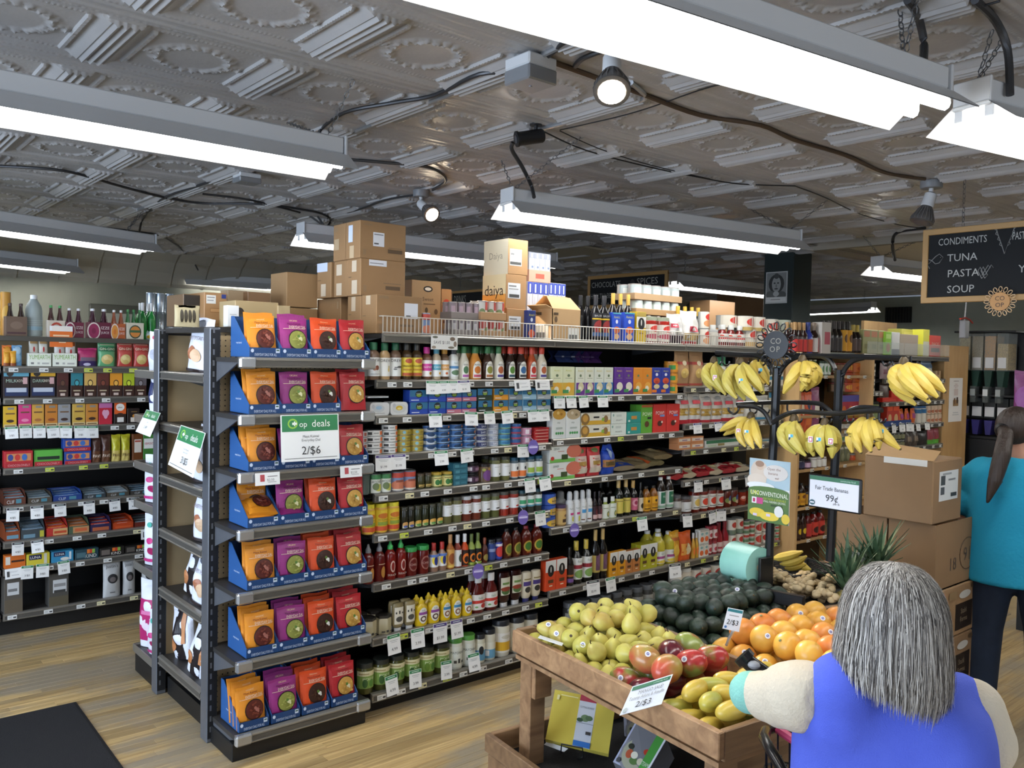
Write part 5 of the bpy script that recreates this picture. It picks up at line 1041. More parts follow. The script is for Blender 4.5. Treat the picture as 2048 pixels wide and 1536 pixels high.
# ================================================================ PLYWOOD UNIT AND FAR BAYS
W1, W2, W3 = (1420, 900, .2279), (1580, 690, .13667), (1660, 690, .14972)
row(W2, WZ[0], Y5, 'on top plywood shelf', [(130, 250, 200, 2, cyl('tall', '#9a3a2a', '#d8d0c8', '#d8d3c8', 'e .5 .5 .3 .3 #b0402c'), 'small red drink bottle behind the single banana bunch', 'drink_bottle', ct), (252, 450, 215, 3, cyl('beer', '#5a6a3a', '#c9c2a0', '#d0d4c4', ''), 'small green bottle hidden by bananas', 'drink_bottle', ct), (470, 620, 232, 3, cyl('tall', '#3f5a3a', '#2a3a2a', '#d3d8cc', 'e .5 .5 .2 .3 #5f8a5a'), 'green and white drink can', 'drink_can', 'can')])
row(W2, WZ[2], Y5, 'on second plywood shelf', [(110, 160, 660, 1, carton('#2f86a8', 'r .2 .3 .8 .7 #7fb4c8', .8), 'tall blue box', 'box_pack', 'box'), (165, 240, 700, 1, pillow('#c8542c', 'e .5 .6 .3 .15 #e0d0b0', .05), 'orange snack pouch', 'snack_pouch', 'bag'), (240, 350, 690, 1, pillow('#cf5e34', 'e .4 .7 .2 .12 #2a3450;r .1 .2 .9 .4 #d8733c', .05), 'red-orange snack pouch with blue print', 'snack_pouch', 'bag'), (350, 470, 620, 1, pillow('#8a4a6a', 'e .5 .5 .3 .2 #d8d0c0', .06), 'plum coloured snack pouch', 'snack_pouch', 'bag')])
sy = lambda b, l, s='': cyl('jug', b, '#1c1a18', l, s, (.08, .6), .8)
row(W1, WZ[3], Y5, 'on third plywood shelf', [(752, 850, 75, 2, cyl('jar', '#1c1a26', '#17161a', '#3a3a5a', ''), 'dark berry jam jar', 'jam_jar', 'jar'), (850, 910, 82, 1, cyl('jar', '#4a2a3a', '#2a2226', '#c9a8c0', ''), 'pink-label jam jar', 'jam_jar', 'jar'), (912, 1040, 60, 3, cyl('tall', '#5a2a20', '#d8d5cc', '#dedbd2', ''), 'white-topped syrup bottle', 'syrup_bottle', ct)])
row(W1, WZ[4], Y5, 'on fourth plywood shelf', [(752, 856, 300, 2, sy('#2c1a12', '#d8a02a', 'e .5 .7 .2 .15 #6a3a1a;r .2 .2 .8 .4 #b5781c'), 'dark syrup bottle with orange label', 'syrup_bottle', ct), (858, 1040, 310, 3, sy('#2a1810', '#c9942c'), 'syrup bottle behind the banana price sign', 'syrup_bottle', ct)])
row(W1, WZ[5], Y5, 'on fifth plywood shelf', [(735, 774, 610, 1, sy('#33161a', '#b8302c'), 'dark juice bottle with red label', 'juice_bottle', ct), (776, 858, 565, 2, sy('#33180f', '#3a1f14', 'e .5 .5 .24 .22 #d8b42a'), 'brown bottle with round yellow label', 'juice_bottle', ct), (862, 910, 560, 1, sy('#5a1412', '#b5302c'), 'slim red juice bottle', 'juice_bottle', ct), (912, 1032, 540, 2, sy('#6a120e', '#c23a2c', 'e .5 .4 .26 .25 #3a1a14'), 'wide red juice bottle', 'juice_bottle', ct)])
sm = 'on far spice bay, '
row(W3, NZ[1], Y6, 'on far bay top shelf', [(80, 232, 240, 2, cyl('jar', '#5a4a34', '#8a3a2a', '#8a6a4a', '', (.1, .8)), 'brown spice jar', 'spice_jar', 'jar', {'stack': 3}), (234, 345, 240, 1, cyl('can', '#b0482a', None, '#b8482a', 'e .5 .5 .3 .3 #d8a03a'), 'red-orange spice tin', 'spice_tin', 'tin', {'stack': 3}), (350, 470, 240, 1, cyl('can', '#d8752c', None, '#d8752c', 'e .6 .4 .3 .3 #b8502c'), 'bright orange spice tin', 'spice_tin', 'tin', {'stack': 3}), (472, 636, 245, 2, cyl('can', '#cfc8b8', None, '#d3cbbb', 'e .5 .5 .2 .2 #3a3a34'), 'cream spice tin', 'spice_tin', 'tin', {'stack': 3})])
row(W3, NZ[2], Y6, 'on far bay second shelf', [(150, 488, 668, 4, carton('#a8324a', 'r 0 .75 1 1 #5a5aa8;e .5 .4 .3 .2 #d8702c;r .1 .1 .9 .2 #d8b04a', .6), 'red and violet tea box', 'tea_box', 'box'), (500, 690, 750, 2, cyl('tall', '#4a4a34', '#2a2a26', '#8a9a6a', ''), 'green tea jar', 'tea_jar', 'jar')])
row(W3, NZ[3], Y6, 'on far bay third shelf', [(145, 300, 1060, 2, pillow('#cfccc2', 'r .1 .1 .9 .3 #5a9a7a', .05), 'white and green packet', 'packet', 'bag'), (300, 700, 1080, 4, cyl('jar', '#6a5a3a', '#3a3a38', '#b5a88a', ''), 'tan jar hidden by bananas', 'spice_jar', 'jar')])
row(W3, NZ[4], Y6, 'on far bay fourth shelf', [(140, 290, 1340, 2, pillow('#6a6a4a', 'e .5 .4 .3 .2 #8a8a6a;r .1 .8 .9 .9 #c9c4b0', .06), 'olive grain packet', 'packet', 'bag'), (300, 430, 1440, 2, cyl('jar', '#b5502a', '#8a8a84', '#c8582c', ''), 'orange jar', 'spice_jar', 'jar')])
row(W3, OZ[1], Y6, 'on end bay top shelf', [(700, 800, 240, 1, pillow('#b09aa0', 'r .2 .3 .8 .6 #8a5a6a', .05), 'pinkish cellophane packet', 'packet', 'bag'), (800, 1250, 235, 4, pillow('#9a8a84', 'r .2 .3 .8 .6 #7a6a5a', .05), 'grey cellophane packet behind bananas', 'packet', 'bag'), (1255, 1400, 205, 1, pillow('#9fb4c8', 'e .5 .4 .4 .2 #dcdcd8;r 0 .6 1 .8 #4a6a8a', .07, wav=.2), 'pale blue crinkled packet', 'packet', 'bag'), (1410, 1480, 345, 1, carton('#c9ab82', 'r .3 .5 .7 1 #8a6a4a'), 'small tan open box', 'box_pack', 'box')])
row(W3, OZ[2], Y6, 'on end bay second shelf', [(705, 820, 500, 1, pillow('#5a4a42', '', .06), 'dark brown packet', 'packet', 'bag'), (820, 900, 610, 1, carton('#c8301f', '', .5), 'bright red tray', 'tray', 'tray'), (700, 1100, 700, 2, carton('#c22a1c', 'r .1 .3 .9 .5 #e0503a', .2), 'low red display tray', 'tray', 'tray', {'dy': -.006}), (1330, 1500, 500, 3, cyl('jar', '#6a5a3a', '#8a8a84', '#a89a7a', ''), 'small jar near the tan board', 'spice_jar', 'jar')])
row(W3, OZ[3], Y6, 'on end bay third shelf', [(760, 930, 790, 2, carton('#b8382a', 'e .5 .35 .3 .2 #d8b07a;r .1 .7 .9 .9 #d8542c', .5), 'red snack box', 'snack_box', 'box'), (935, 1170, 850, 3, pillow('#d8692a', 'r .1 .4 .9 .7 #9a3a7a', .05), 'leaning orange packet', 'packet', 'bag', {'rz': .3}), (1180, 1310, 810, 2, cyl('tall', '#c9c4b4', '#2f5a86', '#d3cebf', 'r 0 .7 1 1 #2f6a96'), 'blue-topped white bottle', 'drink_bottle', ct), (1312, 1510, 800, 4, cyl('can', '#c9b59a', None, '#d0b9a0', 'e .5 .3 .3 .2 #b06a4a'), 'cream and pink can', 'drink_can', 'can', {'stack': 2}), (700, 1095, 1010, 1, carton('#24407a', 'e .3 .5 .04 .2 #d8d8e0;e .6 .5 .04 .2 #d8d8e0', .1), 'low navy display tray', 'tray', 'tray', {'dy': -.012})])
row(W3, OZ[4], Y6, 'on end bay fourth shelf', [(800, 1020, 1160, 4, cyl('jar', '#2c3020', '#8a8a86', '#7a7a5a', ''), 'dark herb jar', 'spice_jar', 'jar', {'stack': 2}), (1030, 1200, 1130, 2, pillow('#4a4038', 'r .2 .3 .8 .6 #8a7a6a', .06, wav=.2), 'dark cellophane packet', 'packet', 'bag'), (1200, 1330, 1150, 1, pillow('#2f2c2a', '', .06), 'black packet', 'packet', 'bag'), (1330, 1480, 1120, 2, pillow('#8a3a44', 'r 0 0 1 .3 #5aa83a', .05), 'maroon and green packet', 'packet', 'bag')])
hangtag(W3, Y6, 'under end bay third shelf', [(818, 880, 1055, 1170, 'k', '2/$5'), (925, 990, 1045, 1155, 'k', '2/$5'), (1020, 1110, 1040, 1150, 'k', '2/$5'), (1140, 1200, 1040, 1145, 'k', '2/$5'), (1262, 1325, 1030, 1130, 'k', '2/$5')])
# ================================================================ DAL POUCHES IN BLUE TRAYS (end unit)
DC = [('orange', '#d98a24', '#5a241c', '#7a3a2c', '#a0655a'), ('magenta', '#8c2a72', '#8c9044', '#a5a858', '#d8d6a8'), ('red-orange', '#d24a1c', '#3a2018', '#4a2c20', '#dfe0d8'), ('crimson', '#a82028', '#c79a4a', '#d3ac5c', '#e0d6b0')]
XL, XR = 1.535, 2.145; CW = (XR-XL)/4
def dal(c):
    nm, col, b1, b2, b3 = DC[c]; g = random.Random(c); s = f't .5 .9 .035 #e8c9a0 .7 ORGANIC;t .5 .83 .05 {"#7a2a1c" if c != 1 else "#4a1030"} .55 Maya Kaimal;t .62 .745 .07 #f0dfc8 .62 EVERYDAY DAL;r .1 .695 .9 .705 #ecd0b4;r .05 .2 .3 .5 {col};e .58 .42 .34 .25 #2a1a16;e .58 .42 .31 .225 {b1};'
    for _ in range(22):
        a, r_ = g.uniform(0, 6.28), g.uniform(.02, .25); s += f'e {.58+r_*math.cos(a):.3f} {.42+r_*.72*math.sin(a):.3f} {g.uniform(.02,.045):.3f} {g.uniform(.012,.028):.3f} {b2};'
    s += f'e .6 .44 .07 .04 {b3};e .54 .49 .05 .035 {"#5a7a34" if c else b3};e .63 .40 .035 .03 {b3}'
    return pillow(col, s, .032, .07, m=mat(col, .42, bump=.25, bscale=35), wav=.08, seed=c)
def tray(w, h, d):
    k = ('dt', round(w, 3), round(d, 3))
    if k in _B: return _B[k]
    cb = P('#183c6a'); t = .0025; lo = .043; b = MB().box(-w/2, w/2, -d/2, -d/2+t, 0, lo, cb).box(-w/2, w/2, d/2-t, d/2, 0, h, cb).box(-w/2, w/2, -d/2, d/2, 0, t, cb)
    sides = []
    for x in (-w/2, w/2-t):
        m = MB(); m.add([(x+a, y, z) for a in (0, t) for y, z in ((-d/2, 0), (d/2, 0), (d/2, h), (d/2-.03, h), (-d/2, lo))], [(0, 4, 3, 2, 1), (5, 6, 7, 8, 9)]+[(i, (i+1) % 5, 5+(i+1) % 5, 5+i) for i in range(5)], P('#2a568f'))  # window light on the tray sides put into a paler blue
        if x < 0: art(m, 't .45 .35 .05 #cfdcf0 .4 maya kaimal', d, h, lambda u, v, o: (x-o, d/2-u*d, v*h))
        sides.append(('side_panel', m.mesh()))
    f = MB(); art(f, 'e .08 .72 .05 .2 #c9d6ea;r .82 .5 .95 .95 #cdd8e8;r .84 .7 .93 .85 #3a5a4a;t .5 .3 .3 #cdd9ec .7 EVERYDAY DALS FOR ALL', w*.98, lo*.95, flat(w*.98, lo*.95, -d/2-.0003)); 
    _B[k] = [('body', b.mesh()), sides[0], sides[1], ('printed_front', f.mesh())]; return _B[k]
SHN = ['top', 'second', 'third', 'fourth', 'fifth', 'sixth', 'bottom']; COLN = ['first', 'second', 'third', 'fourth']
NB = [(2, 2, 1, 1), (2, 1, 1, 2), (3, 1, 1, 1), (1, 1, 2, 1), (2, 2, 3, 3), (3, 3, 3, 3), (3, 3, 3, 3)]
DP = [dal(c) for c in range(4)]; PH_ = .185
for s, z in enumerate(DZ):
    yf = 3.600; d = .21; dx = -.035 if s == 6 else 0
    for c in range(4):
        x = XL+dx+CW*(c+.5)+(.012 if s == 6 else .004)*c*0; gap = .012 if s == 6 else .002
        zt = z+.004; nm = DC[c][0]
        if not (s == 1 and c == 3):
            put(tray(CW-gap, .185, d), 'display_tray', f'blue cardboard tray of {nm} dal pouches on {SHN[s]} end-unit shelf', 'tray', (x, yf+d/2, zt), group='blue dal trays')
        n = NB[s][c]
        for k in range(n):
            fallen = s == 3 and c < 2 and k == 0
            pw = CW-.014; back = .0 if n > 1 or s not in (3,) else .05
            y = yf+.026+k*.037+(.10 if s == 3 and c == 0 else .03 if s == 3 and c == 1 else 0)
            ht = PH_*(1.04 if k else 1)
            lb = f"{'front ' if k == 0 else 'second ' if k == 1 else 'third '}{nm} dal pouch in tray on {SHN[s]} end-unit shelf"
            put(DP[c](pw, ht), 'dal_pouch', lb, 'pouch', (x+rnd.uniform(-.003, .003)+(.004 if k else 0)*(1 if c else -1), y, zt+.003+(.006*k)), rot=(math.radians(-7+rnd.uniform(-3, 2)), rnd.uniform(-.03, .03), rnd.uniform(-.05, .05)), group=f'{nm} dal pouches')
    if s == 3:
        for c, xx, zz, rx, lb in ((0, XL+CW*.48, .038, -62, 'orange dal pouch slumped flat at the front of a half-empty tray'), (0, XL+CW*.55, .058, -66, 'second orange dal pouch lying on the slumped one'), (1, XL+CW*1.5, .040, -68, 'magenta dal pouch fallen flat toward the tray front')):
            put(DP[c](CW-.02, PH_), 'dal_pouch', lb, 'pouch', (xx, 3.615, z+zz), rot=(math.radians(rx), .05, rnd.uniform(-.1, .1)), group=None)
# large sale sign and two paper tags on the end unit
def sign(name, w, h, spec, label, loc, rot, cat='sign', bg='#f1f2f1', th=.0012):
    mb = MB().box(-w/2, w/2, -th, 0, -h, 0, P(bg)); art(mb, spec, w, h, flat(w, h, -th-.0002, -h)); return tag(link(name, mb.mesh(), None, loc, rot), label, cat)
pa, pb = onY(561, 829, 3.545), onY(676, 829, 3.545); h_ = onY(565, 829, 3.545).z-onY(570, 922, 3.545).z
coop = 'r .02 .64 .98 .985 #2f7a4c;e .2 .81 .085 .11 #8fc24a;e .2 .81 .06 .075 #2f7a4c;r .19 .785 .27 .835 #eef4ea;r .22 .76 .24 .86 #eef4ea;t .375 .8 .13 #f2f6ee .24 op;t .68 .81 .16 #f4f7f0 .4 deals;'
sign('sale_sign', pb.x-pa.x, h_, coop+'t .5 .53 .055 #333 .4 Maya Kaimal;t .5 .45 .06 #777 .4 Everyday Dal;t .5 .23 .18 #2a2a2a .45 2/$6;r .05 .055 .95 .065 #555', 'large green and white sale sign reading 2/$6 on the end unit', ((pa.x+pb.x)/2, 3.545, (pa.z+pb.z)/2), (math.radians(-5), .0, -.02))
for (px, py), lb in (((534, 945), 'small white paper tag under the leftmost third-shelf tray'), ((701, 931), 'small white paper tag under the rightmost third-shelf tray')):
    p = onY(px, py, 3.555); sign('shelf_card', .115, .055, 'r .2 .3 .38 .85 #b04a50;r .5 .65 .9 .72 #888;t .62 .42 .2 #777 .3 $2.50;r .5 .2 .85 .26 #bbb', lb, (p.x, 3.552, p.z), (math.radians(-6), 0, .0))
# chip bags and sign on the end cap (they face the camera's left)
def chip(spec_side, label, Y, z, rx=0, x=1.60, h=.27, w=.17, tilt=0, back='#e6e8f2'):
    o = put(pillow(back, spec_side, .09, .06, wav=.2, seed=int(Y*100))(w, h), 'chip_bag', label, 'bag', (x, Y, z+.003), rot=(math.radians(rx), math.radians(tilt), -PI/2+.25)); return o
pot = 'e .42 .35 .2 .13 #a86a4a;e .6 .3 .2 .12 #d8b490;e .5 .86 .26 .1 #5a5f6a;t .5 .62 .07 #8a7a80 .8 SWEET POTATO;r 0 0 1 .05 #2a1f1f'
dark = 'r .3 0 .75 1 #1c1416;e .2 .3 .2 .14 #b8784a;r .7 .3 .85 .9 #c98a5a'
for px_, i, sp, tl, x, lb in ((398, 0, pot, 4, 1.55, 'white sweet potato chip bag on the top end-cap shelf'), (402, 2, pot, 12, 1.55, 'white chip bag leaning behind the end-cap sale sign'), (409, 3, pot, 3, 1.54, 'white chip bag mostly hidden on the fourth end-cap shelf'), (389, 4, dark, 12, 1.56, 'dark-backed chip bag leaning on the fifth end-cap shelf'), (406, 4, pot, 9, 1.53, 'pale chip bag in front on the fifth end-cap shelf'), (372, 5, dark, -12, 1.56, 'black-sided chip bag slumped on the bottom end-cap shelf'), (397, 5, dark, 14, 1.53, 'white and brown chip bag on the bottom end-cap shelf')):
    chip(sp, lb, onX(px_, 760+i*110, x).y, CZs[i], rx=-4, x=x, tilt=tl)
dX = lambda x, y, X: X/ray(x, y).x
cs = coop+'t .5 .5 .045 #555 .6 Food Should;t .5 .43 .045 #777 .5 Taste Good;t .55 .25 .16 #3a3a3a .5 3/$5;r .05 .06 .95 .07 #555'
for px, sp_, lb in ((((362, 850), (411, 866), (386, 956), (336, 929)), cs, 'green and white sale sign reading 3/$5 slanting off the end cap'), (((293, 819), (321, 826), (300, 874), (271, 863)), coop+'t .5 .5 .05 #777 .4 SALE;t .5 .3 .12 #666 .4 2.49', 'small slanted sale sign left of the far upright')):
    t_ = [dX(x, y, 1.445) for x, y in px[:2]]; slab('sale_sign', lb, 'sign', px, [t_[0], t_[1], t_[1]-.06, t_[0]-.06], .0012, sp_, '#f1f2f1')
# bags on the far unit's outer shelves
pk_ = 'e .4 .5 .14 .06 #c2307a;e .65 .62 .12 .05 #c2307a;e .5 .3 .2 .08 #a82460;e .3 .8 .1 .05 #4fb0a0;r .1 .08 .9 .14 #c2307a'
for i, (zi, sp, w, h, lb) in enumerate(((0, 'e .3 .85 .1 .05 #c24a6a;e .5 .4 .25 .15 #b5b9c9;r .6 .05 .9 .2 #c23a5a', .16, .215, 'white boxy bag at the top of the far end unit'), (1, 'r .1 .3 .35 .95 #2a3460;e .65 .3 .2 .1 #d8d0b0', .15, .24, 'navy and white bag on the second far-unit shelf'), (3, pk_, .19, .26, 'white bag with pink dots, upper of two on the far unit'), (4, pk_, .19, .28, 'white bag with pink dots, lower of two on the far unit'), (5, 'r 0 .1 1 .72 #b02468;e .5 .35 .25 .1 #e0d0dc;r .2 .5 .8 .56 #d87aaa', .20, .38, 'tall magenta and white bag on the far unit base'))):
    zb = (BZ[0], BZ[1]+.0, BZ[3], BZ[4], BZ[5])[i]-(0 if i != 2 else .0)
    put(pillow('#e4e6ee', sp, .09, .08, wav=.2, seed=i)(w, h), 'snack_bag', lb, 'bag', (1.55, onX((321, 322, 318, 318, 312)[i], 900, 1.55).y, zb+.003), rot=(0, 0, -PI/2+.5))
put(pillow('#e4e6ee', pk_, .09, .08, wav=.2, seed=9)(.19, .24), 'snack_bag', 'dotted white bag tucked behind the magenta bag on far unit base', 'bag', (1.53, onX(322, 1200, 1.53).y, BZ[5]+.003), rot=(0, 0, -PI/2+.3))
# ================================================================ LEFT SNACK GONDOLA
ph = 'on the snack gondola top'
ZT = 1.885
fp = lambda col, sp, liq, cap: (carton(col, sp, .7), liq, cap)
def pack(x0, x1, yt, ybt, col, sp, liq, cap, label, nb=2, T=L1, z=ZT, Y=YL+.02):
    """cardboard bottle carrier with bottles standing in it"""
    a, b = onY(T[0]+x0*T[2], T[1]+yt*T[2], Y), onY(T[0]+x1*T[2], T[1]+yt*T[2], Y); w = b.x-a.x; h = a.z-z; tp = onY(T[0]+x0*T[2], T[1]+ybt*T[2], Y+w*.2).z-z
    c = put(carton(col, sp, .62)(w*.97, h), 'bottle_carrier', label, 'carton', ((a.x+b.x)/2, Y+w*.31, z))
    bt = cyl('beer', liq, cap)(w/nb*.64, tp)
    for i in range(nb):
        for j in range(2):
            pp = put(bt, 'soda_bottle', f"{ordw(i, nb)}bottle, {'front' if j == 0 else 'back'} of the {label}"[:95], 'bottle', ((a.x+b.x)/2+(i-(nb-1)/2)*w/nb, Y+w*.33+(j-.5)*w*.22, z+.004), group='bottles of '+label)
iz = lambda c, r: f'e .22 .45 .3 .55 #d8cdc4;e .22 .45 .25 .46 {r};e .22 .45 .1 .18 {c};t .74 .66 .18 #e6dcd8 .4 IZZE;t .74 .36 .14 #e0d4d0 .4 JUICE'
row(L1, ZT, YL+.03, ph, [(8, 108, 108, 1, cyl('can', '#b08a4a', None, '#c08a34', 'e .5 .5 .3 .2 #d8a84a;r .8 0 1 1 #cfc8ba', (.02, .98)), 'tall yellow can', 'tall_can', 'can', {'dy': .14}),
 (236, 402, 136, 1, cyl('jug', mat('#c5d0d0', .08, trans=.55, ior=1.2), '#e4e6e6', None, 'r .1 .1 .9 .28 #8aa4b0;r .1 .36 .9 .37 #b8c4c6;r .1 .45 .9 .46 #b8c4c6;r .1 .54 .9 .55 #b8c4c6', (.1, .62)), 'clear water jug with white cap', 'water_jug', 'jug')])
pack(50, 250, 325, 212, '#6a5444', 'r .05 .1 .95 .2 #4a2c30;e .5 .55 .3 .2 #7a6454', '#2a1a14', '#4a3a34', 'brown carrier of dark bottles left of the water jug')
pack(430, 592, 362, 232, '#cbbfae', 'e .5 .4 .4 .5 #a8402f;e .5 .4 .3 .36 #cbbfae;e .5 .35 .2 .2 #b5503a', '#3a1a16', '#3f8a4a', 'cream carrier with red ring and green-capped bottles')
pack(596, 762, 378, 258, '#6a1f38', iz('#b03a5a', '#8a2a48'), '#3a1420', '#c9c9cc', 'maroon soda carrier beside the cream one')
pack(800, 1006, 378, 262, '#5f1c34', iz('#7a1f44', '#8e2a52'), '#33121e', '#cfcfd2', 'wide maroon soda carrier with pink ring')
pack(1008, 1136, 392, 275, '#a8562c', iz('#c8722c', '#d08a3c'), '#7a3a1c', '#c9c9c6', 'orange soda carrier with citrus ring')
pack(1142, 1302, 384, 270, '#cfc8b4', 'e .5 .45 .36 .42 #3a4a3a;e .5 .45 .3 .34 #c9803a;r .2 .4 .8 .55 #3a5a3a', '#1f5a2c', '#2f7a3a', 'white carrier with round badge and green bottles', nb=3)
row(L1, ZT, YL+.04, ph, [(1262, 1420, 208, 2, cyl('wine', '#1f7a34', '#c9c9c9'), 'large green glass water bottle', 'water_bottle', 'bottle', {'back': 1}),
 (1330, 1585, 118, 3, cyl('can', mat('#a9b4bf', .25, metal=.6), None), 'silver drink can in tall shrink-wrapped stack', 'drink_can', 'can', {'stack': 2, 'dy': .16, 'z': ZT+.06}),
 (1588, 1730, 262, 2, cyl('can', mat('#b4b8ba', .25, metal=.6), None), 'silver drink can right of the tall stack', 'drink_can', 'can', {'dy': .2, 'z': ZT+.08}),
 (1300, 1420, 452, 1, pillow('#a8c4cc', 'e .5 .3 .3 .2 #d8b02a', .05), 'pale blue pouch at the carrier row end', 'snack_pouch', 'bag')])
put(carton('#6f5a44', '', 1)(.36, .058), 'cardboard_flat', 'cardboard flat under the silver cans', 'carton', (onY(320, 640, 6.3).x+.02, YL+.36, ZT))
ph = 'on the first snack shelf'
gin = lambda g1_, g2_: pillow(g1_, f'e .5 .3 .34 .2 #cfb878;e .4 .36 .14 .09 #e0cf94;e .62 .28 .14 .09 #dcc786;e .5 .2 .16 .08 #c9b06a;r .0 .62 1 .82 {g2_};t .5 .72 .1 #e6dcc0 .85 GIN·GINS;r .1 .88 .9 .9 #d8c9a8'.replace('·', '-'), .05, .06)
row(L1, LZ[1], YL, ph, [
 (20, 108, 590, 1, pillow('#d8702a', 'e .5 .75 .4 .2 #e09a3a;e .5 .4 .4 .2 #d89a2a', .04), 'orange lollipop pack', 'candy_pack', 'bag'),
 (110, 206, 590, 1, pillow('#6a9ac0', 'e .5 .75 .4 .2 #a8c8dc;e .5 .4 .4 .2 #8ab4d0', .04), 'blue lollipop pack', 'candy_pack', 'bag'),
 (35, 152, 640, 2, pillow('#d89a2c', 'r .2 .3 .8 .6 #e0a83a;r 0 0 1 .2 #8a4a2a', .03), 'small orange candy pouch in front', 'candy_pack', 'bag', {'dy': -.01}),
 (252, 470, 662, 1, carton('#e6e8da', 't .5 .72 .36 #7fae4a .9 YUMEARTH;r .12 .15 .25 .3 #7a7a78;r .4 .15 .5 .3 #b5b5ae;r .6 .15 .9 .28 #b5b5ae', .5), 'left white candy display box', 'candy_box', 'box', {'dy': -.008}),
 (476, 702, 662, 1, carton('#e6e8da', 't .5 .72 .36 #7fae4a .9 YUMEARTH;r .12 .15 .25 .3 #7a7a78;r .4 .15 .5 .3 #b5b5ae;r .6 .15 .9 .28 #b5b5ae', .5), 'right white candy display box', 'candy_box', 'box', {'dy': -.008}),
 (262, 440, 525, 2, pillow('#dcd8cc', 'e .5 .6 .1 .1 #c23a3a;r .1 .8 .9 .9 #c9a06a', .03), 'white candy bag rising behind the left box', 'candy_bag', 'bag', {'dy': .05}),
 (490, 690, 520, 2, pillow('#e0dad2', 'e .5 .5 .1 .1 #c23a3a;r .1 .7 .9 .85 #d8703a', .03), 'white candy bag rising behind the right box', 'candy_bag', 'bag', {'dy': .05}),
 (706, 886, 615, 1, pillow('#b5386a', 'r 0 0 1 .3 #3a2a5a;e .45 .12 .2 .08 #c9c4dc;r .1 .3 .9 .5 #6a5a6a', .05), 'pink and purple candy bag', 'candy_bag', 'bag'),
 (888, 1056, 560, 1, gin('#5a9a6a', '#1f6a44'), 'green ginger candy bag', 'ginger_bag', 'bag'),
 (1064, 1356, 560, 2, gin('#b5443c', '#a8362f'), 'red ginger candy bag', 'ginger_bag', 'bag')])
p0, p1 = onY(450*.2214, 560+412*.2214, YL-.01), onY(658*.2214, 560+412*.2214, YL-.01)
sign('orange_sign', p1.x-p0.x, .135, 'r 0 .0 1 .75 #e0702a;r .1 .78 .9 .98 #efe6da;r .15 .5 .85 .58 #f0c9a0;r .4 .2 .7 .26 #f0c9a0', 'orange and white topper sign above the candy boxes', ((p0.x+p1.x)/2, YL-.004, p0.z), (0, 0, 0))
ph = 'on the second snack shelf'
bar = lambda a, b='#3a211a', im='#5a3a2a': carton(b, f'r 0 .45 1 1 {a};e .5 .55 .22 .14 #2a1a14;e .5 .55 .16 .1 {im};r .2 .22 .8 .27 #b5a58a;r .3 .05 .7 .15 #c9b5a8', .5)
chb = lambda bandc, t, s2: carton('#2a1c18', f'r 0 .78 1 1 {bandc};e .25 .88 .14 .1 #2a2420;t .3 .62 .12 #a8bfae .45 {t};t .65 .62 .1 #c9c2b0 .3 {s2};r .76 .5 .94 .74 #c9a0a0;r .04 .06 .96 .36 #1c2c54;r .1 .2 .9 .36 #b8bfcc', .6)
row(L1, LZ[2], YL, ph, [(32, 270, 815, 1, chb('#5a9ab0', 'MILK', '43%'), 'milk chocolate counter box with blue top', 'chocolate_box', 'box'), (274, 508, 815, 1, chb('#c99a2a', 'DARK', '88%'), 'dark chocolate counter box with gold top', 'chocolate_box', 'box'),
 (512, 622, 828, 1, bar('#4a1f1c'), 'maroon chocolate bar stand', 'chocolate_bar', 'bar', {'back': 1}), (636, 750, 826, 1, bar('#2f7a86', im='#3f9aa6'), 'teal chocolate bar stand', 'chocolate_bar', 'bar'), (757, 872, 828, 1, bar('#c9a45a', im='#d8b86a'), 'gold chocolate bar stand', 'chocolate_bar', 'bar'), (876, 988, 830, 1, bar('#5a2c24', im='#7a4030'), 'brown chocolate bar stand', 'chocolate_bar', 'bar'),
 (992, 1108, 832, 1, bar('#d8902a', im='#e0a84a'), 'orange chocolate bar stand', 'chocolate_bar', 'bar'), (1110, 1216, 834, 1, bar('#a8b82a', im='#c0cc3a'), 'lime chocolate bar stand', 'chocolate_bar', 'bar'), (1218, 1328, 836, 1, bar('#5a5458', im='#8a8488'), 'grey patterned chocolate bar stand', 'chocolate_bar', 'bar')])
ph = 'on the third snack shelf'
clv = lambda c, pic='#3a241c': carton(c, f'r 0 0 1 .14 #cfb88a;r .1 .04 .9 .09 #6a5030;r .3 .84 .8 .94 #8a8478;e .5 .3 .3 .07 {pic};r .15 .62 .85 .68 #6a4a2a', .35)
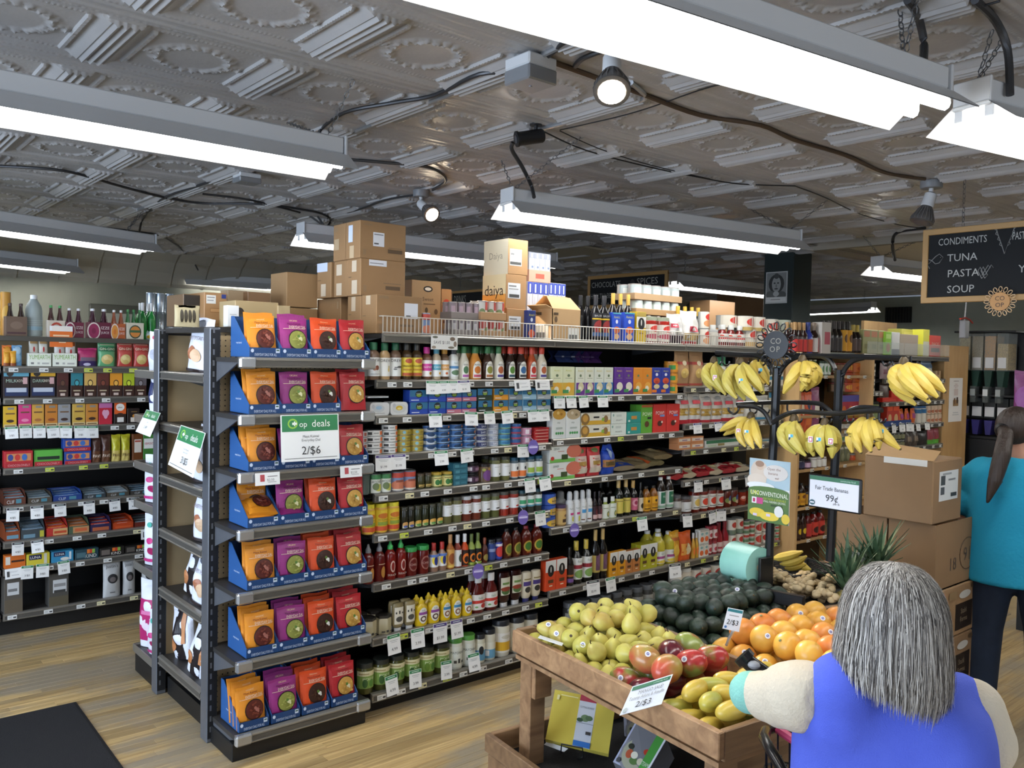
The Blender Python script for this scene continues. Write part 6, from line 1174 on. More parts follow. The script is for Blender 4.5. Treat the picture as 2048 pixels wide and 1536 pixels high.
row(L1, LZ[3], YL, ph, [(32, 155, 1140, 1, clv('#d3a82a'), 'yellow wrapped chocolate bar', 'chocolate_bar', 'bar'), (165, 285, 1122, 1, clv('#cf3a7c', '#e08aa8'), 'pink wrapped chocolate bar', 'chocolate_bar', 'bar'), (290, 402, 1122, 1, clv('#c9963c', '#a86a34'), 'gold pretzel chocolate bar', 'chocolate_bar', 'bar'), (406, 522, 1122, 1, clv('#c07a2e', '#8a4a24'), 'amber wrapped chocolate bar', 'chocolate_bar', 'bar'), (526, 642, 1122, 1, clv('#8f9092'), 'silver wrapped chocolate bar', 'chocolate_bar', 'bar'), (652, 772, 1118, 1, clv('#c9a44a'), 'pale gold chocolate bar', 'chocolate_bar', 'bar'), (777, 888, 1118, 1, clv('#c08034'), 'orange-brown chocolate bar', 'chocolate_bar', 'bar'),
 (892, 1016, 1096, 1, carton('#b5283a', 'r 0 .72 1 1 #b56a9a;e .4 .5 .17 .14 #d8a0b8;e .6 .5 .17 .14 #d8a0b8;e .5 .4 .16 .16 #d8a0b8', .5), 'red box with pale heart', 'heart_box', 'box'),
 (1030, 1142, 1100, 1, carton('#2a1e1a', 'r 0 .45 1 1 #cf5a22;e .5 .76 .36 .17 #e6e2da;t .5 .76 .08 #4a2a1c .5 alter;r .25 .08 .8 .3 #e0dcd6;e .5 .4 .3 .1 #3a241a', .5), 'orange and black chocolate truffle box', 'truffle_box', 'box'), (1150, 1262, 1158, 1, carton('#241a18', 'r .25 .1 .8 .4 #d8cfc2;e .6 .5 .2 .12 #c9862a;r .3 .75 .8 .8 #8a6a3a', .5), 'black chocolate truffle box', 'truffle_box', 'box')])
hangtag(L1, YL, 'under the third snack shelf', [(42+i*0, 160, 1328, 1432, 'g', '2/$5') if i == 0 else (x0, x0+112, 1320, 1425, 'g', '2/$5') for i, x0 in enumerate((42, 175, 297, 420, 540, 670, 775))])
ph = 'on the fourth snack shelf'
tony = lambda c, s='': carton(c, f'r 0 .0 1 .28 #a8242c;t .5 .14 .14 #d8a0a0 .8 CHOCOLONELY;r .06 .4 .94 .85 #c98a5a;e .2 .62 .1 .2 #3a4a8a;e .45 .62 .1 .2 #c23a34;e .7 .62 .1 .2 #3a6ab0{s}', .5)
row(L2, LZ[4], YL, ph, [(35, 278, 92, 1, tony('#b5282e'), 'red chocolate bar counter box', 'chocolate_box', 'box'), (284, 526, 82, 1, tony('#4f9a3a', ';r .06 .36 .94 1 #5aaa42;r .1 .4 .9 .6 #1c2c20'), 'green chocolate bar counter box', 'chocolate_box', 'box'), (530, 760, -15, 1, tony('#27489a'), 'blue chocolate bar counter box', 'chocolate_box', 'box', {'stack': 2}),
 (764, 930, -40, 2, pillow('#4a2e26', 'r 0 0 1 .42 #5f3c26;t .5 .25 .12 #d8c9b8 .8 PAVE', .05, wav=.2), 'brown chocolate treat bag', 'treat_bag', 'bag'), (932, 1090, -45, 2, pillow('#b5b02a', 'r 0 0 1 .42 #c9b464;t .5 .25 .12 #5a3a1c .8 PAVE', .05, wav=.2), 'lime-yellow chocolate treat bag', 'treat_bag', 'bag'), (1100, 1188, -50, 1, carton('#6a3c1c', 'r .15 .3 .85 .8 #d8cfc4;r .2 .7 .8 .76 #a84a3a', .5), 'brown bar display box', 'bar_box', 'box'), (1190, 1285, -45, 1, carton('#3f7a34', 'r .05 .45 .95 .85 #e4e4de;t .5 .65 .1 #a8303a .8 VERMONT', .5), 'green and white bar display box', 'bar_box', 'box'), (1288, 1400, 0, 1, carton('#3a4a40', '', .5), 'dark green bar display box', 'bar_box', 'box')])
ph = 'on the fifth snack shelf'
clf = 't .3 .45 .5 #cfd2d0 .35 CLIF;r .55 .2 .8 .8 #4a8090'
def trays(T, z, n_, items, phr):
    for x0, x1, yt, col, sp, inner, lb in items:
        a, b = onY(T[0]+x0*T[2], T[1]+yt*T[2], YL+.02), onY(T[0]+x1*T[2], T[1]+yt*T[2], YL+.02); w = (b.x-a.x)*.97; h = max(.05, (a.z-z)/.55)
        put(bartray(col, sp, inner, .19, .55)(w, h), 'bar_tray', lb+' '+phr, 'tray', ((a.x+b.x)/2, YL+.02+.1, z+.002), rz=rnd.uniform(-.03, .03), group='energy bar trays')
row_tr = [(35, 222, 490, '#5a3020', clf, '#6a7f8a,#8a4a3a', 'open energy bar tray with reddish bars, leftmost'), (228, 436, 490, '#4a4034', clf, '#7a8a90,#5a6a74', 'second-from-left open energy bar tray'), (440, 686, 472, '#1f3a7a', clf, '#4a6a9a,#2a4a8a', 'open energy bar tray with blue sides'), (690, 882, 460, '#3a4044', clf, '#8a9aa4,#5a6a74', 'fourth-from-left open energy bar tray'), (884, 1078, 448, '#4a4238', clf, '#8a9aa0,#a8b4ba', 'fifth-from-left open energy bar tray'), (1082, 1272, 432, '#3c3834', clf, '#7a9ab0,#2a3438', 'sixth-from-left open energy bar tray'), (1275, 1400, 425, '#3c3834', clf, '#a84a6a,#5a6a74', 'open energy bar tray at right end')]
trays(L2, LZ[5], 6, row_tr, ph)
ph = 'on the sixth snack shelf'
trays(L2, LZ[6], 6, [(40, 168, 770, '#8a4424', 'r .1 .2 .9 .6 #6a94a8', '#6a7a84,#a85a34', 'small open bar tray with blue print'), (172, 376, 755, '#3c4448', 'r .1 .1 .6 .5 #6a8a9a;r .8 .1 .98 .8 #b5b03a', '#6a8090,#4a5a64', 'open bar tray with dark sides'), (384, 566, 740, '#b0302a', 'r .3 .1 1 .9 #c9a06a;r .35 .3 .95 .6 #b84a2a', '#c8602a,#b8382a', 'red and tan open bar tray'), (570, 746, 725, '#4a5a44', 'r .2 .1 1 .9 #b5865a;r .3 .3 .9 .7 #c2603a', '#b86a3a,#8a5a3a', 'green and tan open bar tray'), (752, 930, 710, '#2a2248', 'r .1 .1 .9 .6 #a85a3a', '#b5483a,#3a2a5a', 'dark violet open bar tray'), (936, 1112, 700, '#b5421c', 'r .1 .2 .9 .5 #c8562a', '#b84a24,#a83a1c', 'orange-red open bar tray'), (1116, 1300, 690, '#6a2a20', '', '#7a8a90,#3a3434', 'dark red open bar tray at right')], ph)
ph = 'on the seventh snack shelf'
kd = 't .66 .3 .34 #e0dcd4 .5 KIND;r .5 .55 .62 .95 #d8742c;r .62 .55 .72 .95 #c23a2a;r .72 .55 .84 .95 #8ab04a'
row(L2, LZ[7], YL, ph, [(36, 214, 955, 1, carton('#cf6a24', 'r .02 .3 .25 .9 #d8d2c8;r .3 .45 .95 .6 #3a2218', .5), 'orange granola bar box', 'bar_box', 'box'), (217, 416, 942, 1, carton('#cfc03a', 'r .1 .5 .65 .92 #22264a;t .37 .7 .22 #e6e4dc .45 LUNA;r .75 .1 .88 .95 #c9c8b8', .5), 'yellow energy bar box', 'bar_box', 'box'), (426, 616, 922, 1, carton('#2f80a8', 'r .1 .55 .62 .95 #22264a;t .37 .74 .2 #e6e4dc .45 LUNA;e .6 .3 .2 .15 #d8d4c8;r .8 .2 .9 .9 #c5d3d8', .5), 'sky-blue energy bar box', 'bar_box', 'box'), (620, 822, 905, 1, carton('#24404a', kd+';r .05 .2 .45 .7 #4a6a74', .4), 'dark teal nut bar box', 'bar_box', 'box'), (826, 1036, 892, 1, carton('#1f1c1a', kd+';r .05 .2 .4 .8 #6a625c', .4), 'black nut bar box in the middle', 'bar_box', 'box'), (1040, 1240, 872, 1, carton('#1f1c1a', kd+';r .05 .2 .4 .8 #5a544e', .4), 'black nut bar box at right', 'bar_box', 'box'), (1245, 1360, 845, 1, carton('#1a1a1a', '', .4), 'plain black nut bar box', 'bar_box', 'box')])
ph = 'on the bottom snack shelf'
jb = pillow('#b9b9b8', 't .5 .86 .09 #5a5a5c .7 Justin\'s;e .5 .52 .3 .13 #2a2a2c;e .5 .5 .18 .07 #6a6260;r .35 .12 .65 .15 #6a6a6a', .06, .06)
row(L2, LZ[8], YL, ph, [(30, 190, 1140, 1, carton('#56514a', 'r .15 .5 .8 .85 #c9cbcc;r .2 .6 .7 .68 #777;r 0 0 1 .38 #5f5546', .9), 'smoked plastic bulk bin at far left', 'bulk_bin', 'bin'), (402, 572, 1110, 1, carton('#4a4844', 'r .2 .42 .9 .82 #c5c7c8;r .25 .6 .85 .7 #8a8a8a;r .25 .42 .85 .5 #3a3a3a;r 0 0 1 .3 #57503f', .9), 'smoked plastic bulk bin by the gap', 'bulk_bin', 'bin'), (862, 1012, 1008, 1, jb, 'white peanut cup bag with round dark picture, left', 'peanut_bag', 'bag'), (1030, 1136, 995, 1, jb, 'white peanut cup bag with round dark picture, right', 'peanut_bag', 'bag'), (1184, 1292, 990, 1, jb, 'grey peanut cup bag near the far unit', 'peanut_bag', 'bag')])
hangtag(L2, YL, 'under the fifth snack shelf', [(55, 162, 568, 670, 'k', '4/$5'), (252, 360, 552, 648, 'k', '4/$5'), (448, 548, 535, 630, 'k', '4/$5'), (690, 786, 512, 608, 'k', '4/$5'), (902, 995, 495, 585, 'k', '4/$5'), (1066, 1155, 482, 570, 'k', '4/$5')])
hangtag(L2, YL, 'under the sixth snack shelf', [(98, 200, 855, 950, 'k', '4/$5'), (256, 358, 838, 930, 'k', '4/$5'), (1170, 1310, 745, 812, 'w', '')])
hangtag(L2, YL, 'under the seventh snack shelf', [(38, 175, 1075, 1140, 'w', ''), (175, 278, 1050, 1145, 'g', '3/$3'), (300, 408, 1035, 1130, 'g', '3/$3'), (475, 576, 1010, 1105, 'g', '3/$5')])
# small shelving end at the extreme left
# ================================================================ TOP OF THE LONG GONDOLA
ZD = 1.922; CB = '#94734f'
def cbox(T, xl, xc, xr, yt, yb, Y0, label, z=None, front='', side='', col=CB, name='cardboard_carton', dpt=None, h=None):
    """closed carton: near edge at xc, its -X face runs back to xl, its front runs to xr"""
    f = lambda x, y, Y: onY(T[0]+x*T[2], T[1]+y*T[2], Y)
    c0, c1 = f(xc, yt, Y0), f(xc, yb, Y0); X0 = c0.x; X1 = f(xr, (yt+yb)/2, Y0).x; h = h or c0.z-c1.z; zb = c1.z if z is None else z
    Y1 = onX(T[0]+xl*T[2], T[1]+(yt+yb)/2*T[2], X0).y if dpt is None else Y0+dpt
    w, d = X1-X0, Y1-Y0; m = mat(col, .7, var=.04, vscale=9)
    b = MB().box(0, w, 0, d, 0, h, m, .003); o = tag(link(name, b.mesh(), None, (X0, Y0, zb)), label, 'carton')
    fl = MB().box(.002, w-.002, d*.495, d*.505, h, h+.0008, mat('#6a5238', .8)); link('flap_seam', fl.mesh(), o)
    for nm, sp_, ww, fn in (('front_mark', front, w, lambda u, v, o_: (u*w, -.0003-o_, v*h)), ('side_mark', side, d, lambda u, v, o_: (-.0003-o_, d*(1-u), v*h))):
        for k, e in enumerate(sp_.split(';') if sp_ else ()): mb = MB(); art(mb, e, ww, h, fn, e0=1+k*.7); link(nm, mb.mesh(), o)
    return X0, X1, Y0, Y1, zb, zb+h
lbl = 'r .28 .35 .52 .72 #e2e4ea;r .3 .65 .5 .68 #8a8a90;r .3 .4 .4 .44 #555;r .6 .2 .92 .3 #5a4630;r .62 .33 .9 .35 #7a6248;r .06 .1 .13 .25 #8a6f50;r .08 .88 .25 .92 #8a6f50'
sd = 'r .2 .5 .5 .9 #d8dde8;r .2 .05 .45 .3 #b59c7c;r .7 .06 .8 .2 #8a6f50'
b1 = cbox(TD0, 815, 950, 1355, 740, 1090, 3.70, 'brown carton at deck front under the stack, barcode label right', ZD, 'r .6 .42 .9 .82 #e2e4ea;r .64 .46 .74 .5 #555;r .05 .9 .25 .97 #8a6f50;r .5 .2 .8 .26 #7a6248;r .05 .1 .12 .24 #8a6f50', 'r .3 .75 .6 .98 #c9b89e;r .1 .45 .3 .47 #6a5238')
b2 = cbox(TD0, 690, 812, 1200, 755, 1080, b1[3]+.01, 'brown carton in the bottom row behind the front one', ZD, '', 'r .3 .6 .6 .98 #c5b298;r .1 .5 .3 .52 #6a5238', h=b1[5]-ZD)
b3 = cbox(TD0, 420, 630, 900, 770, 1070, b2[3]+.12, 'brown carton at bottom left of the stack with printed label', ZD, '', 'r .07 .45 .4 .6 #8a6f50;r .05 .4 .42 .42 #8a6f50;r .04 .02 .2 .1 #dfe0e0;r .86 .7 .92 .9 #9a8060', h=b1[5]-ZD)
zt = b1[5]
m1 = cbox(TD0, 690, 808, 1205, 415, 750, b1[2]+.15, 'brown carton in middle tier with shipping label on top edge', zt, 'r .18 .82 .57 .98 #e2e4ea;r .2 .88 .5 .9 #777;r .55 .2 .88 .3 #5a4630;r .5 .36 .9 .38 #7a6248;r .06 .1 .13 .28 #8a6f50', 'r .35 .05 .75 .42 #cbbba4;r .35 .65 .7 .95 #cbbba4;r .1 .5 .3 .52 #6a5238')
m2 = cbox(TD0, 570, 690, 1100, 420, 755, m1[3]+.008, 'brown carton in middle tier behind the shipping-label one', zt, '', 'r .2 .05 .6 .38 #cbbba4;r .2 .6 .6 .9 #cbbba4', h=m1[5]-zt)
m3 = cbox(TD0, 420, 545, 900, 455, 775, m2[3]+.02, 'brown carton in middle tier at left with blue shipping slip', zt, '', 'r 0 .75 .75 1 #c5d0e6;r .3 .05 .65 .4 #cbbba4;r .05 .5 .3 .52 #6a5238', h=m1[5]-zt)
t1 = cbox(TD0, 675, 803, 1210, 75, 415, m1[2]+.005, 'topmost brown carton with square barcode label, right of the pair', m1[5], lbl, 'r .2 .45 .5 .9 #c9d4ea;r .3 .02 .6 .35 #bfa888')
cbox(TD0, 565, 672, 1100, 100, 435, t1[3]+.01, 'topmost brown carton, left of the pair', m1[5], '', 'r .1 .8 .4 .9 #8a6f50;r .1 .3 .5 .6 #b59c7c', h=t1[5]-m1[5])
cbox(TD0, 5, 150, 425, 550, 860, 4.35, 'large plain carton behind the stack at left', None, '', '', '#9a7a54')
cbox(TD0, 100, 160, 425, 868, 1020, 4.34, 'low plain carton beneath the large one', ZD, '', '', '#94744f', h=onY(540+150*.2246, 420+868*.2246, 4.34).z-ZD)
# handled case, red-print case, single can
def case(T, x0, x1, yt, Y, label, spec, col=CB, h0=None, d=.25, z=ZD, name='cardboard_case'):
    a, b = onY(T[0]+x0*T[2], T[1]+yt*T[2], Y), onY(T[0]+x1*T[2], T[1]+yt*T[2], Y); w, h = b.x-a.x, a.z-z
    return put(carton(col, spec, d=d, b=.003)(w, h), name, label, 'carton', ((a.x+b.x)/2, Y+d/2, z))
case(TD0, 1262, 1526, 618, 4.12, 'kraft case with black oval hand hole', 'e .55 .86 .16 .055 #1c1a18;e .55 .86 .11 .03 #efe9dc;t .55 .68 .07 #4a3a28 .4 Sweet;r .4 .58 .8 .6 #6a5238;e .5 .48 .05 .05 #4a3a28;e .83 .46 .06 .05 #5a4632', '#a98a64')
case(TD0, 1528, 1618, 700, 4.15, 'carton with red round print beside the kraft case', 'e .5 .62 .45 .18 #b0402f;r .2 .3 .7 .36 #5a2a20', '#9c7b56')
case(TD1, 310, 560, 870, 3.95, 'plain lower carton hidden behind the shrink-wrapped cans', '', '#a5825c')
row(TD0, ZD, 3.68, 'on the top deck', [(1368, 1448, 918, 1, cyl('can', '#b5b7b8', None, '#6f83a8', 'r .05 .7 .95 .97 #b8473a;e .5 .25 .4 .2 #c8785a', (.03, .97)), 'single salmon can standing behind the wire fence', 'salmon_can', 'can')])
def canflat(T, x0, x1, yt, yb, Y, z, lab, label, tray='#a5825c', nx=4, ny=2, mid=''):
    """shrink-wrapped cardboard flat of cans"""
    a, b = onY(T[0]+x0*T[2], T[1]+yt*T[2], Y), onY(T[0]+x1*T[2], T[1]+yt*T[2], Y); w = b.x-a.x; h = onY(T[0]+x0*T[2], T[1]+yt*T[2], Y).z-z
    cw = w/nx; root = put(carton(tray, '', d=cw*ny, b=.002)(w, h*.42), 'can_flat', label, 'carton', ((a.x+b.x)/2, Y+cw*ny/2, z))
    cm = cyl('can', mat('#b9b2ae', .3, metal=.5), None, lab[0], lab[1] if len(lab) > 1 else '', (.05, .93))(cw*.94, h*.97)
    for i in range(nx):
        for j in range(ny): o = link('can', cm[0][1], root, ((i-(nx-1)/2)*cw, (j-(ny-1)/2)*cw, .004)); link('can_label', cm[1][1], o)
    return z+h
z1 = canflat(TD0, 1632, 1880, 968, 1100, 3.76, ZD, ('#8f8588', 'r .2 .3 .5 .8 #c9c2c4'), 'lower shrink-wrapped flat of greyish cans', '#8f8682')
canflat(TD0, 1616, 1890, 815, 965, 3.76, z1, ('#8f8085', 'r .2 .3 .5 .8 #b59aa4'), 'upper shrink-wrapped flat of greyish cans', '#8a807c')
z2 = canflat(TD1, 325, 580, 1020, 1160, 3.74, ZD, ('#cfc6ba', 'r 0 .5 .5 1 #b0443a;e .6 .4 .2 .2 #7a8a5a'), 'lower shrink-wrapped flat of cream soup cans', '#b08a63', 3)
canflat(TD1, 318, 580, 825, 1015, 3.74, z2, ('#d6cdc2', 'r .5 .5 1 1 #b0443a;e .3 .4 .2 .2 #7a8a5a'), 'upper shrink-wrapped flat of cream soup cans', '#b08a63', 3)
# daiya cartons
dl = 'r .1 .3 .7 .75 #e2e4e8;r .14 .64 .5 .68 #777;r .14 .56 .6 .59 #999;r .16 .33 .64 .42 #444'
d1 = cbox(TD1, 420, 583, 786, 870, 1185, 3.79, 'bottom tan carton of the three-high stack', ZD, dl, '', '#a07a52')
d2 = cbox(TD1, 335, 575, 783, 515, 868, 3.80, 'middle carton of the three-high stack with orange printed side', d1[5], dl, 'r 0 .42 1 1 #f0dcae;r 0 0 1 .42 #e0a050;t .5 .55 .32 #2f2014 .86 daiya;t .5 .25 .07 #7a4a1c .85 deliciously dairy free;t .72 .08 .05 #b5702c .4 foods', '#a07a52')
cbox(TD1, 350, 600, 800, 150, 516, 3.80, 'top carton of the three-high stack with pale spotlit side', d2[5], 'r .08 .25 .68 .72 #d8d8d4;r .1 .28 .65 .36 #4a4a48;r .12 .55 .5 .6 #777;r .3 .4 .55 .7 #efefec', 'r 0 0 1 1 #efe2c4;t .5 .55 .2 #b5a58a .7 Daiya', '#a07a52')  # spotlight glare on this side put into its pale colours
# blue and white boxed flats
def boxflat(T, x0, x1, yt, yb, Y, z, label, n=4, top='#2d3f96', body='#c9ccd6', tr=CB, lip=.3):
    a, b = onY(T[0]+x0*T[2], T[1]+yt*T[2], Y), onY(T[0]+x1*T[2], T[1]+yt*T[2], Y); w = b.x-a.x; h = a.z-z; d = .18; bw = w/n
    root = put(carton(tr, 'r .3 .3 .7 .7 #b5503f', d=d+.006, b=.002)(w+.004, h*lip), 'box_flat', label, 'carton', ((a.x+b.x)/2, Y+d/2, z))
    bm = carton(body, f'r 0 .8 1 1 {top};r .35 .82 .65 .97 #c9d3ea;r .3 .1 .34 .75 #8a9ab0;e .6 .5 .2 .04 #6a7a9a', d=d)(bw*.97, h)
    for i in range(n): o = link('boxed_item', bm[0][1], root, ((i-(n-1)/2)*bw, 0, .003)); link('printed_front', bm[1][1], o)
    return z+h
zz = boxflat(TD1, 795, 1010, 632, 900, 3.98, ZD, 'blue-topped box flat left of the pair')
boxflat(TD1, 1014, 1186, 645, 900, 3.98, ZD, 'blue-topped box flat right of the pair')
boxflat(TD1, 812, 1032, 330, 625, 3.98, zz+.002, 'grey box flat on top of the blue-topped ones', top='#8a90a0', body='#b5bac6', tr='#c49a86', lip=.42)
row(TD1, ZD, 3.70, 'on the top deck', [(792, 880, 925, 1, carton('#22306a', 't .5 .85 .08 #c9c04a .7 Annie\'s;e .5 .68 .15 .07 #d8dce6;e .5 .2 .4 .14 #c8502c', .5), 'blue macaroni box left of the open carton', 'macaroni_box', 'box'),
 (1335, 1480, 775, 2, cyl('wine', '#111012', '#1c1c1e'), 'black vinegar bottle without label', 'vinegar_bottle', 'bottle', {'dy': .06}),
 (1488, 1662, 775, 2, cyl('wine', '#131214', '#26262a', '#1f1f24', 'r .05 .72 .95 .78 #d8b42a;e .5 .4 .35 .3 #8a2a2a;e .65 .3 .15 .15 #d8b03a;r .1 .05 .9 .2 #3a5a8a;t .5 .88 .08 #c9c9cc .6 BALSAMIC', (.1, .62)), 'black vinegar bottle with picture label', 'vinegar_bottle', 'bottle'),
 (1666, 1900, 758, 3, cyl('wine', '#161214', '#c9a04a'), 'gold-capped dark bottle behind blue boxes', 'wine_bottle', 'bottle', {'dy': .12}),
 (1664, 1752, 948, 1, carton('#2348b0', 't .5 .86 .09 #d8cf4a .7 Annie\'s;e .5 .7 .14 .07 #e0e0ea;e .5 .42 .36 .12 #c8602c;e .5 .2 .3 .1 #e0b07a;r 0 .96 1 1 #4fa0a0', .4), 'left blue macaroni box on the top deck front', 'macaroni_box', 'box'), (1786, 1892, 948, 1, carton('#2348b0', 't .5 .86 .09 #d8cf4a .7 Annie\'s;e .5 .7 .14 .07 #e0e0ea;e .5 .42 .36 .12 #c8602c;e .5 .2 .3 .1 #e0b07a;r 0 .96 1 1 #4fa0a0', .4), 'right blue macaroni box on the top deck front', 'macaroni_box', 'box'),
 (1908, 2008, 940, 1, carton('#cfae24', 'r 0 .5 1 .85 #e6e4da;e .5 .62 .36 .2 #1c1c1c;e .5 .66 .06 .1 #e8e8e0;r 0 .86 1 1 #a8924a;r .3 .3 .7 .34 #8a6a1a', .7), 'yellow and white oil tin', 'oil_tin', 'tin')])
# open kraft carton with a gabled flap
a, b, c = onY(900+880*.19531, 440+895*.19531, 3.72), onY(900+1052*.19531, 440+895*.19531, 3.72), onY(900+1340*.19531, 440+930*.19531, 3.72)
hh = a.z-ZD; w = c.x-b.x; d = .19; m = mat('#bf9c70', .7, var=.04); bb = MB().box(0, w, 0, .004, 0, hh, m).box(0, w, d-.004, d, 0, hh, m).box(0, .004, 0, d, 0, hh, m).box(w-.004, w, 0, d, 0, hh, m).box(0, w, 0, d, 0, .004, m)
o = tag(link('open_carton', bb.mesh(), None, (b.x-.01, 3.71, ZD)), 'open kraft carton with raised flaps and white label', 'carton')
for nm, vs in (('front_flap', [(0, 0, hh), (w, 0, hh), (w-.02, .075, hh+.075), (.02, .075, hh+.075)]), ('back_flap', [(0, d, hh), (w, d, hh), (w-.02, .10, hh+.08), (.02, .10, hh+.08)]), ('side_flap', [(0, 0, hh), (0, d, hh), (-.045, d-.01, hh+.02), (-.045, .01, hh+.02)])):
    link(nm, MB().add([Vector(v) for v in vs]+[Vector(v)+Vector((0, .001, .003)) for v in vs], [(0, 1, 2, 3), (4, 7, 6, 5), (0, 4, 5, 1), (1, 5, 6, 2), (2, 6, 7, 3), (3, 7, 4, 0)], m).mesh(), o)
mb = MB(); art(mb, 'r .55 .0 .95 .42 #e4e4de;r .6 .05 .9 .2 #6a6a68;r .04 .8 .2 .88 #4a3a28;e .12 .66 .05 .1 #5a4632', w, hh, lambda u, v, o_: (u*w, -.0003-o_, v*hh)); link('printed_front', mb.mesh(), o)
mb = MB(); art(mb, 'r .05 .0 .8 .5 #dcdcd6;r .15 .05 .7 .25 #6a6a68;r .1 .8 .5 .9 #4a3a28', d, hh, lambda u, v, o_: (-.0003-o_, d*(1-u), v*hh)); link('printed_side', mb.mesh(), o)
# second half of the deck
zc_ = canflat(TD2, 110, 585, 555, 560, 3.86, ZD, ('#a83a30', 'r .2 .3 .8 .7 #d8c9b8'), 'lowest flat of lidded jars under the can flats', '#9a6a54', 5)
z1 = canflat(TD2, 118, 580, 405, 550, 3.86, zc_+.002, ('#b9c4c0', 'r .2 .3 .8 .8 #d8d8cf'), 'middle shrink-wrapped flat of silver cans', '#a5825c', 5)
canflat(TD2, 105, 590, 238, 405, 3.86, z1+.002, ('#aab4b4', 'r .2 .3 .8 .8 #cfd2cc'), 'upper shrink-wrapped flat of silver cans', '#a88a68', 5)
row(TD2, ZD, 3.70, 'on the top deck', [
 (240, 502, 590, 2, cyl('tall', '#7a1c16', '#9aa08a', '#dcd6ca', 'e .6 .75 .3 .2 #c23a30;e .5 .3 .4 .15 #a84a5a', (.1, .72)), 'red sauce jar with white label', 'sauce_jar', 'jar', {'back': 1}),
 (548, 822, 482, 4, cyl('wine', '#1c2016', '#c9a23a', '#6f9a3a', '', (.05, .42)), 'gold-foiled dark bottle with green label', 'wine_bottle', 'bottle', {'dy': .1}),
 (480, 632, 550, 1, pillow('#dfdcd8', 'r .1 .55 .5 .68 #b83a4a;r 0 0 1 .3 #3a2a34', .10, .1, wav=.3), 'crumpled white plastic bag, left', 'plastic_bag', 'bag'),
 (622, 795, 520, 1, pillow('#e4e1dc', 'r .25 .4 .75 .55 #b83a4a;r .05 .15 .95 .35 #a88a4a;r 0 0 1 .12 #a82a30', .11, .1, wav=.3), 'white-topped clear pasta bag in front of bottles', 'plastic_bag', 'bag'),
 (812, 886, 530, 1, cyl('can', '#b9bbb8', None, '#ddd6c8', 'e .6 .7 .3 .2 #b8342a;e .5 .3 .3 .2 #c98a5a', (.03, .97)), 'cream soup can right of the plastic bag', 'soup_can', 'can', {'stack': 2}),
 (890, 996, 715, 1, cyl('jar', '#a8a49a', '#b9bab6', None), 'clear glass jar', 'glass_jar', 'jar'),
 (1000, 1262, 668, 3, cyl('dress', '#6a1f1c', '#d8d8d4', '#e6e2da', 'r .0 .35 1 .55 #c23a34;e .2 .75 .12 .12 #c84a3a', (.22, .6), .8), 'wrapped red juice bottle', 'juice_bottle', 'bottle', {'back': 1}),
 (1062, 1196, 572, 1, cyl('can', '#b9bbb8', None, '#ddd6c6', 'e .6 .6 .3 .3 #b8342a', (.03, .97)), 'cream can balanced on the juice bottles', 'soup_can', 'can', {'z': ZD+.145, 'dy': .06}),
 (1264, 1500, 718, 2, cyl('can', '#b9bbb8', None, '#ddd6c6', 'e .6 .7 .3 .25 #b8342a;r 0 0 1 .3 #c9a05a', (.03, .97)), 'wide cream can in the lower tier', 'soup_can', 'can'),
 (1236, 1482, 585, 2, cyl('can', '#b9bbb8', None, '#ddd6c6', 'e .6 .6 .3 .3 #b8342a;r 0 0 1 .25 #b59a5a', (.03, .97)), 'wide cream can in the upper tier', 'soup_can', 'can', {'z': ZD+.125}),
 (1486, 1616, 610, 1, cyl('can', '#b9bbb8', None, '#ddd6c6', 'e .5 .5 .3 .3 #b8342a', (.03, .97)), 'cream can behind the black flower emblem', 'soup_can', 'can', {'stack': 2}),
 (1634, 1730, 616, 1, cyl('can', '#8a9a8a', None, '#c9cfbc', 'e .5 .5 .2 .2 #6a8a5a', (.03, .97)), 'tall pale green can', 'soup_can', 'can', {'stack': 2}),
 (1732, 1812, 760, 1, cyl('can', '#8a9a8a', None, '#d3d3c0', 'e .5 .4 .2 .2 #7a8a5a', (.03, .97)), 'short pale green can', 'soup_can', 'can')])
row(TD2, 1.892, Y5+.02, 'atop the plywood unit', [(1748, 1888, 640, 3, cyl('sauce', '#2a1512', '#b08a5a', '#b8302c', '', (.05, .45)), 'dark sauce bottle with red label', 'sauce_bottle', 'bottle', {'back': 1}), (1890, 1948, 640, 1, cyl('sauce', '#2c3a8a', '#2a3a7a', '#b5482c', '', (.05, .45)), 'blue-topped sauce bottle with orange label', 'sauce_bottle', 'bottle')])
row(TD3, 1.892, Y5+.02, 'atop the plywood unit', [(140, 192, 1020, 1, cyl('sauce', '#2a1a16', '#8a7a6a', '#d8d0c8', 'r .5 0 1 1 #b8303a', (.05, .5)), 'sauce bottle with red and white label', 'sauce_bottle', 'bottle'), (195, 282, 1015, 1, carton('#cfc8c0', 'r .3 .3 .9 .7 #b5485a', .6), 'pale sauce box with pink print', 'sauce_box', 'box')])
ZF7 = 1.91
row(TD3, ZF7, Y6, 'on the far deck', [(284, 400, 1005, 3, cyl('sauce', '#171212', '#3a3230', '#3a3434', '', (.05, .45)), 'black soy sauce bottle', 'sauce_bottle', 'bottle', {'back': 1}), (400, 490, 1010, 2, cyl('sauce', '#2a1a10', '#2a2522', '#d8a024', 'e .5 .6 .2 .2 #5a3a1a', (.05, .72)), 'soy sauce bottle with amber label', 'sauce_bottle', 'bottle'), (492, 570, 1040, 2, cyl('sauce', '#1f1512', '#b5a04a', '#4a3a34', ''), 'dark bottle with small gold cap', 'sauce_bottle', 'bottle'), (572, 770, 1085, 3, carton('#9a9a6a', 'r .1 .7 .9 .95 #b57a5a;r .2 .2 .8 .4 #7f8054', .5), 'olive green tea carton', 'tea_carton', 'carton')])
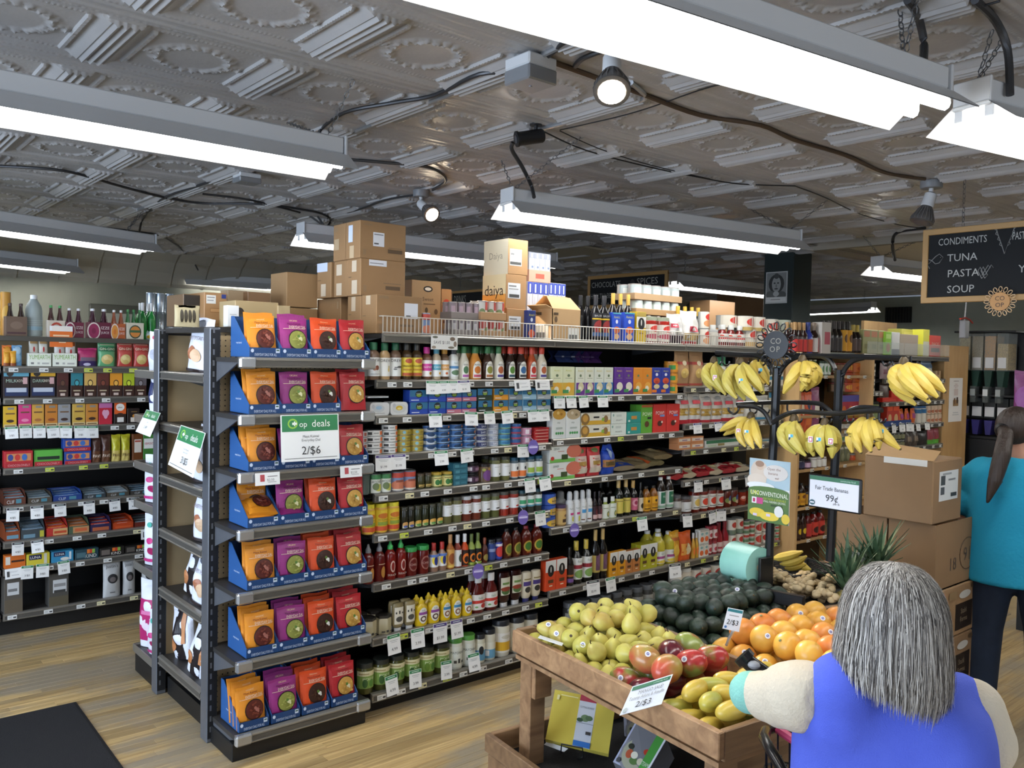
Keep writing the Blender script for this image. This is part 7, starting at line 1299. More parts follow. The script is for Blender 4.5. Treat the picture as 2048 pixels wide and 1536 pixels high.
row(TD3, 1.905, Y6-.02, 'on the far deck', [(772, 826, 1100, 1, carton('#8ac03a', 'e .5 .3 .35 .2 #a8643a;r .1 .7 .9 .9 #b8d87a', .6), 'lime green cereal box', 'cereal_box', 'box'), (828, 902, 1105, 1, carton('#dfdfdc', 'r 0 0 1 .25 #2f3a5a', .6), 'white and navy cereal box', 'cereal_box', 'box'), (905, 1068, 1125, 1, carton('#a89888', '', .3), 'plain grey carton', 'carton', 'carton'), (910, 1112, 1080, 1, carton('#a5a048', 'r .1 .6 .6 .9 #b5b05a', .3), 'olive carton behind the grey one', 'carton', 'carton', {'dy': .1}), (1112, 1172, 1080, 1, carton('#dcd84a', 'r 0 0 1 .55 #d8d8c4', .8), 'yellow and white carton', 'carton', 'carton'), (1175, 1272, 1135, 1, carton('#c8382c', 'r .1 .2 .9 .4 #3a2a34;t .5 .6 .16 #e0c0b0 .7 SNACKS', .5), 'red snack carton', 'carton', 'carton')])
# cartons left of the stack, standing on the end units
TE = (330, 520, .17090)
case(TE, 460, 728, 375, 4.30, 'tan carton with white paper label and blue tab left of the stack', 'r .08 .68 .5 .93 #e0e0dc;r .12 .85 .45 .88 #888;r .12 .76 .4 .79 #999;r .25 .42 .72 .55 #8a6038;r .27 .44 .7 .53 #b98f62;r .75 .85 .95 .97 #22347a', '#a07a52', z=1.94, d=.28)
case(TE, 215, 450, 395, 4.36, 'dark cut-open carton left of the tan one', 'r .02 .02 .98 .98 #241d17;r .5 .1 .98 .4 #3a4a74;r .55 .1 .9 .2 #8a98b8', '#6a5238', z=1.94, d=.25)
case(TE, 735, 965, 350, 4.42, 'open carton flap with round print rising behind', 'e .5 .55 .2 .16 #5a4a38;e .5 .55 .16 .12 #9a8468;r .3 .52 .8 .58 #4a3a2a', '#9a8468', z=1.94, d=.1)
case(TE, 970, 1240, 370, 4.36, 'brown carton under the far light', '', '#7a5c40', z=1.94, d=.2)
case(TE, 822, 1330, 470, 3.97, 'kraft display carton with dark hand hole and diamond logo', 'e .1 .55 .1 .2 #241d17;r .02 .05 .18 .5 #3a342c;e .6 .35 .05 .08 #4a3a28;r .54 .2 .66 .24 #5a4632', '#a5906a', z=1.93, d=.2)
case(TE, 1320, 1470, 530, 3.96, 'kraft carton flap with circle print', 'e .25 .35 .18 .25 #4a3f30;e .25 .35 .14 .18 #b09c76;r .05 .4 .4 .46 #3a3024', '#b09c76', z=1.93, d=.04)
for i in range(4): p0 = onY(330+(112+i*48)*.1709, 520+700*.1709, 4.2); put(pillow('#b8ad8c', 'e .5 .5 .15 .3 #3a3428', .03, .1, film=False, seed=i)(.062, .105), 'paper_sachet', f'{ordw(i, 4)}cream paper sachet on top of the far unit', 'packet', (p0.x+.03, 4.2, 1.932))
p0 = onY(330+740*.1709, 520+790*.1709, 3.95); put(carton('#dcdedf', 'r .2 .55 .8 .6 #b5b8ba', d=.05)(.055, .10), 'white_box', 'small white box on the pegboard top', 'box', (onY(462, 655, 3.905).x, 3.905, 1.932))
# chalkboards
M_CH = mat('#15171a', .85, var=.15, vscale=3); M_FR = mat('#a98552', .5)
def board(xa, ya, xb, yb, yb2, X, label, spec, fr=.03):
    """hanging chalkboard in a plane x = X facing the shop front"""
    a, b, c = onX(xa, ya, X), onX(xb, yb, X), onX(xa, yb2, X); w = a.y-b.y; h = a.z-c.z
    t = thing('chalkboard_sign', label, 'sign', (X, (a.y+b.y)/2, c.z), -PI/2)
    mb = MB().box(-w/2+fr*.5, w/2-fr*.5, -.004, .008, fr*.5, h-fr*.5, M_CH); link('slate', mb.mesh(), t)
    for bx_ in ((-w/2, w/2, h-fr, h), (-w/2, w/2, 0, fr)): link('frame_rail', MB().box(bx_[0], bx_[1], -.014, .012, bx_[2], bx_[3], M_FR, .003).mesh(), t)
    for x in (-w/2, w/2-fr): link('frame_rail', MB().box(x, x+fr, -.0139, .0119, fr*.5, h-fr*.5, M_FR, .003).mesh(), t)
    mb = MB(); art(mb, spec, w, h, flat(w, h, -.0045)); link('chalk_lettering', mb.mesh(), t)
    for x in (-w*.3, w*.3): mb = MB(); chain_mb(mb, (x, 0, h), (x, 0, ZC-c.z-.003)); link('chain', mb.mesh(), t)
    return t, w, h
t, w, h = board(1848, 461, 2300, 415, 607, 5.3, 'black chalkboard listing CONDIMENTS TUNA PASTA SOUP', '', .035)
wf = w; u = lambda x: x/wf
sp = []
def tx(x, y, hh, s, mw): sp.append(f't {x/wf:.4f} {y:.3f} {hh:.3f} #a9a9a4 {mw/wf:.3f} {s}')
k = (onX(1848, 530, 5.3).y-onX(2048, 530, 5.3).y)/200
tx(k*82, .82, .095, 'CONDIMENTS', k*98); tx(k*83, .60, .10, 'TUNA', k*62); tx(k*86, .39, .10, 'PASTA', k*68); tx(k*82, .18, .10, 'SOUP', k*64); tx(k*195, .82, .10, 'PASTA', k*30); tx(k*200, .4, .10, 'Y', k*18)
mb = MB(); art(mb, ';'.join(sp), w, h, flat(w, h, -.0046))
q = lambda x, y, r_=.0018: mb.tube([(-w/2+k*a_, -.006, h*b_) for a_, b_ in zip(x, y)], .0022, mat('#8a8a88', .9), 4)
q([20, 28, 36, 44, 36, 28, 20], [.58, .53, .54, .61, .66, .63, .58]); q([20, 12, 16], [.58, .52, .47]); q([20, 11, 9], [.58, .60, .56]); q([38, 39], [.61, .615])
for a_ in (124, 130): q([a_, a_-8, a_-4, a_+5, a_], [.30, .40, .45, .34, .30]); q([a_, a_+12, a_+16], [.34, .47, .43])
for s_ in (-1, 1): q([166, 166-s_*6, 166-s_*14, 166-s_*18], [.60, .72, .86, .95]); [q([166-s_*(5+4*i), 166-s_*(10+4*i), 166-s_*(8+4*i)], [.7+.07*i, .72+.07*i, .76+.07*i]) for i in range(4)]
link('chalk_lettering', mb.mesh(), t)
wd = onX(1848, 530, 5.3).y-onX(2000, 603, 5.3).y
def daisy(name, label, loc, rz, R, col, petal, txt, back=None):
    o = thing(name, label, 'emblem', loc, rz); Rx = Matrix.Rotation(PI/2, 4, 'X')
    link('disc', MB().lathe([(R*.62, -.004), (R*.62, .004)], col, 28, M=Rx).mesh(), o)
    for i in range(16):
        a_ = 2*PI*i/16; pts = [(math.cos(a_)*R*.64, 0, math.sin(a_)*R*.64)]
        for t_ in (-1, 1): pass
        cx_, cz_ = math.cos(a_)*R*.83, math.sin(a_)*R*.83; pe = []
        for j in range(9):
            b_ = 2*PI*j/9; e1 = R*.18*math.cos(b_); e2 = R*.11*math.sin(b_); pe.append((cx_+math.cos(a_)*e1-math.sin(a_)*e2, 0, cz_+math.sin(a_)*e1+math.cos(a_)*e2))
        link('petal', MB().tube(pe, R*.032, petal, 5, closed=True).mesh(), o)
    mb = MB(); art(mb, txt, R, R, flat(R, R, -.0045, -R/2)); link('lettering', mb.mesh(), o); return o
p = onX(2000, 603, 5.27); daisy('flower_emblem', 'tan wooden daisy emblem lettered CO OP on the chalkboard frame', p, -PI/2, .085*1.0, P('#b8864a'), P('#d8b58a'), 't .5 .72 .3 #3a2414 .75 CO;t .5 .28 .3 #3a2414 .75 OP')
board(1177, 553, 1337, 537, 618, 7.0, 'black chalkboard listing CHOCOLATE and SPICES behind the bottles', 't .24 .72 .17 #9a9a96 .38 CHOCOLATE;t .24 .38 .16 #8a8a86 .4 HEALTH+BEAUTY;t .24 .1 .15 #8a8a86 .3 TEA;t .76 .74 .2 #9a9a96 .36 SPICES;t .68 .3 .17 #8a8a86 .2 RICE;e .58 .7 .03 .12 #2c2e31', .04)
board(902, 583, 1000, 578, 640, 6.4, 'small dark chalkboard half hidden behind the cartons', 't .2 .7 .3 #9a9a96 .25 DRINKS', .03)
# clip lamp-like price scanner fixture: white pole, grey box and red cable on the end board
p = onY(1933, 645, 3.62); t = thing('pole_clamp', 'grey clamp box with white rod and red cord on the board end', 'clamp', p)
link('clamp_box', MB().box(-.10, .0, -.03, .03, -.16, .02, mat('#8f9096', .4), .006).mesh(), t); link('white_rod', MB().tube([(-.05, 0, .0), (.0, 0, .42)], .007, M_WH, 6).mesh(), t); link('red_cord', MB().tube([(-.16, 0, .03), (-.05, -.01, .045), (.05, -.01, .03), (.15, 0, .0)], .008, P('#c23a30'), 6).mesh(), t)
# far carton shelf, vent grille and framed panel on the walls
pv = [onX(*q_, 14.18) for q_ in ((1772, 615), (1822, 645))]; vg = MB().box(14.16, 14.2, pv[1].y, pv[0].y, pv[1].z, pv[0].z, mat('#1c1e1f', .7))
for i in range(9): y_ = pv[1].y+(pv[0].y-pv[1].y)*(i+.5)/9; vg.box(14.145, 14.162, y_-.01, y_+.01, pv[1].z, pv[0].z, mat('#2c2f30', .6))
tag(link('vent_grille', vg.mesh()), 'dark slatted vent grille high on the far wall', 'vent')
a_, b_ = onY(178, 607, 10.38), onY(282, 625, 10.38); f_ = MB().box(a_.x, b_.x+.3, 10.34, 10.4, b_.z-.3, a_.z, mat('#55554c', .5), .01).box(a_.x+.12, b_.x+.18, 10.33, 10.345, b_.z-.2, a_.z-.1, mat('#a5a598', .6)); tag(link('wall_frame', f_.mesh()), 'grey framed panel on the olive wall above the sodas', 'frame')
for (x0, x1, y0, Y_, lb) in ((870, 905, 580, 5.6, 'far brown carton glimpsed right of the stack'), (1420, 1470, 600, 6.2, 'far carton behind the plastic bags'), (1470, 1530, 575, 7.0, 'tall far carton left of the column')):
    a_, b_ = onY(x0, y0, Y_), onY(x1, y0, Y_); put(carton('#8a6a4a', '', d=.3)(b_.x-a_.x, a_.z-1.762), 'cardboard_carton', lb, 'carton', ((a_.x+b_.x)/2, Y_+.15, 1.762))
g8 = thing('gondola_shelving', 'back-to-back gondola rising behind the sauce gondola', 'shelving', (0, 0, 0)); link('back_panel', MB().box(3.0, 12.5, 5.55, 5.6, 0, 1.75, M_BLK).mesh(), g8); link('top_deck', MB().box(3.0, 12.5, 5.4, 7.4, 1.72, 1.76, M_SH).mesh(), g8)
# ================================================================ PRODUCE TABLE
TH = math.radians(-6.5); O_ = Vector((2.10, 2.43, 0)); RT = .78
U = Vector((math.cos(TH), math.sin(TH), 0)); V = Vector((math.sin(TH), -math.cos(TH), 0))
def loc(x, y, z=0): return O_+U*x+V*y+Vector((0, 0, z))        # x along the far rim, y toward the camera
def bimat(c1, c2, sc=6, rough=.4, speck=None, axis=None, p=(.38, .62), bump=.05):
    m = D.materials.new('fruit'); m.use_nodes = True; nt = m.node_tree; b = nt.nodes['Principled BSDF']; L = nt.links.new
    tc = nt.nodes.new('ShaderNodeTexCoord'); n = nt.nodes.new('ShaderNodeTexNoise'); n.inputs['Scale'].default_value = sc; n.inputs['Detail'].default_value = 5
    oi = nt.nodes.new('ShaderNodeObjectInfo'); ad = nt.nodes.new('ShaderNodeVectorMath'); L(tc.outputs['Object'], ad.inputs[0]); L(oi.outputs['Location'], ad.inputs[1]); L(ad.outputs[0], n.inputs['Vector'])
    r = nt.nodes.new('ShaderNodeValToRGB'); L(n.outputs[0], r.inputs[0]); r.color_ramp.elements[0].position = p[0]; r.color_ramp.elements[1].position = p[1]
    r.color_ramp.elements[0].color = lin(c1); r.color_ramp.elements[1].color = lin(c2); L(r.outputs[0], b.inputs['Base Color']); b.inputs['Roughness'].default_value = rough
    n2 = nt.nodes.new('ShaderNodeTexNoise'); n2.inputs['Scale'].default_value = 400; L(tc.outputs['Object'], n2.inputs['Vector'])
    bp = nt.nodes.new('ShaderNodeBump'); bp.inputs['Strength'].default_value = bump; bp.inputs['Distance'].default_value = .002; L(n2.outputs[0], bp.inputs['Height']); L(bp.outputs[0], b.inputs['Normal'])
    return m
tb = thing('produce_table', 'wooden produce table with raised bins of pears, mangos and grapefruit', 'table', O_, TH)
LX, LY = 1.19, 1.04
def brd(name, x0, x1, y0, y1, z0, z1): return link(name, MB().box(x0, x1, -y1, -y0, z0, z1, M_RACK, .003).mesh(), tb)
brd('rim_board', -.012, .012, 0, LY, .70, RT); brd('rim_board', .0125, LX, -.012, .012, .69, RT); brd('rim_board', .0125, LX, LY-.022, LY+.0, .69, RT)
brd('divider_board', .485, .505, .013, LY-.023, .69, RT+.005); brd('rim_board', .508, .524, .013, LY-.023, .69, RT-.004); brd('rim_board', LX-.02, LX, .013, LY-.023, .69, RT)
link('bin_floor', MB().box(.0, LX, -LY+.01, -.01, .672, .688, M_RACK).mesh(), tb)
brd('apron_board', .07, LX-.1, LY-.10, LY-.078, .52, .672); brd('corner_block', .02, .10, .03, .11, .54, .672)
for x, y in ((.015, .02), (.07, LY-.13), (LX-.11, .02), (LX-.11, LY-.13)): brd('leg', x, x+.07, y, y+.07, 0, .6719)
# lower tray
TZ_ = .36; brd('tray_rim', -.07, -.045, -.09, LY+.1, .29, TZ_); brd('tray_rim', -.044, LX, -.09, -.066, .29, TZ_); brd('tray_slat', -.06, -.04, -.08, LY+.1, .17, .283); brd('tray_slat', -.06, -.04, -.08, LY+.1, .03, .155); brd('tray_slat', -.039, LX, -.085, -.066, .06, .283); brd('tray_rim', -.044, LX, LY+.08, LY+.1, .29, TZ_)
link('tray_floor', MB().box(-.04, LX, -LY-.075, .062, .262, .282, mat('#131315', .9, bump=.4, bscale=200)).mesh(), tb)
M_PEAR = bimat('#b3ab4c', '#cfc266', 9, .42); M_PEAR2 = bimat('#b59a4a', '#c6bc62', 12, .42); M_STEM = P('#3a2c1a')
M_MANR = bimat('#7a1a22', '#a02c2c', 7, .25); M_MANG = bimat('#9a2e2c', '#7f8a44', 9, .25, p=(.45, .55)); M_MANO = bimat('#b8503a', '#a09048', 9, .28); M_MANP = bimat('#4a1420', '#6a1c2a', 8, .22)
M_ATA = bimat('#b39c38', '#ccb04a', 8, .35); M_ATAG = bimat('#9aa046', '#b5a844', 8, .35)
M_GRA = bimat('#dba03c', '#e3b04e', 6, .35, bump=.12); M_GRB = bimat('#d8803a', '#dfa046', 5, .35, bump=.12); M_AVO = bimat('#15211a', '#26362a', 14, .4, bump=.5)
pearp = [(.001, -.93), (.12, -.97), (.5, -.93), (.85, -.6), (.97, -.12), (.88, .3), (.62, .72), (.42, 1.02), (.24, 1.2), (.001, 1.24)]
def lathe_mesh(pr, r, m, n=16): return MB().lathe([(a*r, b*r) for a, b in pr], m, n, cap=False).mesh()
PR = .0365
ME_PEAR = [lathe_mesh(pearp, PR, M_PEAR), lathe_mesh(pearp, PR, M_PEAR2)]
ME_PST = MB().tube([(0, 0, 1.2*PR), (.002, 0, 1.45*PR), (.005, 0, 1.62*PR)], .0022, M_STEM, 5).mesh(); ME_PEND = MB().lathe([(.006, -.965*PR), (.004, -.985*PR)], M_STEM, 7).mesh()
sb_ = MB().lathe([(.010, 0), (.010, .0006)], P('#e6e6ea'), 12); art(sb_, 'e .5 .5 .3 .3 #5a5a9a;r .3 .44 .7 .56 #e0e0e0', .016, .016, lambda u, v, o: ((u-.5)*.016, (v-.5)*.016, .0007+o)); ME_STK = sb_.mesh()
def fruit(me, name, label, p, rot, grp, sc=(1, 1, 1), parts=(), sticker=None):
    o = tag(link(name, me, None, p, rot), label, 'fruit', grp); o.scale = sc
    for nm, m_ in parts: link(nm, m_, o)
    if sticker:                                     # a small round label facing the camera side
        d = sticker; wd_ = (Vector((-.75, -.5, .55))+Vector((rnd.uniform(-.3, .3), rnd.uniform(-.3, .3), rnd.uniform(-.2, .3)))).normalized()
        from mathutils import Euler
        ld = Euler(rot).to_matrix().inverted() @ wd_; s = link('sticker', ME_STK, o); t_ = d(ld); s.location = ld*t_; s.rotation_euler = ld.to_track_quat('Z', 'Y').to_euler()
    return o
g = random.Random(11)
def heap(x0, x1, y0, y1, r, layers, hfun, fn, jit=.006):
    """packs round fruit in offset layers where hfun(x,y) (0..1) allows; fn(point, layer, index)"""
    dz = r*1.5; n = 0; LN = ('bottom', 'middle', 'top') if layers > 2 else ('bottom', 'top')
    for L_ in range(layers):
        off = (L_ % 2)*r; y = y0+r+off; j = 0; OR = ('first', *ORD, 'ninth', 'tenth', 'eleventh')
        while y < y1-r+.001-off*.0:
            x = x0+r+off+(r if j % 2 else 0)*.0
            i = 0
            while x < x1-r+.001:
                if hfun((x-x0)/(x1-x0), (y-y0)/(y1-y0)) > L_/layers+.01:
                    fn(loc(x+g.uniform(-jit, jit), y+g.uniform(-jit, jit), .70+r+L_*dz+g.uniform(-.004, .004)), L_, n, f', {LN[L_]} layer, {OR[j]} row from its far side, {OR[i]} from left'); n += 1
                x += 2*r*1.02; i += 1
            y += 2*r*.96; j += 1
def do_pear(p, L_, n, w_):
    k = 1 if g.random() < .25 else 0; rot = (g.uniform(.9, 2.4), g.uniform(-.6, .6), g.uniform(0, 6.28)) if g.random() < .75 else (g.uniform(-.6, .6), g.uniform(-.6, .6), g.uniform(0, 6))
    st = (lambda d: PR*.985) if g.random() < .12 and L_ > 0 else None
    fruit(ME_PEAR[k], 'pear', ('yellow-green pear' if k == 0 else 'blushed yellow pear')+w_, p, rot, 'heap of pears', parts=(('stem', ME_PST), ('blossom_end', ME_PEND)), sticker=st)
heap(.018, .478, .02, .52, PR, 3, lambda u, v: .3+.66*math.exp(-((u-.62)/.4)**2-((v-.38)/.36)**2), do_pear)
def ell(rx, ry, rz, m, f=None): return MB().ball((0, 0, 0), rx, ry, rz, m, 16, 11, f).mesh()
mg = lambda d: 1+.06*d.x+.05*d.x*d.z
MM = [ell(.062, .047, .044, m, mg) for m in (M_MANR, M_MANG, M_MANO, M_MANP)]; nm_ = ['deep red mango', 'red and green mango', 'blushed orange-green mango', 'dark purple-red mango']
ME_MST = MB().lathe([(.004, .058), (.003, .063)], M_STEM, 6, M=Matrix.Rotation(PI/2, 4, 'Y')).mesh()
def do_mango(p, L_, n, w_):
    k = g.choice((0, 1, 1, 2, 3)); fruit(MM[k], 'mango', nm_[k]+w_, p, (g.uniform(-.4, .4), g.uniform(-.4, .4), g.uniform(0, 6)), 'red mangos in the front bin', parts=(('stem_end', ME_MST),), sticker=(lambda d: .0465+.014*abs(d.x)) if n % 4 == 0 else None)
heap(.022, .48, .50, .76, .0505, 2, lambda u, v: .45+.6*math.exp(-((u-.55)/.4)**2-((v-.5)/.6)**2), do_mango, .008)
MA = [ell(.058, .032, .029, m, lambda d: 1+.10*d.x*abs(d.x)-.08*d.z*d.x) for m in (M_ATA, M_ATAG)]
def do_ata(p, L_, n, w_):
    k = 1 if n % 4 == 0 else 0; fruit(MA[k], 'mango', ('yellow' if k == 0 else 'greenish yellow')+' slim mango'+w_, p, (g.uniform(-.3, .3), g.uniform(-.2, .2), g.uniform(-.7, .7)+TH), 'yellow mangos in the front bin', parts=(('stem_end', ME_MST),))
heap(.02, .48, .745, LY-.02, .0395, 2, lambda u, v: .45+.6*math.exp(-((u-.5)/.45)**2-((v-.5)/.6)**2), do_ata, .008)
GR = .0515; MGF = [MB().ball((0, 0, 0), GR, GR, GR*.93, m, 18, 12, lambda d: 1-.06*max(0, abs(d.z)-.85)/.15).mesh() for m in (M_GRA, M_GRB)]; ME_GST = MB().lathe([(.006, GR*.915), (.004, GR*.93)], P('#6a6a3a'), 7).mesh()
def do_gr(p, L_, n, w_):
    k = 1 if g.random() < .3 else 0
    fruit(MGF[k], 'grapefruit', ('golden' if k == 0 else 'deep orange')+' grapefruit'+w_, p, (g.uniform(0, 3), g.uniform(0, 3), g.uniform(0, 6)), 'grapefruits in the back bin', parts=(('stem_end', ME_GST),), sticker=(lambda d: GR*.985) if g.random() < .2 else None)
heap(.53, 1.165, .46, LY-.03, GR, 2, lambda u, v: .4+.6*math.exp(-((u-.45)/.42)**2-((v-.45)/.5)**2), do_gr)
ME_AVO = MB().ball((0, 0, 0), .036, .036, .047, M_AVO, 14, 10, lambda d: 1-.16*max(0, d.z)).mesh(); ME_AST = MB().lathe([(.004, .038), (.003, .042)], P('#5a4a2a'), 6).mesh()
heap(.53, 1.165, .015, .47, .037, 3, lambda u, v: .45+.5*math.exp(-((u-.6)/.6)**2-((v-.4)/.5)**2), lambda p, L_, n, w_: fruit(ME_AVO, 'avocado', 'dark green avocado'+w_, p, (g.uniform(.9, 2.2), g.uniform(-.5, .5), g.uniform(0, 6)), 'avocados in the back bin', parts=(('stem_end', ME_AST),), sticker=(lambda d: .037) if n % 17 == 5 else None))
# cards on the table
def dz(x, y, z): return (z-CAMZ)/ray(x, y).z                    # depth at which pixel ray meets height z
slab('sale_card', 'white slanted card reading MANGO SALE 2/$3 on the front rim', 'sign', ((1265, 1373), (1346, 1348), (1323, 1408), (1239, 1431)), [dz(1265, 1373, .80)-.07, dz(1346, 1348, .80)-.16, dz(1346, 1348, .80)-.22, dz(1265, 1373, .80)-.14], .0015, 'r .03 .82 .97 .96 #2a6a4a;t .72 .89 .05 #cfe0d4 .4 community food;t .55 .68 .13 #777 .6 MANGO SALE!;t .5 .5 .12 #888 .85 Tommy Atkins & Ataulfo;t .5 .24 .2 #333 .4 2/$3;e .09 .12 .05 .09 #b5bcb8', '#e9ecf2')
d_ = dz(1475, 1285, .80); gs = slab('price_card', 'small white card reading 2/$3 standing in the grapefruits', 'sign', ((1456, 1215), (1487, 1221), (1478, 1264), (1445, 1257)), [d_-.05]*4, .0015, 'r .03 .84 .97 .97 #2f7a86;r .2 .66 .8 .7 #999;t .5 .38 .24 #333 .7 2/$3;e .14 .12 .08 .06 #4a7ab0', '#e6e9ee')
link('clear_clip', MB().tube([onD(1466, 1262, d_-.05)-gs.location, onD(1458, 1278, d_-.03)-gs.location, onD(1453, 1290, d_-.01)-gs.location], .006, mat('#d5dadb', .1, trans=.6), 6).mesh(), gs)
slab('price_card', 'blank-backed white card lying on the pear bin rim', 'sign', ((1080, 1270), (1127, 1286), (1124, 1291), (1076, 1275)), [dz(1080, 1270, .79), dz(1127, 1286, .79), dz(1124, 1291, .79)-.03, dz(1076, 1275, .79)-.03], .0015, '', '#e2e5ea')
# goods in the lower tray
dt = lambda y, z: dz(1150, y, z)
cbp = ((1110, 1379), (1232, 1403), (1217, 1508), (1091, 1478)); cb_ = slab('cutting_board', 'shrink-wrapped yellow cutting boards with striped paper band', 'cutting board', cbp, [3.46, 3.40, 3.22, 3.28], .02, 'r .43 0 .70 1 #d8dee8;r .43 .88 .70 1 #a83a4e;t .565 .76 .04 #7a828a .22 CUTTING BOARDS;e .56 .55 .07 .07 #6f8a64;e .62 .56 .06 .05 #54704e;e .48 .5 .05 .04 #3f5a44;r .43 .44 .7 .45 #8a94a0;r .6 .24 .68 .3 #444;r .43 0 .7 .1 #3a7ac8;r .06 .8 .1 .9 #eee6a8;r .12 .9 .4 .92 #eee6a8', '#dcc95a', rough=.2)
def wire(name, pts, label, cat, r=.003): c0 = Vector(pts[0]); return tag(link(name, MB().tube([Vector(p)-c0 for p in pts], r, M_DK, 5).mesh(), None, c0), label, cat)
wire('wire_stand', [onD(1122, 1505, 3.23), onD(1123, 1488, 3.20), onD(1165, 1496, 3.17), onD(1166, 1515, 3.20), onD(1150, 1520, 3.3), onD(1146, 1440, 3.45)], 'black wire stand holding the yellow cutting boards', 'stand')
slab('price_card', 'white card on the tray floor under the cutting boards', 'sign', ((1094, 1483), (1136, 1497), (1128, 1504), (1088, 1489)), [dz(1094, 1483, .33), dz(1136, 1497, .33), dz(1128, 1504, .32), dz(1088, 1489, .32)], .0015, '', '#dfe2e4')
stm = 'r 0 0 1 1 #b5b9d0;e .5 .35 .48 .42 #8a8a90;e .5 .35 .42 .36 #a8a890;e .4 .45 .1 .08 #4a6a3a;e .6 .4 .12 .1 #d8d4bc;e .3 .3 .1 .1 #b5583a;e .5 .2 .12 .08 #5a7a44;e .68 .25 .1 .08 #c8c4a8;e .45 .32 .1 .08 #e0dcc8;e .72 .5 .1 .07 #b8402f;e .25 .45 .08 .06 #33382f;r .72 0 .95 1 #4f9a44;t .86 .25 .1 #dfe8d4 .3 STEAMER;r .95 0 1 1 #e0e2e6;e .12 .08 .06 .05 #4a4c50'
b1_ = slab('steamer_box', 'tilted salad steamer box with green stripe in the lower tray', 'box', ((1274, 1439), (1334, 1480), (1290, 1556), (1226, 1524)), [3.25, 3.12, 3.0, 3.12], .10, stm, '#7a7a7e')
slab('steamer_box', 'upright salad steamer box behind the tilted one', 'box', ((1246, 1412), (1316, 1432), (1318, 1506), (1250, 1490)), [3.5, 3.42, 3.38, 3.46], .10, stm, '#6a6a70')
# ================================================================ GINGER TIER AND BANANA STAND
GT = .83; c0 = onZ(1438, 1139, GT); c1 = onZ(1631, 1217, GT); gv = (c1-c0); gl = gv.length; gth = math.atan2(gv.y, gv.x)+PI/2
gt = thing('ginger_bin', 'raised wooden bin of ginger with a black liner', 'bin', (c0.x, c0.y, 0), gth)
def gb(name, x0, x1, y0, y1, z0, z1, m=None): return link(name, MB().box(x0, x1, -y1, -y0, z0, z1, m or M_RACK, .003).mesh(), gt)
gb('rim_board', 0, .022, 0, gl, GT-.07, GT); gb('rim_board', .0225, .62, gl-.022, gl, GT-.07, GT); gb('rim_board', .0225, .62, 0, .022, GT-.07, GT); gb('rim_board', .62, .64, 0, gl, GT-.07, GT)
gb('base_board', .03, .05, .03, gl-.03, .40, GT-.072); gb('base_board', .051, .6, gl-.05, gl-.03, .40, GT-.072); gb('base_board', .051, .6, .03, .05, .40, GT-.072)
for x, y in ((.06, .06), (.54, .06), (.06, gl-.12), (.54, gl-.12)): gb('leg', x, x+.06, y, y+.06, 0, GT-.075)
gb('black_liner', .024, .618, .024, gl-.024, GT-.07, GT-.03, mat('#17171a', .6))
gl_ = lambda x, y, z: Vector((c0.x, c0.y, 0))+Vector((math.cos(gth)*x+math.sin(gth)*y, math.sin(gth)*x-math.cos(gth)*y, z))
M_GIN = bimat('#a08a64', '#bda780', 20, .6, bump=.3)
def ginger(i):
    q = random.Random(i); mb = MB()
    for k in range(q.randint(5, 8)): mb.ball((q.uniform(-.04, .04), q.uniform(-.025, .025), q.uniform(-.006, .012)), q.uniform(.014, .022), q.uniform(.012, .018), q.uniform(.011, .016), M_GIN, 9, 6)
    return mb.mesh()
GM = [ginger(i) for i in range(5)]
for i in range(46):
    px, py = (rnd.uniform(1580, 1665), rnd.uniform(1150, 1192)) if i < 34 else (rnd.uniform(1542, 1580), rnd.uniform(1142, 1166))
    L_ = (i % 3)*.016; p = onZ(px, py, GT-.008+L_)
    lc = Vector((p.x-c0.x, p.y-c0.y)); x_ = lc.x*math.cos(gth)+lc.y*math.sin(gth); y_ = -(-lc.x*math.sin(gth)+lc.y*math.cos(gth)); x_ = min(max(x_, .09), .55); y_ = min(max(y_, .09), gl-.08)
    o = tag(link('ginger_root', GM[i % 5], None, gl_(x_, y_, GT-.012+L_), (rnd.uniform(-.3, .3), rnd.uniform(-.3, .3), rnd.uniform(0, 6))), f'knobbly tan ginger root {("low", "midway", "high")[i % 3]} in the heap on the black liner' if i < 34 else 'knobbly ginger root near the stand post', 'ginger', 'ginger roots')
bar_a, bar_b = onZ(1500, 1183, GT+.012), onZ(1614, 1206, GT+.012)
# stand: two posts, top rail, middle rails, braces and hooks
XS = onZ(1538, 1178, GT).x+.02; M_ST = mat('#121316', .3)
pt = lambda x, y, dx=0: onX(x, y, XS+dx)
st0 = pt(1538, 1176); sd_ = thing('banana_stand', 'black steel banana stand with hooks rising from the ginger bin', 'stand', (XS, st0.y, GT+.002))
def S(name, px, r=.011, dx=0, sub=None, n=8):
    o0 = Vector((XS, st0.y, GT+.002)); pts = [pt(p[0], p[1], dx+(p[2] if len(p) > 2 else 0))-o0 for p in px]
    if len(pts) > 2:
        Q = []
        for i in range(len(pts)-1):
            a, b, c, d = pts[max(i-1, 0)], pts[i], pts[i+1], pts[min(i+2, len(pts)-1)]
            for k in range(4): t = k/4; Q.append(.5*((2*b)+(c-a)*t+(2*a-5*b+4*c-d)*t*t+(3*b-a-3*c+d)*t**3))
        pts = Q+[pts[-1]]
    return link(name, MB().tube(pts, r, M_ST, n).mesh(), sub or sd_)
S('post', [(1554, 735), (1549, 850), (1543, 960), (1537, 1174)], .019); S('post', [(1678, 740), (1674, 860), (1668, 960), (1660, 1122)], .018)
tr = S('top_rail', [(1432, 705), (1490, 709), (1600, 711), (1680, 713), (1760, 715), (1812, 717)], .011)
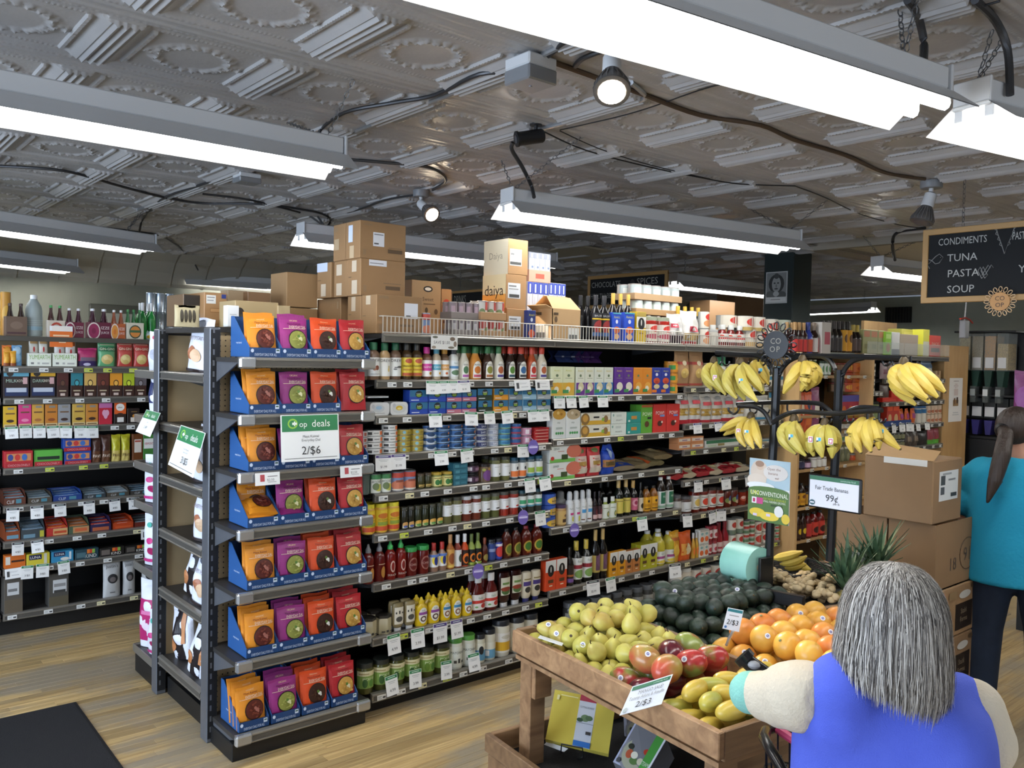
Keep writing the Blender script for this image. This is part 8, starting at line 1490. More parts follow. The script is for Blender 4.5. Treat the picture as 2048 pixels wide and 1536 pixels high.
S('brace', [(1450, 709), (1508, 711), (1533, 722), (1547, 745), (1552, 775)], .012); S('brace', [(1552, 775), (1560, 745), (1578, 722), (1605, 710)], .011); S('brace', [(1642, 711), (1660, 722), (1672, 745), (1677, 780)], .011); S('brace', [(1680, 780), (1686, 745), (1705, 722), (1728, 715)], .011)
mr = S('middle_rail', [(1474, 808), (1545, 805), (1628, 806), (1652, 815), (1668, 832)], .010, .1); fr_ = S('front_rail', [(1545, 846), (1565, 832), (1597, 823), (1660, 827), (1730, 823), (1765, 820)], .010, -.12)
S('brace', [(1476, 812), (1510, 814), (1530, 826), (1543, 850)], .010, -.1); S('brace', [(1682, 840), (1695, 824), (1720, 815), (1760, 817)], .010, -.04)
for rail, xs, y, dx in ((tr, (1428, 1445, 1483, 1517, 1607, 1766, 1785, 1808, 1822), 712, 0), (mr, (1500, 1525, 1575, 1645), 808, .1), (fr_, (1590, 1650, 1693, 1735, 1758), 826, -.12)):
    for x in xs: S('hook', [(x, y), (x, y+12), (x+5, y+19), (x+12, y+17), (x+14, y+11)], .0045, dx, rail, 5)
S('hook', [(1478, 812), (1476, 822), (1468, 828), (1458, 822), (1457, 815)], .005, -.1)
mb = MB(); e0, e1 = bar_a-Vector((XS, st0.y, GT+.002)), bar_b-Vector((XS, st0.y, GT+.002)); dd = (e1-e0); an = math.atan2(dd.y, dd.x)
ba = link('base_bar', MB().box(0, dd.length, -.015, .015, -.02, .03, M_ST, .003).mesh(), sd_, e0+Vector((-.02, 0, 0)), (0, 0, an)); link('bolt', MB().lathe([(.011, -.019), (.011, -.015)], M_SIL, 12, M=Matrix.Translation((dd.length-.03, 0, .005)) @ Matrix.Rotation(PI/2, 4, 'X')).mesh(), ba)
# CO OP daisy on top of the stand
p = pt(1552, 690, -.03); daisy('flower_emblem', 'black steel daisy emblem with cut-out letters above the bananas', p, -PI/2, .098, M_ST, M_ST, 't .36 .68 .26 #8a8478 .3 C;t .64 .68 .26 #8a8478 .3 O;t .36 .32 .26 #8a8478 .3 O;t .64 .32 .26 #8a8478 .3 P')
# bananas
M_BAN = bimat('#ccae48', '#d9be5a', 10, .45); M_BANG = bimat('#b9ac4e', '#ccb858', 8, .45); M_BANT = P('#4a3a20')
def bunch(label, hx, hy, tips, dx, m=M_BAN, r=.0185, stick=()):
    """hand of bananas hanging at a hook; tips are (x,y,bulge,depth) of each finger end"""
    h = pt(hx, hy-3, dx); r *= 1.1; o = tag(link('banana_bunch', MB().lathe([(.010, -.022), (.02, -.014), (.016, .004), (.009, .014)], M_BANT, 9).mesh(), None, h), label, 'bananas', 'banana bunches on the stand')
    for i, (tx_, ty, bu, dp) in enumerate(tips):
        e = pt(tx_, ty, dx+dp)-h; a = Vector((0, e.y*.12, -.012)); side = Vector((dp*.4-.02, bu, 0)); c_ = (a+e)/2+side+Vector((0, 0, .015)); pts = []; N = 11
        for k in range(N+1): t = k/N; pts.append(a*(1-t)**2+c_*2*t*(1-t)+e*t*t)
        rr = [r*q for q in (.30, .42, .75, .93, 1, 1.03, 1.03, 1, .93, .78, .5, .24)]
        f = link('banana', MB().tube(pts, rr, m, 8).mesh(), o); link('tip', MB().ball(pts[-1], .0055, .0055, .0055, M_BANT, 6, 4).mesh(), f)
        if i in stick:
            d = Vector((-.9, -.35, .1)).normalized(); q = pts[6]+d*(r*1.03); sk = MB().box(-.009, .009, -.012, .012, 0, .0006, P('#d8dce6')); art(sk, 'r .1 .1 .9 .9 #c03a5a;r .25 .25 .75 .75 #e6e0e4' if i % 2 == 0 else 'r 0 0 1 .5 #1f2a3a;r .4 .4 1 1 #3aa0c0', .016, .022, lambda u, v, o_: ((u-.5)*.016, (v-.5)*.022, .0007+o_)); link('sticker', sk.mesh(), f, q, d.to_track_quat('Z', 'Y').to_euler())
    return o
bunch('greenish banana bunch at the far left end of the top rail', 1428, 722, [(1436, 776, .09, -.05), (1424, 780, .075, .02), (1452, 790, .03, -.06), (1460, 787, .01, .03), (1438, 785, .05, .06)], -.01, M_BANG, .018, (2,))
bunch('large dull yellow banana bunch, second on the top rail', 1480, 724, [(1474, 797, .09, -.06), (1515, 803, .05, -.1), (1524, 783, -.01, -.03), (1490, 800, .06, .05), (1528, 788, .0, .04)], -.05, M_BANG, .022, (1,))
bunch('small bright banana bunch beside the black daisy', 1514, 716, [(1530, 768, .06, -.05), (1538, 770, .01, -.04), (1522, 772, .06, .04), (1536, 766, -.01, .05)], .03, M_BAN, .0165, (1,))
bunch('banana bunch hanging alone between the two posts', 1605, 719, [(1567, 787, -.035, -.06), (1602, 782, -.06, -.05), (1613, 780, -.085, .0), (1618, 776, -.10, .05)], -.02, M_BAN, .0215)
bunch('bright yellow banana bunch at the right end of top rail', 1808, 724, [(1828, 795, .10, -.05), (1855, 797, .06, -.09), (1876, 795, .02, -.05), (1890, 784, .0, .0), (1832, 810, .12, .04), (1860, 806, .05, .04)], -.03, M_BAN, .0225)
bunch('banana bunch at lower left with two side-curving fingers', 1502, 833, [(1440, 862, -.03, -.04), (1448, 870, -.05, .0), (1492, 894, .06, -.08), (1508, 898, .02, -.1), (1522, 897, -.02, -.08), (1480, 880, .05, .05)], -.05, M_BAN, .0175, (2, 3))
bunch('banana bunch on the front rail, left of the pair', 1588, 838, [(1592, 908, .10, -.05), (1612, 912, .06, -.07), (1618, 905, .02, .0), (1600, 905, .08, .05)], -.12, M_BANG, .020, (1,))
bunch('banana bunch on the front rail, right of the pair', 1650, 846, [(1628, 912, .04, -.06), (1645, 915, .01, -.08), (1664, 916, -.04, -.06), (1622, 905, .06, .03), (1670, 905, -.05, .03)], -.12, M_BANG, .020, (0, 1, 2))
bunch('wide banana bunch at lower right pointing at the carton', 1738, 832, [(1702, 872, -.02, -.02), (1705, 905, .04, -.06), (1722, 905, .03, -.09), (1742, 903, .0, -.1), (1758, 898, -.03, -.07), (1800, 898, .03, -.03)], -.08, M_BAN, .0205, (5,))
# poster and price sign on the posts
X_ = XS-.03; cor = [onX(x, y, X_) for x, y in ((1500, 915), (1582, 925), (1577, 1051), (1497, 1038))]; w = ((cor[0]-cor[1]).length+(cor[3]-cor[2]).length)/2; h = ((cor[0]-cor[3]).length+(cor[1]-cor[2]).length)/2; cen = (cor[0]+cor[1]+cor[2]+cor[3])/4
po = 'r 0 .55 1 1 #a9c0c9;e .25 .78 .22 .2 #cfbfae;e .27 .88 .09 .06 #c9b09a;e .26 .92 .11 .05 #9a7a64;e .2 .66 .24 .1 #d3c5b5;e .66 .8 .3 .13 #d3cdc6;t .62 .86 .045 #8a6a5a .42 Open the;t .6 .79 .045 #8a6a5a .42 banana;t .7 .72 .035 #8a6a5a .3 me!;e .3 .57 .35 .06 #dfe2e0;r 0 0 1 .5 #4f6e34;e .5 .5 .5 .07 #4f6e34;t .52 .455 .075 #e6e8d8 .92 UNCONVENTIONAL;t .17 .455 .075 #c9cf3a .28 UN;t .66 .375 .035 #b5c04a .55 FOR THOSE & VENERABLE;t .66 .335 .035 #dfe2d0 .55 SMALL FARMERS GROWN.;r .1 .28 .38 .38 #e0e0e0;r .22 .28 .38 .38 #b8407a;r .13 .3 .19 .36 #b02a5a;r .58 .27 .85 .30 #2f4420;e .25 .14 .2 .07 #d3b83a;e .55 .1 .24 .07 #d8bf42;e .78 .2 .11 .09 #d8d8d4;e .95 .1 .1 .08 #d3b83a;r .15 .08 .25 .12 #cfc0d8;r .48 .1 .58 .14 #cfc0d8'
pm = MB().box(-w/2, w/2, -.002, .002, -h/2, h/2, P('#dfe2e0')); o = tag(link('banana_poster', pm.mesh(), None, cen, (0, 0, -PI/2)), 'tall blue and green UNCONVENTIONAL banana poster on the left post', 'poster'); mb = MB(); art(mb, po, w, h, flat(w, h, -.0022, -h/2)); link('printed_front', mb.mesh(), o)
X_ = XS-.04; cor = [onX(x, y, X_) for x, y in ((1618, 947), (1725, 958), (1722, 1029), (1616, 1013))]; w = ((cor[0]-cor[1]).length+(cor[3]-cor[2]).length)/2; h = ((cor[0]-cor[3]).length+(cor[1]-cor[2]).length)/2; cen = (cor[0]+cor[1]+cor[2]+cor[3])/4
o = tag(link('price_sign', MB().box(-w/2, w/2, -.006, .008, -h/2, h/2, M_ST, .005).mesh(), None, cen, (0, 0, -PI/2)), 'black-framed sign reading Fair Trade Bananas 99 cents', 'sign'); mb = MB()
art(mb, 'r .04 .05 .96 .95 #dfe0e6;r .04 .83 .96 .95 #2f6a48;t .76 .89 .05 #b5cfc0 .3 community food;t .46 .62 .12 #3c3c40 .62 Fair Trade Bananas;t .47 .35 .2 #26262a .26 99¢;t .56 .2 .07 #777 .12 per lb;e .1 .16 .055 .08 #3a5a64;r .06 .14 .14 .18 #dfe0e6', w, h, flat(w, h, -.0062, -h/2)); link('printed_front', mb.mesh(), o)
# bag roll on its bracket
Rr = .088; rc = onX(1492, 1128, XS-.05); M_MINT = bimat('#84bfae', '#9ad0c0', 3, .22, bump=.2); Rx = Matrix.Rotation(PI/2, 4, 'X')
t = thing('bag_roll', 'roll of mint green produce bags on a black bracket', 'bag roll', rc, TH)
link('roll', MB().lathe([(.02, -.075), (Rr, -.075), (Rr, .075), (.02, .075)], M_MINT, 28, M=Rx).mesh(), t); link('roll_core', MB().lathe([(.018, -.08), (.018, .08)], mat('#8a7a60', .8), 12, M=Rx).mesh(), t)
link('loose_bag', MB().add([(-.07, -.06, -.05), (-.075, .05, -.06), (-.12, .02, -.13), (-.10, -.07, -.15), (-.03, -.07, -.12), (-.02, .03, -.12)], [(0, 1, 2, 3), (0, 3, 4), (1, 5, 2), (2, 5, 4, 3)], mat('#9ad0c0', .2, trans=.3), True).mesh(), t)
br = link('bracket', MB().box(-.03, .05, -.105, -.09, -.16, .05, M_ST, .003).box(-.09, .09, -.12, .10, -.165, -.15, M_ST, .003).tube([(-.09, .08, -.155), (-.14, .08, -.13), (-.15, -.02, -.135), (-.09, -.08, -.155)], .004, M_ST, 5).mesh(), t); link('support_post', MB().box(-.014, .014, -.05, -.02, -.34, -.166, M_ST, .003).mesh(), t)
# black baskets with loose bananas, foil bag, pineapples
def basket(p, w, d, h, label, rz=0):
    t = thing('black_basket', label, 'basket', p, rz); mb = MB(); mk_ = mat('#101113', .5)
    for i in range(9):
        z = h*i/8; e = .82+.18*i/8; mb.tube([(x*w*e/2, y*d*e/2, z) for x, y in ((-1, -1), (1, -1), (1, 1), (-1, 1))], .0035 if i < 8 else .006, mk_, 4, closed=True)
    for k in range(11):
        for s in (-1, 1): x = (k/10-.5); mb.tube([(x*w*.82, s*d*.41, 0), (x*w, s*d*.5, h)], .003, mk_, 4); mb.tube([(s*w*.41, x*d*.82, 0), (s*w*.5, x*d, h)], .003, mk_, 4)
    wv = link('woven_wall', mb.mesh(), t); wv['kind'] = 'stuff'; link('basket_floor', MB().box(-w*.41, w*.41, -d*.41, d*.41, 0, .004, mk_).mesh(), t); return t
pB = onZ(1585, 1140, GT+.0); pB = gl_(.34, .17, GT-.028); basket(pB, .30, .26, .055, 'black woven basket of loose bananas on the ginger bin', gth)
for i, (q, r_) in enumerate((([(1545, 1117), (1575, 1112), (1605, 1103)], .021), ([(1560, 1128), (1590, 1124), (1613, 1112)], .019), ([(1570, 1137), (1592, 1134), (1612, 1128)], .018), ([(1595, 1118), (1605, 1132), (1622, 1139)], .019))):
    P3 = [onX(x, y, pB.x-.02+i*.012) for x, y in q]; c_ = P3[1]; pts = [Vector(P3[0])*(1-s)**2+(Vector(c_)*2-(Vector(P3[0])+Vector(P3[2]))/2)*2*s*(1-s)+Vector(P3[2])*s*s for s in [k/9 for k in range(10)]]
    o = tag(link('loose_banana', MB().tube([p_-c_ for p_ in pts], [r_*e for e in (.25, .6, .9, 1, 1.03, 1, .95, .8, .5, .25)], M_BAN, 8).mesh(), None, c_), ('loose banana lying across the back of the basket', 'loose banana curving behind the front ones in the basket', 'loose banana along the front of the basket', 'short loose banana at the right end of the basket')[i], 'banana'); link('tip', MB().ball(pts[0]-c_, .006, .006, .006, M_BANT, 6, 4).mesh(), o)
basket(gl_(.53, .36, GT-.028), .17, .3, .07, 'empty black basket beyond the ginger heap', gth)
p = onX(1648, 1120, gl_(.5, .4, 0).x); put(pillow('#b5b4b2', 'r .1 .4 .9 .7 #d8d4d0;r .3 .45 .6 .65 #b8404a', .05, .06, wav=.4)(.10, .15), 'foil_bag', 'silver foil bag with white tag by the right post', 'bag', (gl_(.45, .44, 0).x, gl_(.45, .44, 0).y, GT+.0), rz=-.9)
M_PIN = bimat('#6a6a34', '#a8923f', 60, .6, bump=.8); M_LEAF = bimat('#2f4a34', '#4f6a4a', 20, .5)
def pineapple(p, label, s=1.0, seed=0):
    t = thing('pineapple', label, 'fruit', p); q = random.Random(seed); mb = MB()
    mb.ball((0, 0, .085*s), .058*s, .058*s, .09*s, M_PIN, 18, 14, lambda d: 1+.035*math.sin(9*math.atan2(d.y, d.x)+d.z*9)*math.sin(9*math.atan2(d.y, d.x)-d.z*9)); link('fruit_body', mb.mesh(), t)
    cr_ = MB()
    lf = []
    for i in range(34):
        a = i*2.4; tl = .25+.5*(1-i/34); L_ = (.13+.14*i/34)*s*q.uniform(.85, 1.1); d = Vector((math.cos(a)*math.sin(tl), math.sin(a)*math.sin(tl), math.cos(tl))); sdv = Vector((-math.sin(a), math.cos(a), 0)); b0 = Vector((0, 0, .165*s)); w_ = .014*s
        pts = [b0+d*L_*k+Vector((math.cos(a), math.sin(a), -.2))*(.035*s*k*k) for k in (0, .35, .7, 1)]; m = MB(); vs = []
        for k, p_ in enumerate(pts): ww = w_*(1, .9, .55, .02)[k]; vs += [p_-sdv*ww, p_+Vector((0, 0, -.003)), p_+sdv*ww]
        m.add(vs, [(3*k+j, 3*k+j+1, 3*k+j+4, 3*k+j+3) for k in range(3) for j in range(2)], M_LEAF, True); link('crown_leaf', m.mesh(), t)
    return t
for (px, py, x_, s, lb) in ((1690, 1222, 3.46, 1.06, 'front pineapple with tall spiky crown beside the grey hair'), (1716, 1188, 3.66, .9, 'second pineapple crown just behind the front one'), (1752, 1172, 3.62, .95, 'farthest pineapple crown in front of the cartons')):
    q = onX(px, py, x_); pineapple((q.x, q.y, q.z-.09), lb, s, int(px))
y1_ = gl_(.1, gl, 0).y-.03; zc_ = onX(1690, 1222, 3.46).z-.0925
tag(link('crate_stand', MB().box(0, .36, -.26, 0, 0, zc_, M_RACK, .003).mesh(), None, (3.33, y1_, 0)), 'low wooden stand under the pineapples', 'stand')
# cartons at right
def rbox(xl, xc, xr, yt, yb, X0, Y0, label, front='', side='', col='#9c7a55', open_=False, z=None, h=None):
    a, b = onY(xc, yt, Y0), onY(xc, yb, Y0); X0 = a.x; X1 = onY(xr, (yt+yb)/2, Y0).x; Y1 = onX(xl, (yt+yb)/2, X0).y; h = h or a.z-b.z; zb = b.z if z is None else z; w, d = X1-X0, Y1-Y0; m = mat(col, .75, var=.05, vscale=5)
    if open_: bb = MB().box(0, w, 0, .006, 0, h, m).box(0, w, d-.006, d, 0, h, m).box(0, .006, .006, d-.006, 0, h, m).box(w-.006, w, .006, d-.006, 0, h, m).box(0, w, 0, d, 0, .006, m)
    else: bb = MB().box(0, w, 0, d, 0, h, m, .006)
    o = tag(link('cardboard_carton', bb.mesh(), None, (X0, Y0, zb)), label, 'carton')
    if front: mb = MB(); art(mb, front, w, h, lambda u, v, o_: (u*w, -.0004-o_, v*h)); link('printed_front', mb.mesh(), o)
    if side: mb = MB(); art(mb, side, d, h, lambda u, v, o_: (-.0004-o_, d*(1-u), v*h)); link('printed_side', mb.mesh(), o)
    return X0, X1, Y0, Y1, zb, zb+h, o
A_ = rbox(1727, 1868, 1923, 923, 1050, 0, 1.78, 'big brown carton on top of the stack by the bananas', 'r .2 .35 .85 .82 #dcdcda;r .25 .6 .4 .75 #444;r .25 .45 .38 .57 #555;r .5 .66 .75 .69 #888;r .6 .4 .8 .46 #333;r .3 .76 .6 .79 #999', '', '#84684a')
fl_ = MB().add([(0, .0, A_[5]-A_[4]), (0, A_[3]-A_[2], A_[5]-A_[4]), (.12, A_[3]-A_[2]-.02, A_[5]-A_[4]+.06), (.12, .02, A_[5]-A_[4]+.04)], [(0, 1, 2, 3), (3, 2, 1, 0)], mat('#a5845c', .75)); link('loose_flap', fl_.mesh(), A_[6]); link('tape_strip', MB().box(-.002, .0, .03, A_[3]-A_[2]-.1, A_[5]-A_[4]-.03, A_[5]-A_[4]+.001, mat('#c9c4b8', .1)).mesh(), A_[6])
B_ = rbox(1775, 1873, 1953, 1061, 1184, 0, 1.77, 'open-topped brown carton with handwritten 91 under the top one', 't .4 .35 .2 #4a3420 .25 18;t .75 .45 .22 #4a3420 .25 91;e .75 .45 .0 .0 #4a3420', '', '#826546', True, h=A_[4]-.004-onY(1873, 1184, 1.77).z)
mb = MB(); w_, h__ = B_[1]-B_[0], B_[5]-B_[4]; mb.tube([(w_*(.75+.19*math.cos(t_)), -.002, h__*(.45+.25*math.sin(t_))) for t_ in [2*PI*k/18 for k in range(18)]], .0016, P('#4a3420'), 4, closed=True); link('pen_circle', mb.mesh(), B_[6])
rbox(1672, 1774, 1874, 1027, 1184, 0, B_[3]+.01, 'brown carton left of the 91 carton behind pineapples', '', '', '#86694a', True, z=B_[4], h=B_[5]-B_[4])
sf_ = 'r .4 .1 .75 .62 #2a2019;t .57 .46 .1 #8a7a64 .3 Stahl;t .57 .3 .1 #8a7a64 .3 Farms;r .04 .3 .18 .92 #b5624a;r .06 .34 .16 .6 #a98a62;e .58 .78 .12 .08 #c9c4ba;e .88 .36 .06 .1 #3a2a1c;e .75 .9 .05 .05 #5a4630;r .25 .75 .4 .9 #8f7452;e .93 .2 .05 .05 #6a3a2a'
D_ = rbox(1800, 1872, 1965, 1190, 1290, 0, 1.765, 'printed brown produce carton with dark logo panel, upper', sf_, '', '#927250', z=None, h=B_[4]-.003-onY(1872, 1290, 1.765).z)
E_ = rbox(1800, 1870, 1958, 1292, 1396, 0, 1.765, 'printed brown produce carton with dark logo panel, lower', sf_, '', '#886a4b', h=D_[4]-.003-onY(1870, 1396, 1.765).z)
F_ = rbox(1810, 1868, 1976, 1398, 1520, 0, 1.755, 'bottom pale brown carton jutting out under the printed ones', '', '', '#b08f62', z=0, h=E_[4]-.003)
# bulk bins
XB = 9.75; t = thing('bulk_bin_rack', 'black rack behind the rows of bulk food dispensers', 'rack', (XB, onX(1990, 740, XB).y, 0))
yr = lambda x: onX(x, 740, XB).y-t.location.y; zr = lambda y: onX(1990, y, XB).z
link('back_panel', MB().box(.05, .1, yr(2110), yr(1925), 0, zr(664), M_BLK).mesh(), t); link('top_bar', MB().box(-.25, .1, yr(2047), yr(1925), zr(667), zr(663), M_BLK, .004).mesh(), t); link('shelf', MB().box(-.3, .1, yr(2110), yr(1925), zr(792), zr(788), M_BLK).mesh(), t); link('shelf', MB().box(-.3, .1, yr(2110), yr(1925), zr(875), zr(870), M_BLK).mesh(), t); link('base_panel', MB().box(-.3, .05, yr(2110), yr(1925), 0, zr(876), M_BLK).mesh(), t)
gn = [('#b0a684', 'pale green oat'), ('#a59a84', 'speckled grain'), ('#c08a4c', 'orange lentil'), ('#c4ab78', 'half-full tan grain')]
for i, x in enumerate((1938, 1963, 1988, 2013)):
    y = onX(x, 700, XB).y; wd = abs(onX(x+23, 700, XB).y-y); zt_, zb_ = zr(668), zr(742); yy = (y+onX(x+23, 700, XB).y)/2
    o = thing('bulk_dispenser', f'clear bulk dispenser of {gn[i][1]} with white label', 'dispenser', (XB-.14, yy, zb_), -PI/2)
    lv = (zt_-zb_)*(.92 if i < 3 else .72); link('clear_bin', MB().box(-wd/2, wd/2, -.12, .12, 0, zt_-zb_, mat('#c9d0cc', .1, alpha=.22), .004).mesh(), o); link('grain_fill', MB().box(-wd/2+.006, wd/2-.006, -.112, .112, .01, lv, bimat(gn[i][0], '#8a7d64', 90, .8)).mesh(), o)
    lm = MB().box(-wd*.36, wd*.36, -.124, -.1215, .03, .14, P('#dcdcdc')); link('label', lm.mesh(), o); link('spout', MB().prism([(-wd*.36, 0), (wd*.36, 0), (wd*.2, -.17), (-wd*.2, -.17)], -.15, -.02, mat('#1c3a30', .4)).mesh(), o); link('catch_tray', MB().box(-wd*.25, wd*.25, -.2, -.1, -.33, -.16, mat('#6a706e', .2, alpha=.6), .005).mesh(), o); link('front_tag', MB().box(-wd*.22, wd*.2, -.203, -.2, -.26, -.19, P('#d8dad8') if i == 2 else mat('#a5aaa8', .2)).mesh(), o)
for i, x in enumerate((1938, 1963, 1988, 2013, 2038)):
    y = onX(x, 800, XB).y; wd = abs(onX(x+23, 800, XB).y-y); yy = (y+onX(x+23, 800, XB).y)/2
    o = thing('bulk_dispenser', f'{ORD[i] if i else "first"} dark lower bulk dispenser with purple spout, counted from the tan board', 'dispenser', (XB-.14, yy, zr(835)), -PI/2); hh_ = zr(795)-zr(835)
    link('clear_bin', MB().box(-wd/2, wd/2, -.12, .12, 0, hh_, mat('#2c2f30', .15), .004).mesh(), o); link('label', MB().box(-wd*.4, wd*.4, -.124, -.121, .02, .12, P('#d3d3d3')).mesh(), o); link('spout', MB().prism([(-wd*.36, -.02), (wd*.36, -.02), (wd*.2, -.17), (-wd*.2, -.17)], -.15, -.02, mat('#2f2a6a', .4)).mesh(), o)
q = onX(2044, 790, 6.5); put(pillow('#7a3a6a', 'e .5 .3 .4 .2 #d8703f;e .3 .55 .3 .2 #8a4a8a;e .7 .7 .3 .15 #5a3a7a', .08, .06, wav=.2)(.22, .42), 'shopping_bag', 'purple and orange bag at the right edge behind the ponytail', 'bag', (q.x, q.y-.06, q.z-.25), rz=-1.0)
tag(link('bag_hook_post', MB().box(-.03, .03, -.03, .03, 0, q.z-.25, M_BLK).mesh(), None, (q.x, q.y-.06, 0)), 'black post under the purple and orange bag', 'post')
# ================================================================ PEOPLE
def soft(name, mb, parent, vox=.011, it=6, org=None):
    """one continuous surface from overlapping lofts"""
    if org: mb.v = [tuple(Vector(v)-org) for v in mb.v]
    o = link(name, mb.mesh(), parent); r = o.modifiers.new('r', 'REMESH'); r.mode = 'VOXEL'; r.voxel_size = vox; r.use_smooth_shade = True
    s = o.modifiers.new('s', 'SMOOTH'); s.factor = .5; s.iterations = it; return o
def loft(mb, rings, m, r_, f_, n=20):
    """rings: (center, half width, half depth); squared-off ovals across r_ and f_"""
    vs = []; fs = []
    for c, a, b in rings:
        for k in range(n):
            t = 2*PI*k/n; x, y = math.cos(t), math.sin(t); q = (abs(x)**2.5+abs(y)**2.5)**(-.4); vs.append(c+r_*(x*a*q)+f_*(y*b*q))
    for j in range(len(rings)-1):
        for k in range(n): fs.append((j*n+k, j*n+(k+1) % n, (j+1)*n+(k+1) % n, (j+1)*n+k))
    fs += [tuple(range(n))[::-1], tuple((len(rings)-1)*n+k for k in range(n))]; return mb.add(vs, fs, m, True)
def limb(mb, pts, rad, m):
    mb.tube(pts, rad, m, 12)
    for p, r in zip(pts, rad): mb.ball(p, r, r, r, m, 12, 8)
    return mb
def hand(mb, w, d, side, nrm, m):
    """palm, four unequal curled fingers and a thumb from the side of the palm"""
    d = d.normalized(); nrm = nrm.normalized(); sx = d.cross(nrm).normalized()*side
    for k in range(4): limb(mb, [w+sx*(.010-.012*k)*1.6, w+d*.075+sx*(.028-.019*k)], [.016, .013], m)
    for k, L_ in enumerate((.068, .078, .072, .056)):
        b = w+d*.08+sx*(.028-.019*k); limb(mb, [b, b+d*L_*.45+nrm*.006, b+d*L_*.62+nrm*L_*.35, b+d*L_*.45+nrm*L_*.62], [.0095, .009, .0085, .0075], m)
    limb(mb, [w+d*.02+sx*.026, w+d*.05+sx*.05+nrm*.012, w+d*.075+sx*.045+nrm*.035], [.013, .011, .009], m)
SKN = mat('#b98a72', .5, bump=.05); Z = Vector((0, 0, 1))
def head(mb, c, f, r, s=1.0, m=SKN):
    B = Matrix((r, f, f.cross(r)*-1 if f.cross(r).z < 0 else f.cross(r))).transposed().to_4x4(); B = Matrix((r, f, Z)).transposed().to_4x4(); M_ = Matrix.Translation(c) @ B
    mb.ball((0, -.008, .015), .074*s, .093*s, .095*s, m, 18, 14, None, M_); mb.ball((0, .028, -.045), .056*s, .058*s, .068*s, m, 14, 10, None, M_)
    mb.ball((0, .098*s, -.018), .012, .016, .020, m, 8, 6, None, M_); mb.ball((0, .085*s, -.058), .022, .010, .009, m, 8, 6, None, M_)
    for q in (-1, 1): mb.ball((q*.075*s, -.005, -.012), .010, .020, .031, m, 8, 8, None, M_)
    return M_
def face(o, M_, org, s=1.0):
    for q in (-1, 1): link('eye', MB().ball((0, 0, 0), .012, .009, .008, P('#e8e4e0'), 8, 6, None, Matrix.Translation(-org) @ M_ @ Matrix.Translation((q*.031*s, .083*s, .012))).ball((0, .005, 0), .006, .006, .006, P('#2a2018'), 8, 6, None, Matrix.Translation(-org) @ M_ @ Matrix.Translation((q*.031*s, .083*s, .012))).mesh(), o)
    link('mouth', MB().ball((0, .094*s, -.058), .020, .004, .005, P('#8a4a44'), 8, 6, None, Matrix.Translation(-org) @ M_).mesh(), o)
# ---- woman in the blue fleece vest (back to the camera)
D1 = 1.74; hc = onD(1786, 1262, D1); yw = math.radians(27); fw_ = Vector((math.cos(yw), math.sin(yw), 0)); rw_ = Vector((math.sin(yw), -math.cos(yw), 0))
org = Vector((hc.x+.02, hc.y+.01, 0)); wm = thing('person', 'person with grey bobbed hair in a blue fleece vest and cream sleeves, back turned', 'person', org)
sh = onD(1790, 1372, D1+.02)
def at(x, y, z): return Vector((sh.x, sh.y, 0))+rw_*x+fw_*y+Z*(z-.13*x*(1 if z > .95 else .4))
sL, eL, wL = onD(1640, 1385, 1.78), onD(1500, 1385, 1.90), onD(1600, 1372, 2.06); sR, eR, wR = onD(1958, 1420, 1.76), onD(1990, 1590, 1.72), onD(1900, 1570, 1.98)
bd = MB(); Mh = head(bd, hc, fw_, rw_); limb(bd, [hc-Z*.06, at(0, -.01, sh.z)], [.055, .06], SKN); loft(bd, [(at(0, 0, z), a, b) for z, a, b in ((sh.z-.02, .10, .07), (sh.z-.06, .155, .09), (.95, .15, .10), (.8, .145, .105), (.68, .16, .11))], SKN, rw_, fw_)
for s_, e_, w_ in ((sL, eL, wL), (sR, eR, wR)): limb(bd, [s_, e_, w_], [.03, .03, .024], SKN)
hand(bd, wL, (fw_*.5+rw_*.6-Z*.25), -1, -Z, SKN); hand(bd, wR, (fw_*.9-rw_*.3), 1, -Z, SKN)
for q in (-1, 1): limb(bd, [at(q*.08, 0, .68), at(q*.09, .03, .38), at(q*.09, 0, .08)], [.075, .05, .036], SKN); limb(bd, [at(q*.09, 0, .05), at(q*.10, .14, .03)], [.035, .03], SKN)
bo = soft('body', bd, wm, .009, 3, org); face(bo, Mh, org)
M_FL = bimat('#4858be', '#5264cc', 5, .95, bump=.6); M_CR = mat('#cfc3ae', .9, bump=.3, bscale=140); M_TQ = mat('#86c2b4', .9, bump=.3, bscale=140); M_LV = mat('#8a96d0', .9)
vb = MB(); wob = lambda z: .012*math.sin(z*23)
loft(vb, [(at(wob(z)*.3, wob(z)*.5+.02*(1.2-z), z), a, b) for z, a, b in ((.60, .225, .15), (.75, .212, .145), (.88, .205, .138), (.97, .20, .134), (1.03, .197, .13), (1.08, .19, .122), (sh.z-.035, .175, .11), (sh.z-.008, .135, .095), (sh.z+.012, .09, .082), (sh.z+.035, .074, .075), (sh.z+.05, .07, .072))], M_FL, rw_, fw_, 28)
vb.v = [tuple(Vector(v)+fw_*(.007*math.sin(Vector(v).dot(rw_)*26+v[2]*17)+.006*math.sin(v[2]*31-Vector(v).dot(rw_)*11))) for v in vb.v]
limb(vb, [at(-.07, 0, sh.z-.01), sL+rw_*.05+Z*.008, sL+rw_*.052-Z*.06, sL+rw_*.06-Z*.13], [.062, .086, .092, .085], M_FL); limb(vb, [at(.07, 0, sh.z-.015), sR-rw_*.04+Z*.0], [.06, .072], M_FL)
ve = soft('fleece_vest', vb, wm, .011, 8, org)
sb = MB(); P0 = [sL+rw_*.0, sL-rw_*.04-Z*.012, (sL*.5+eL*.5)-Z*.012, eL*.9+sL*.1-Z*.004]; R0 = [.052, .076, .064, .047]; pp = []; rr = []
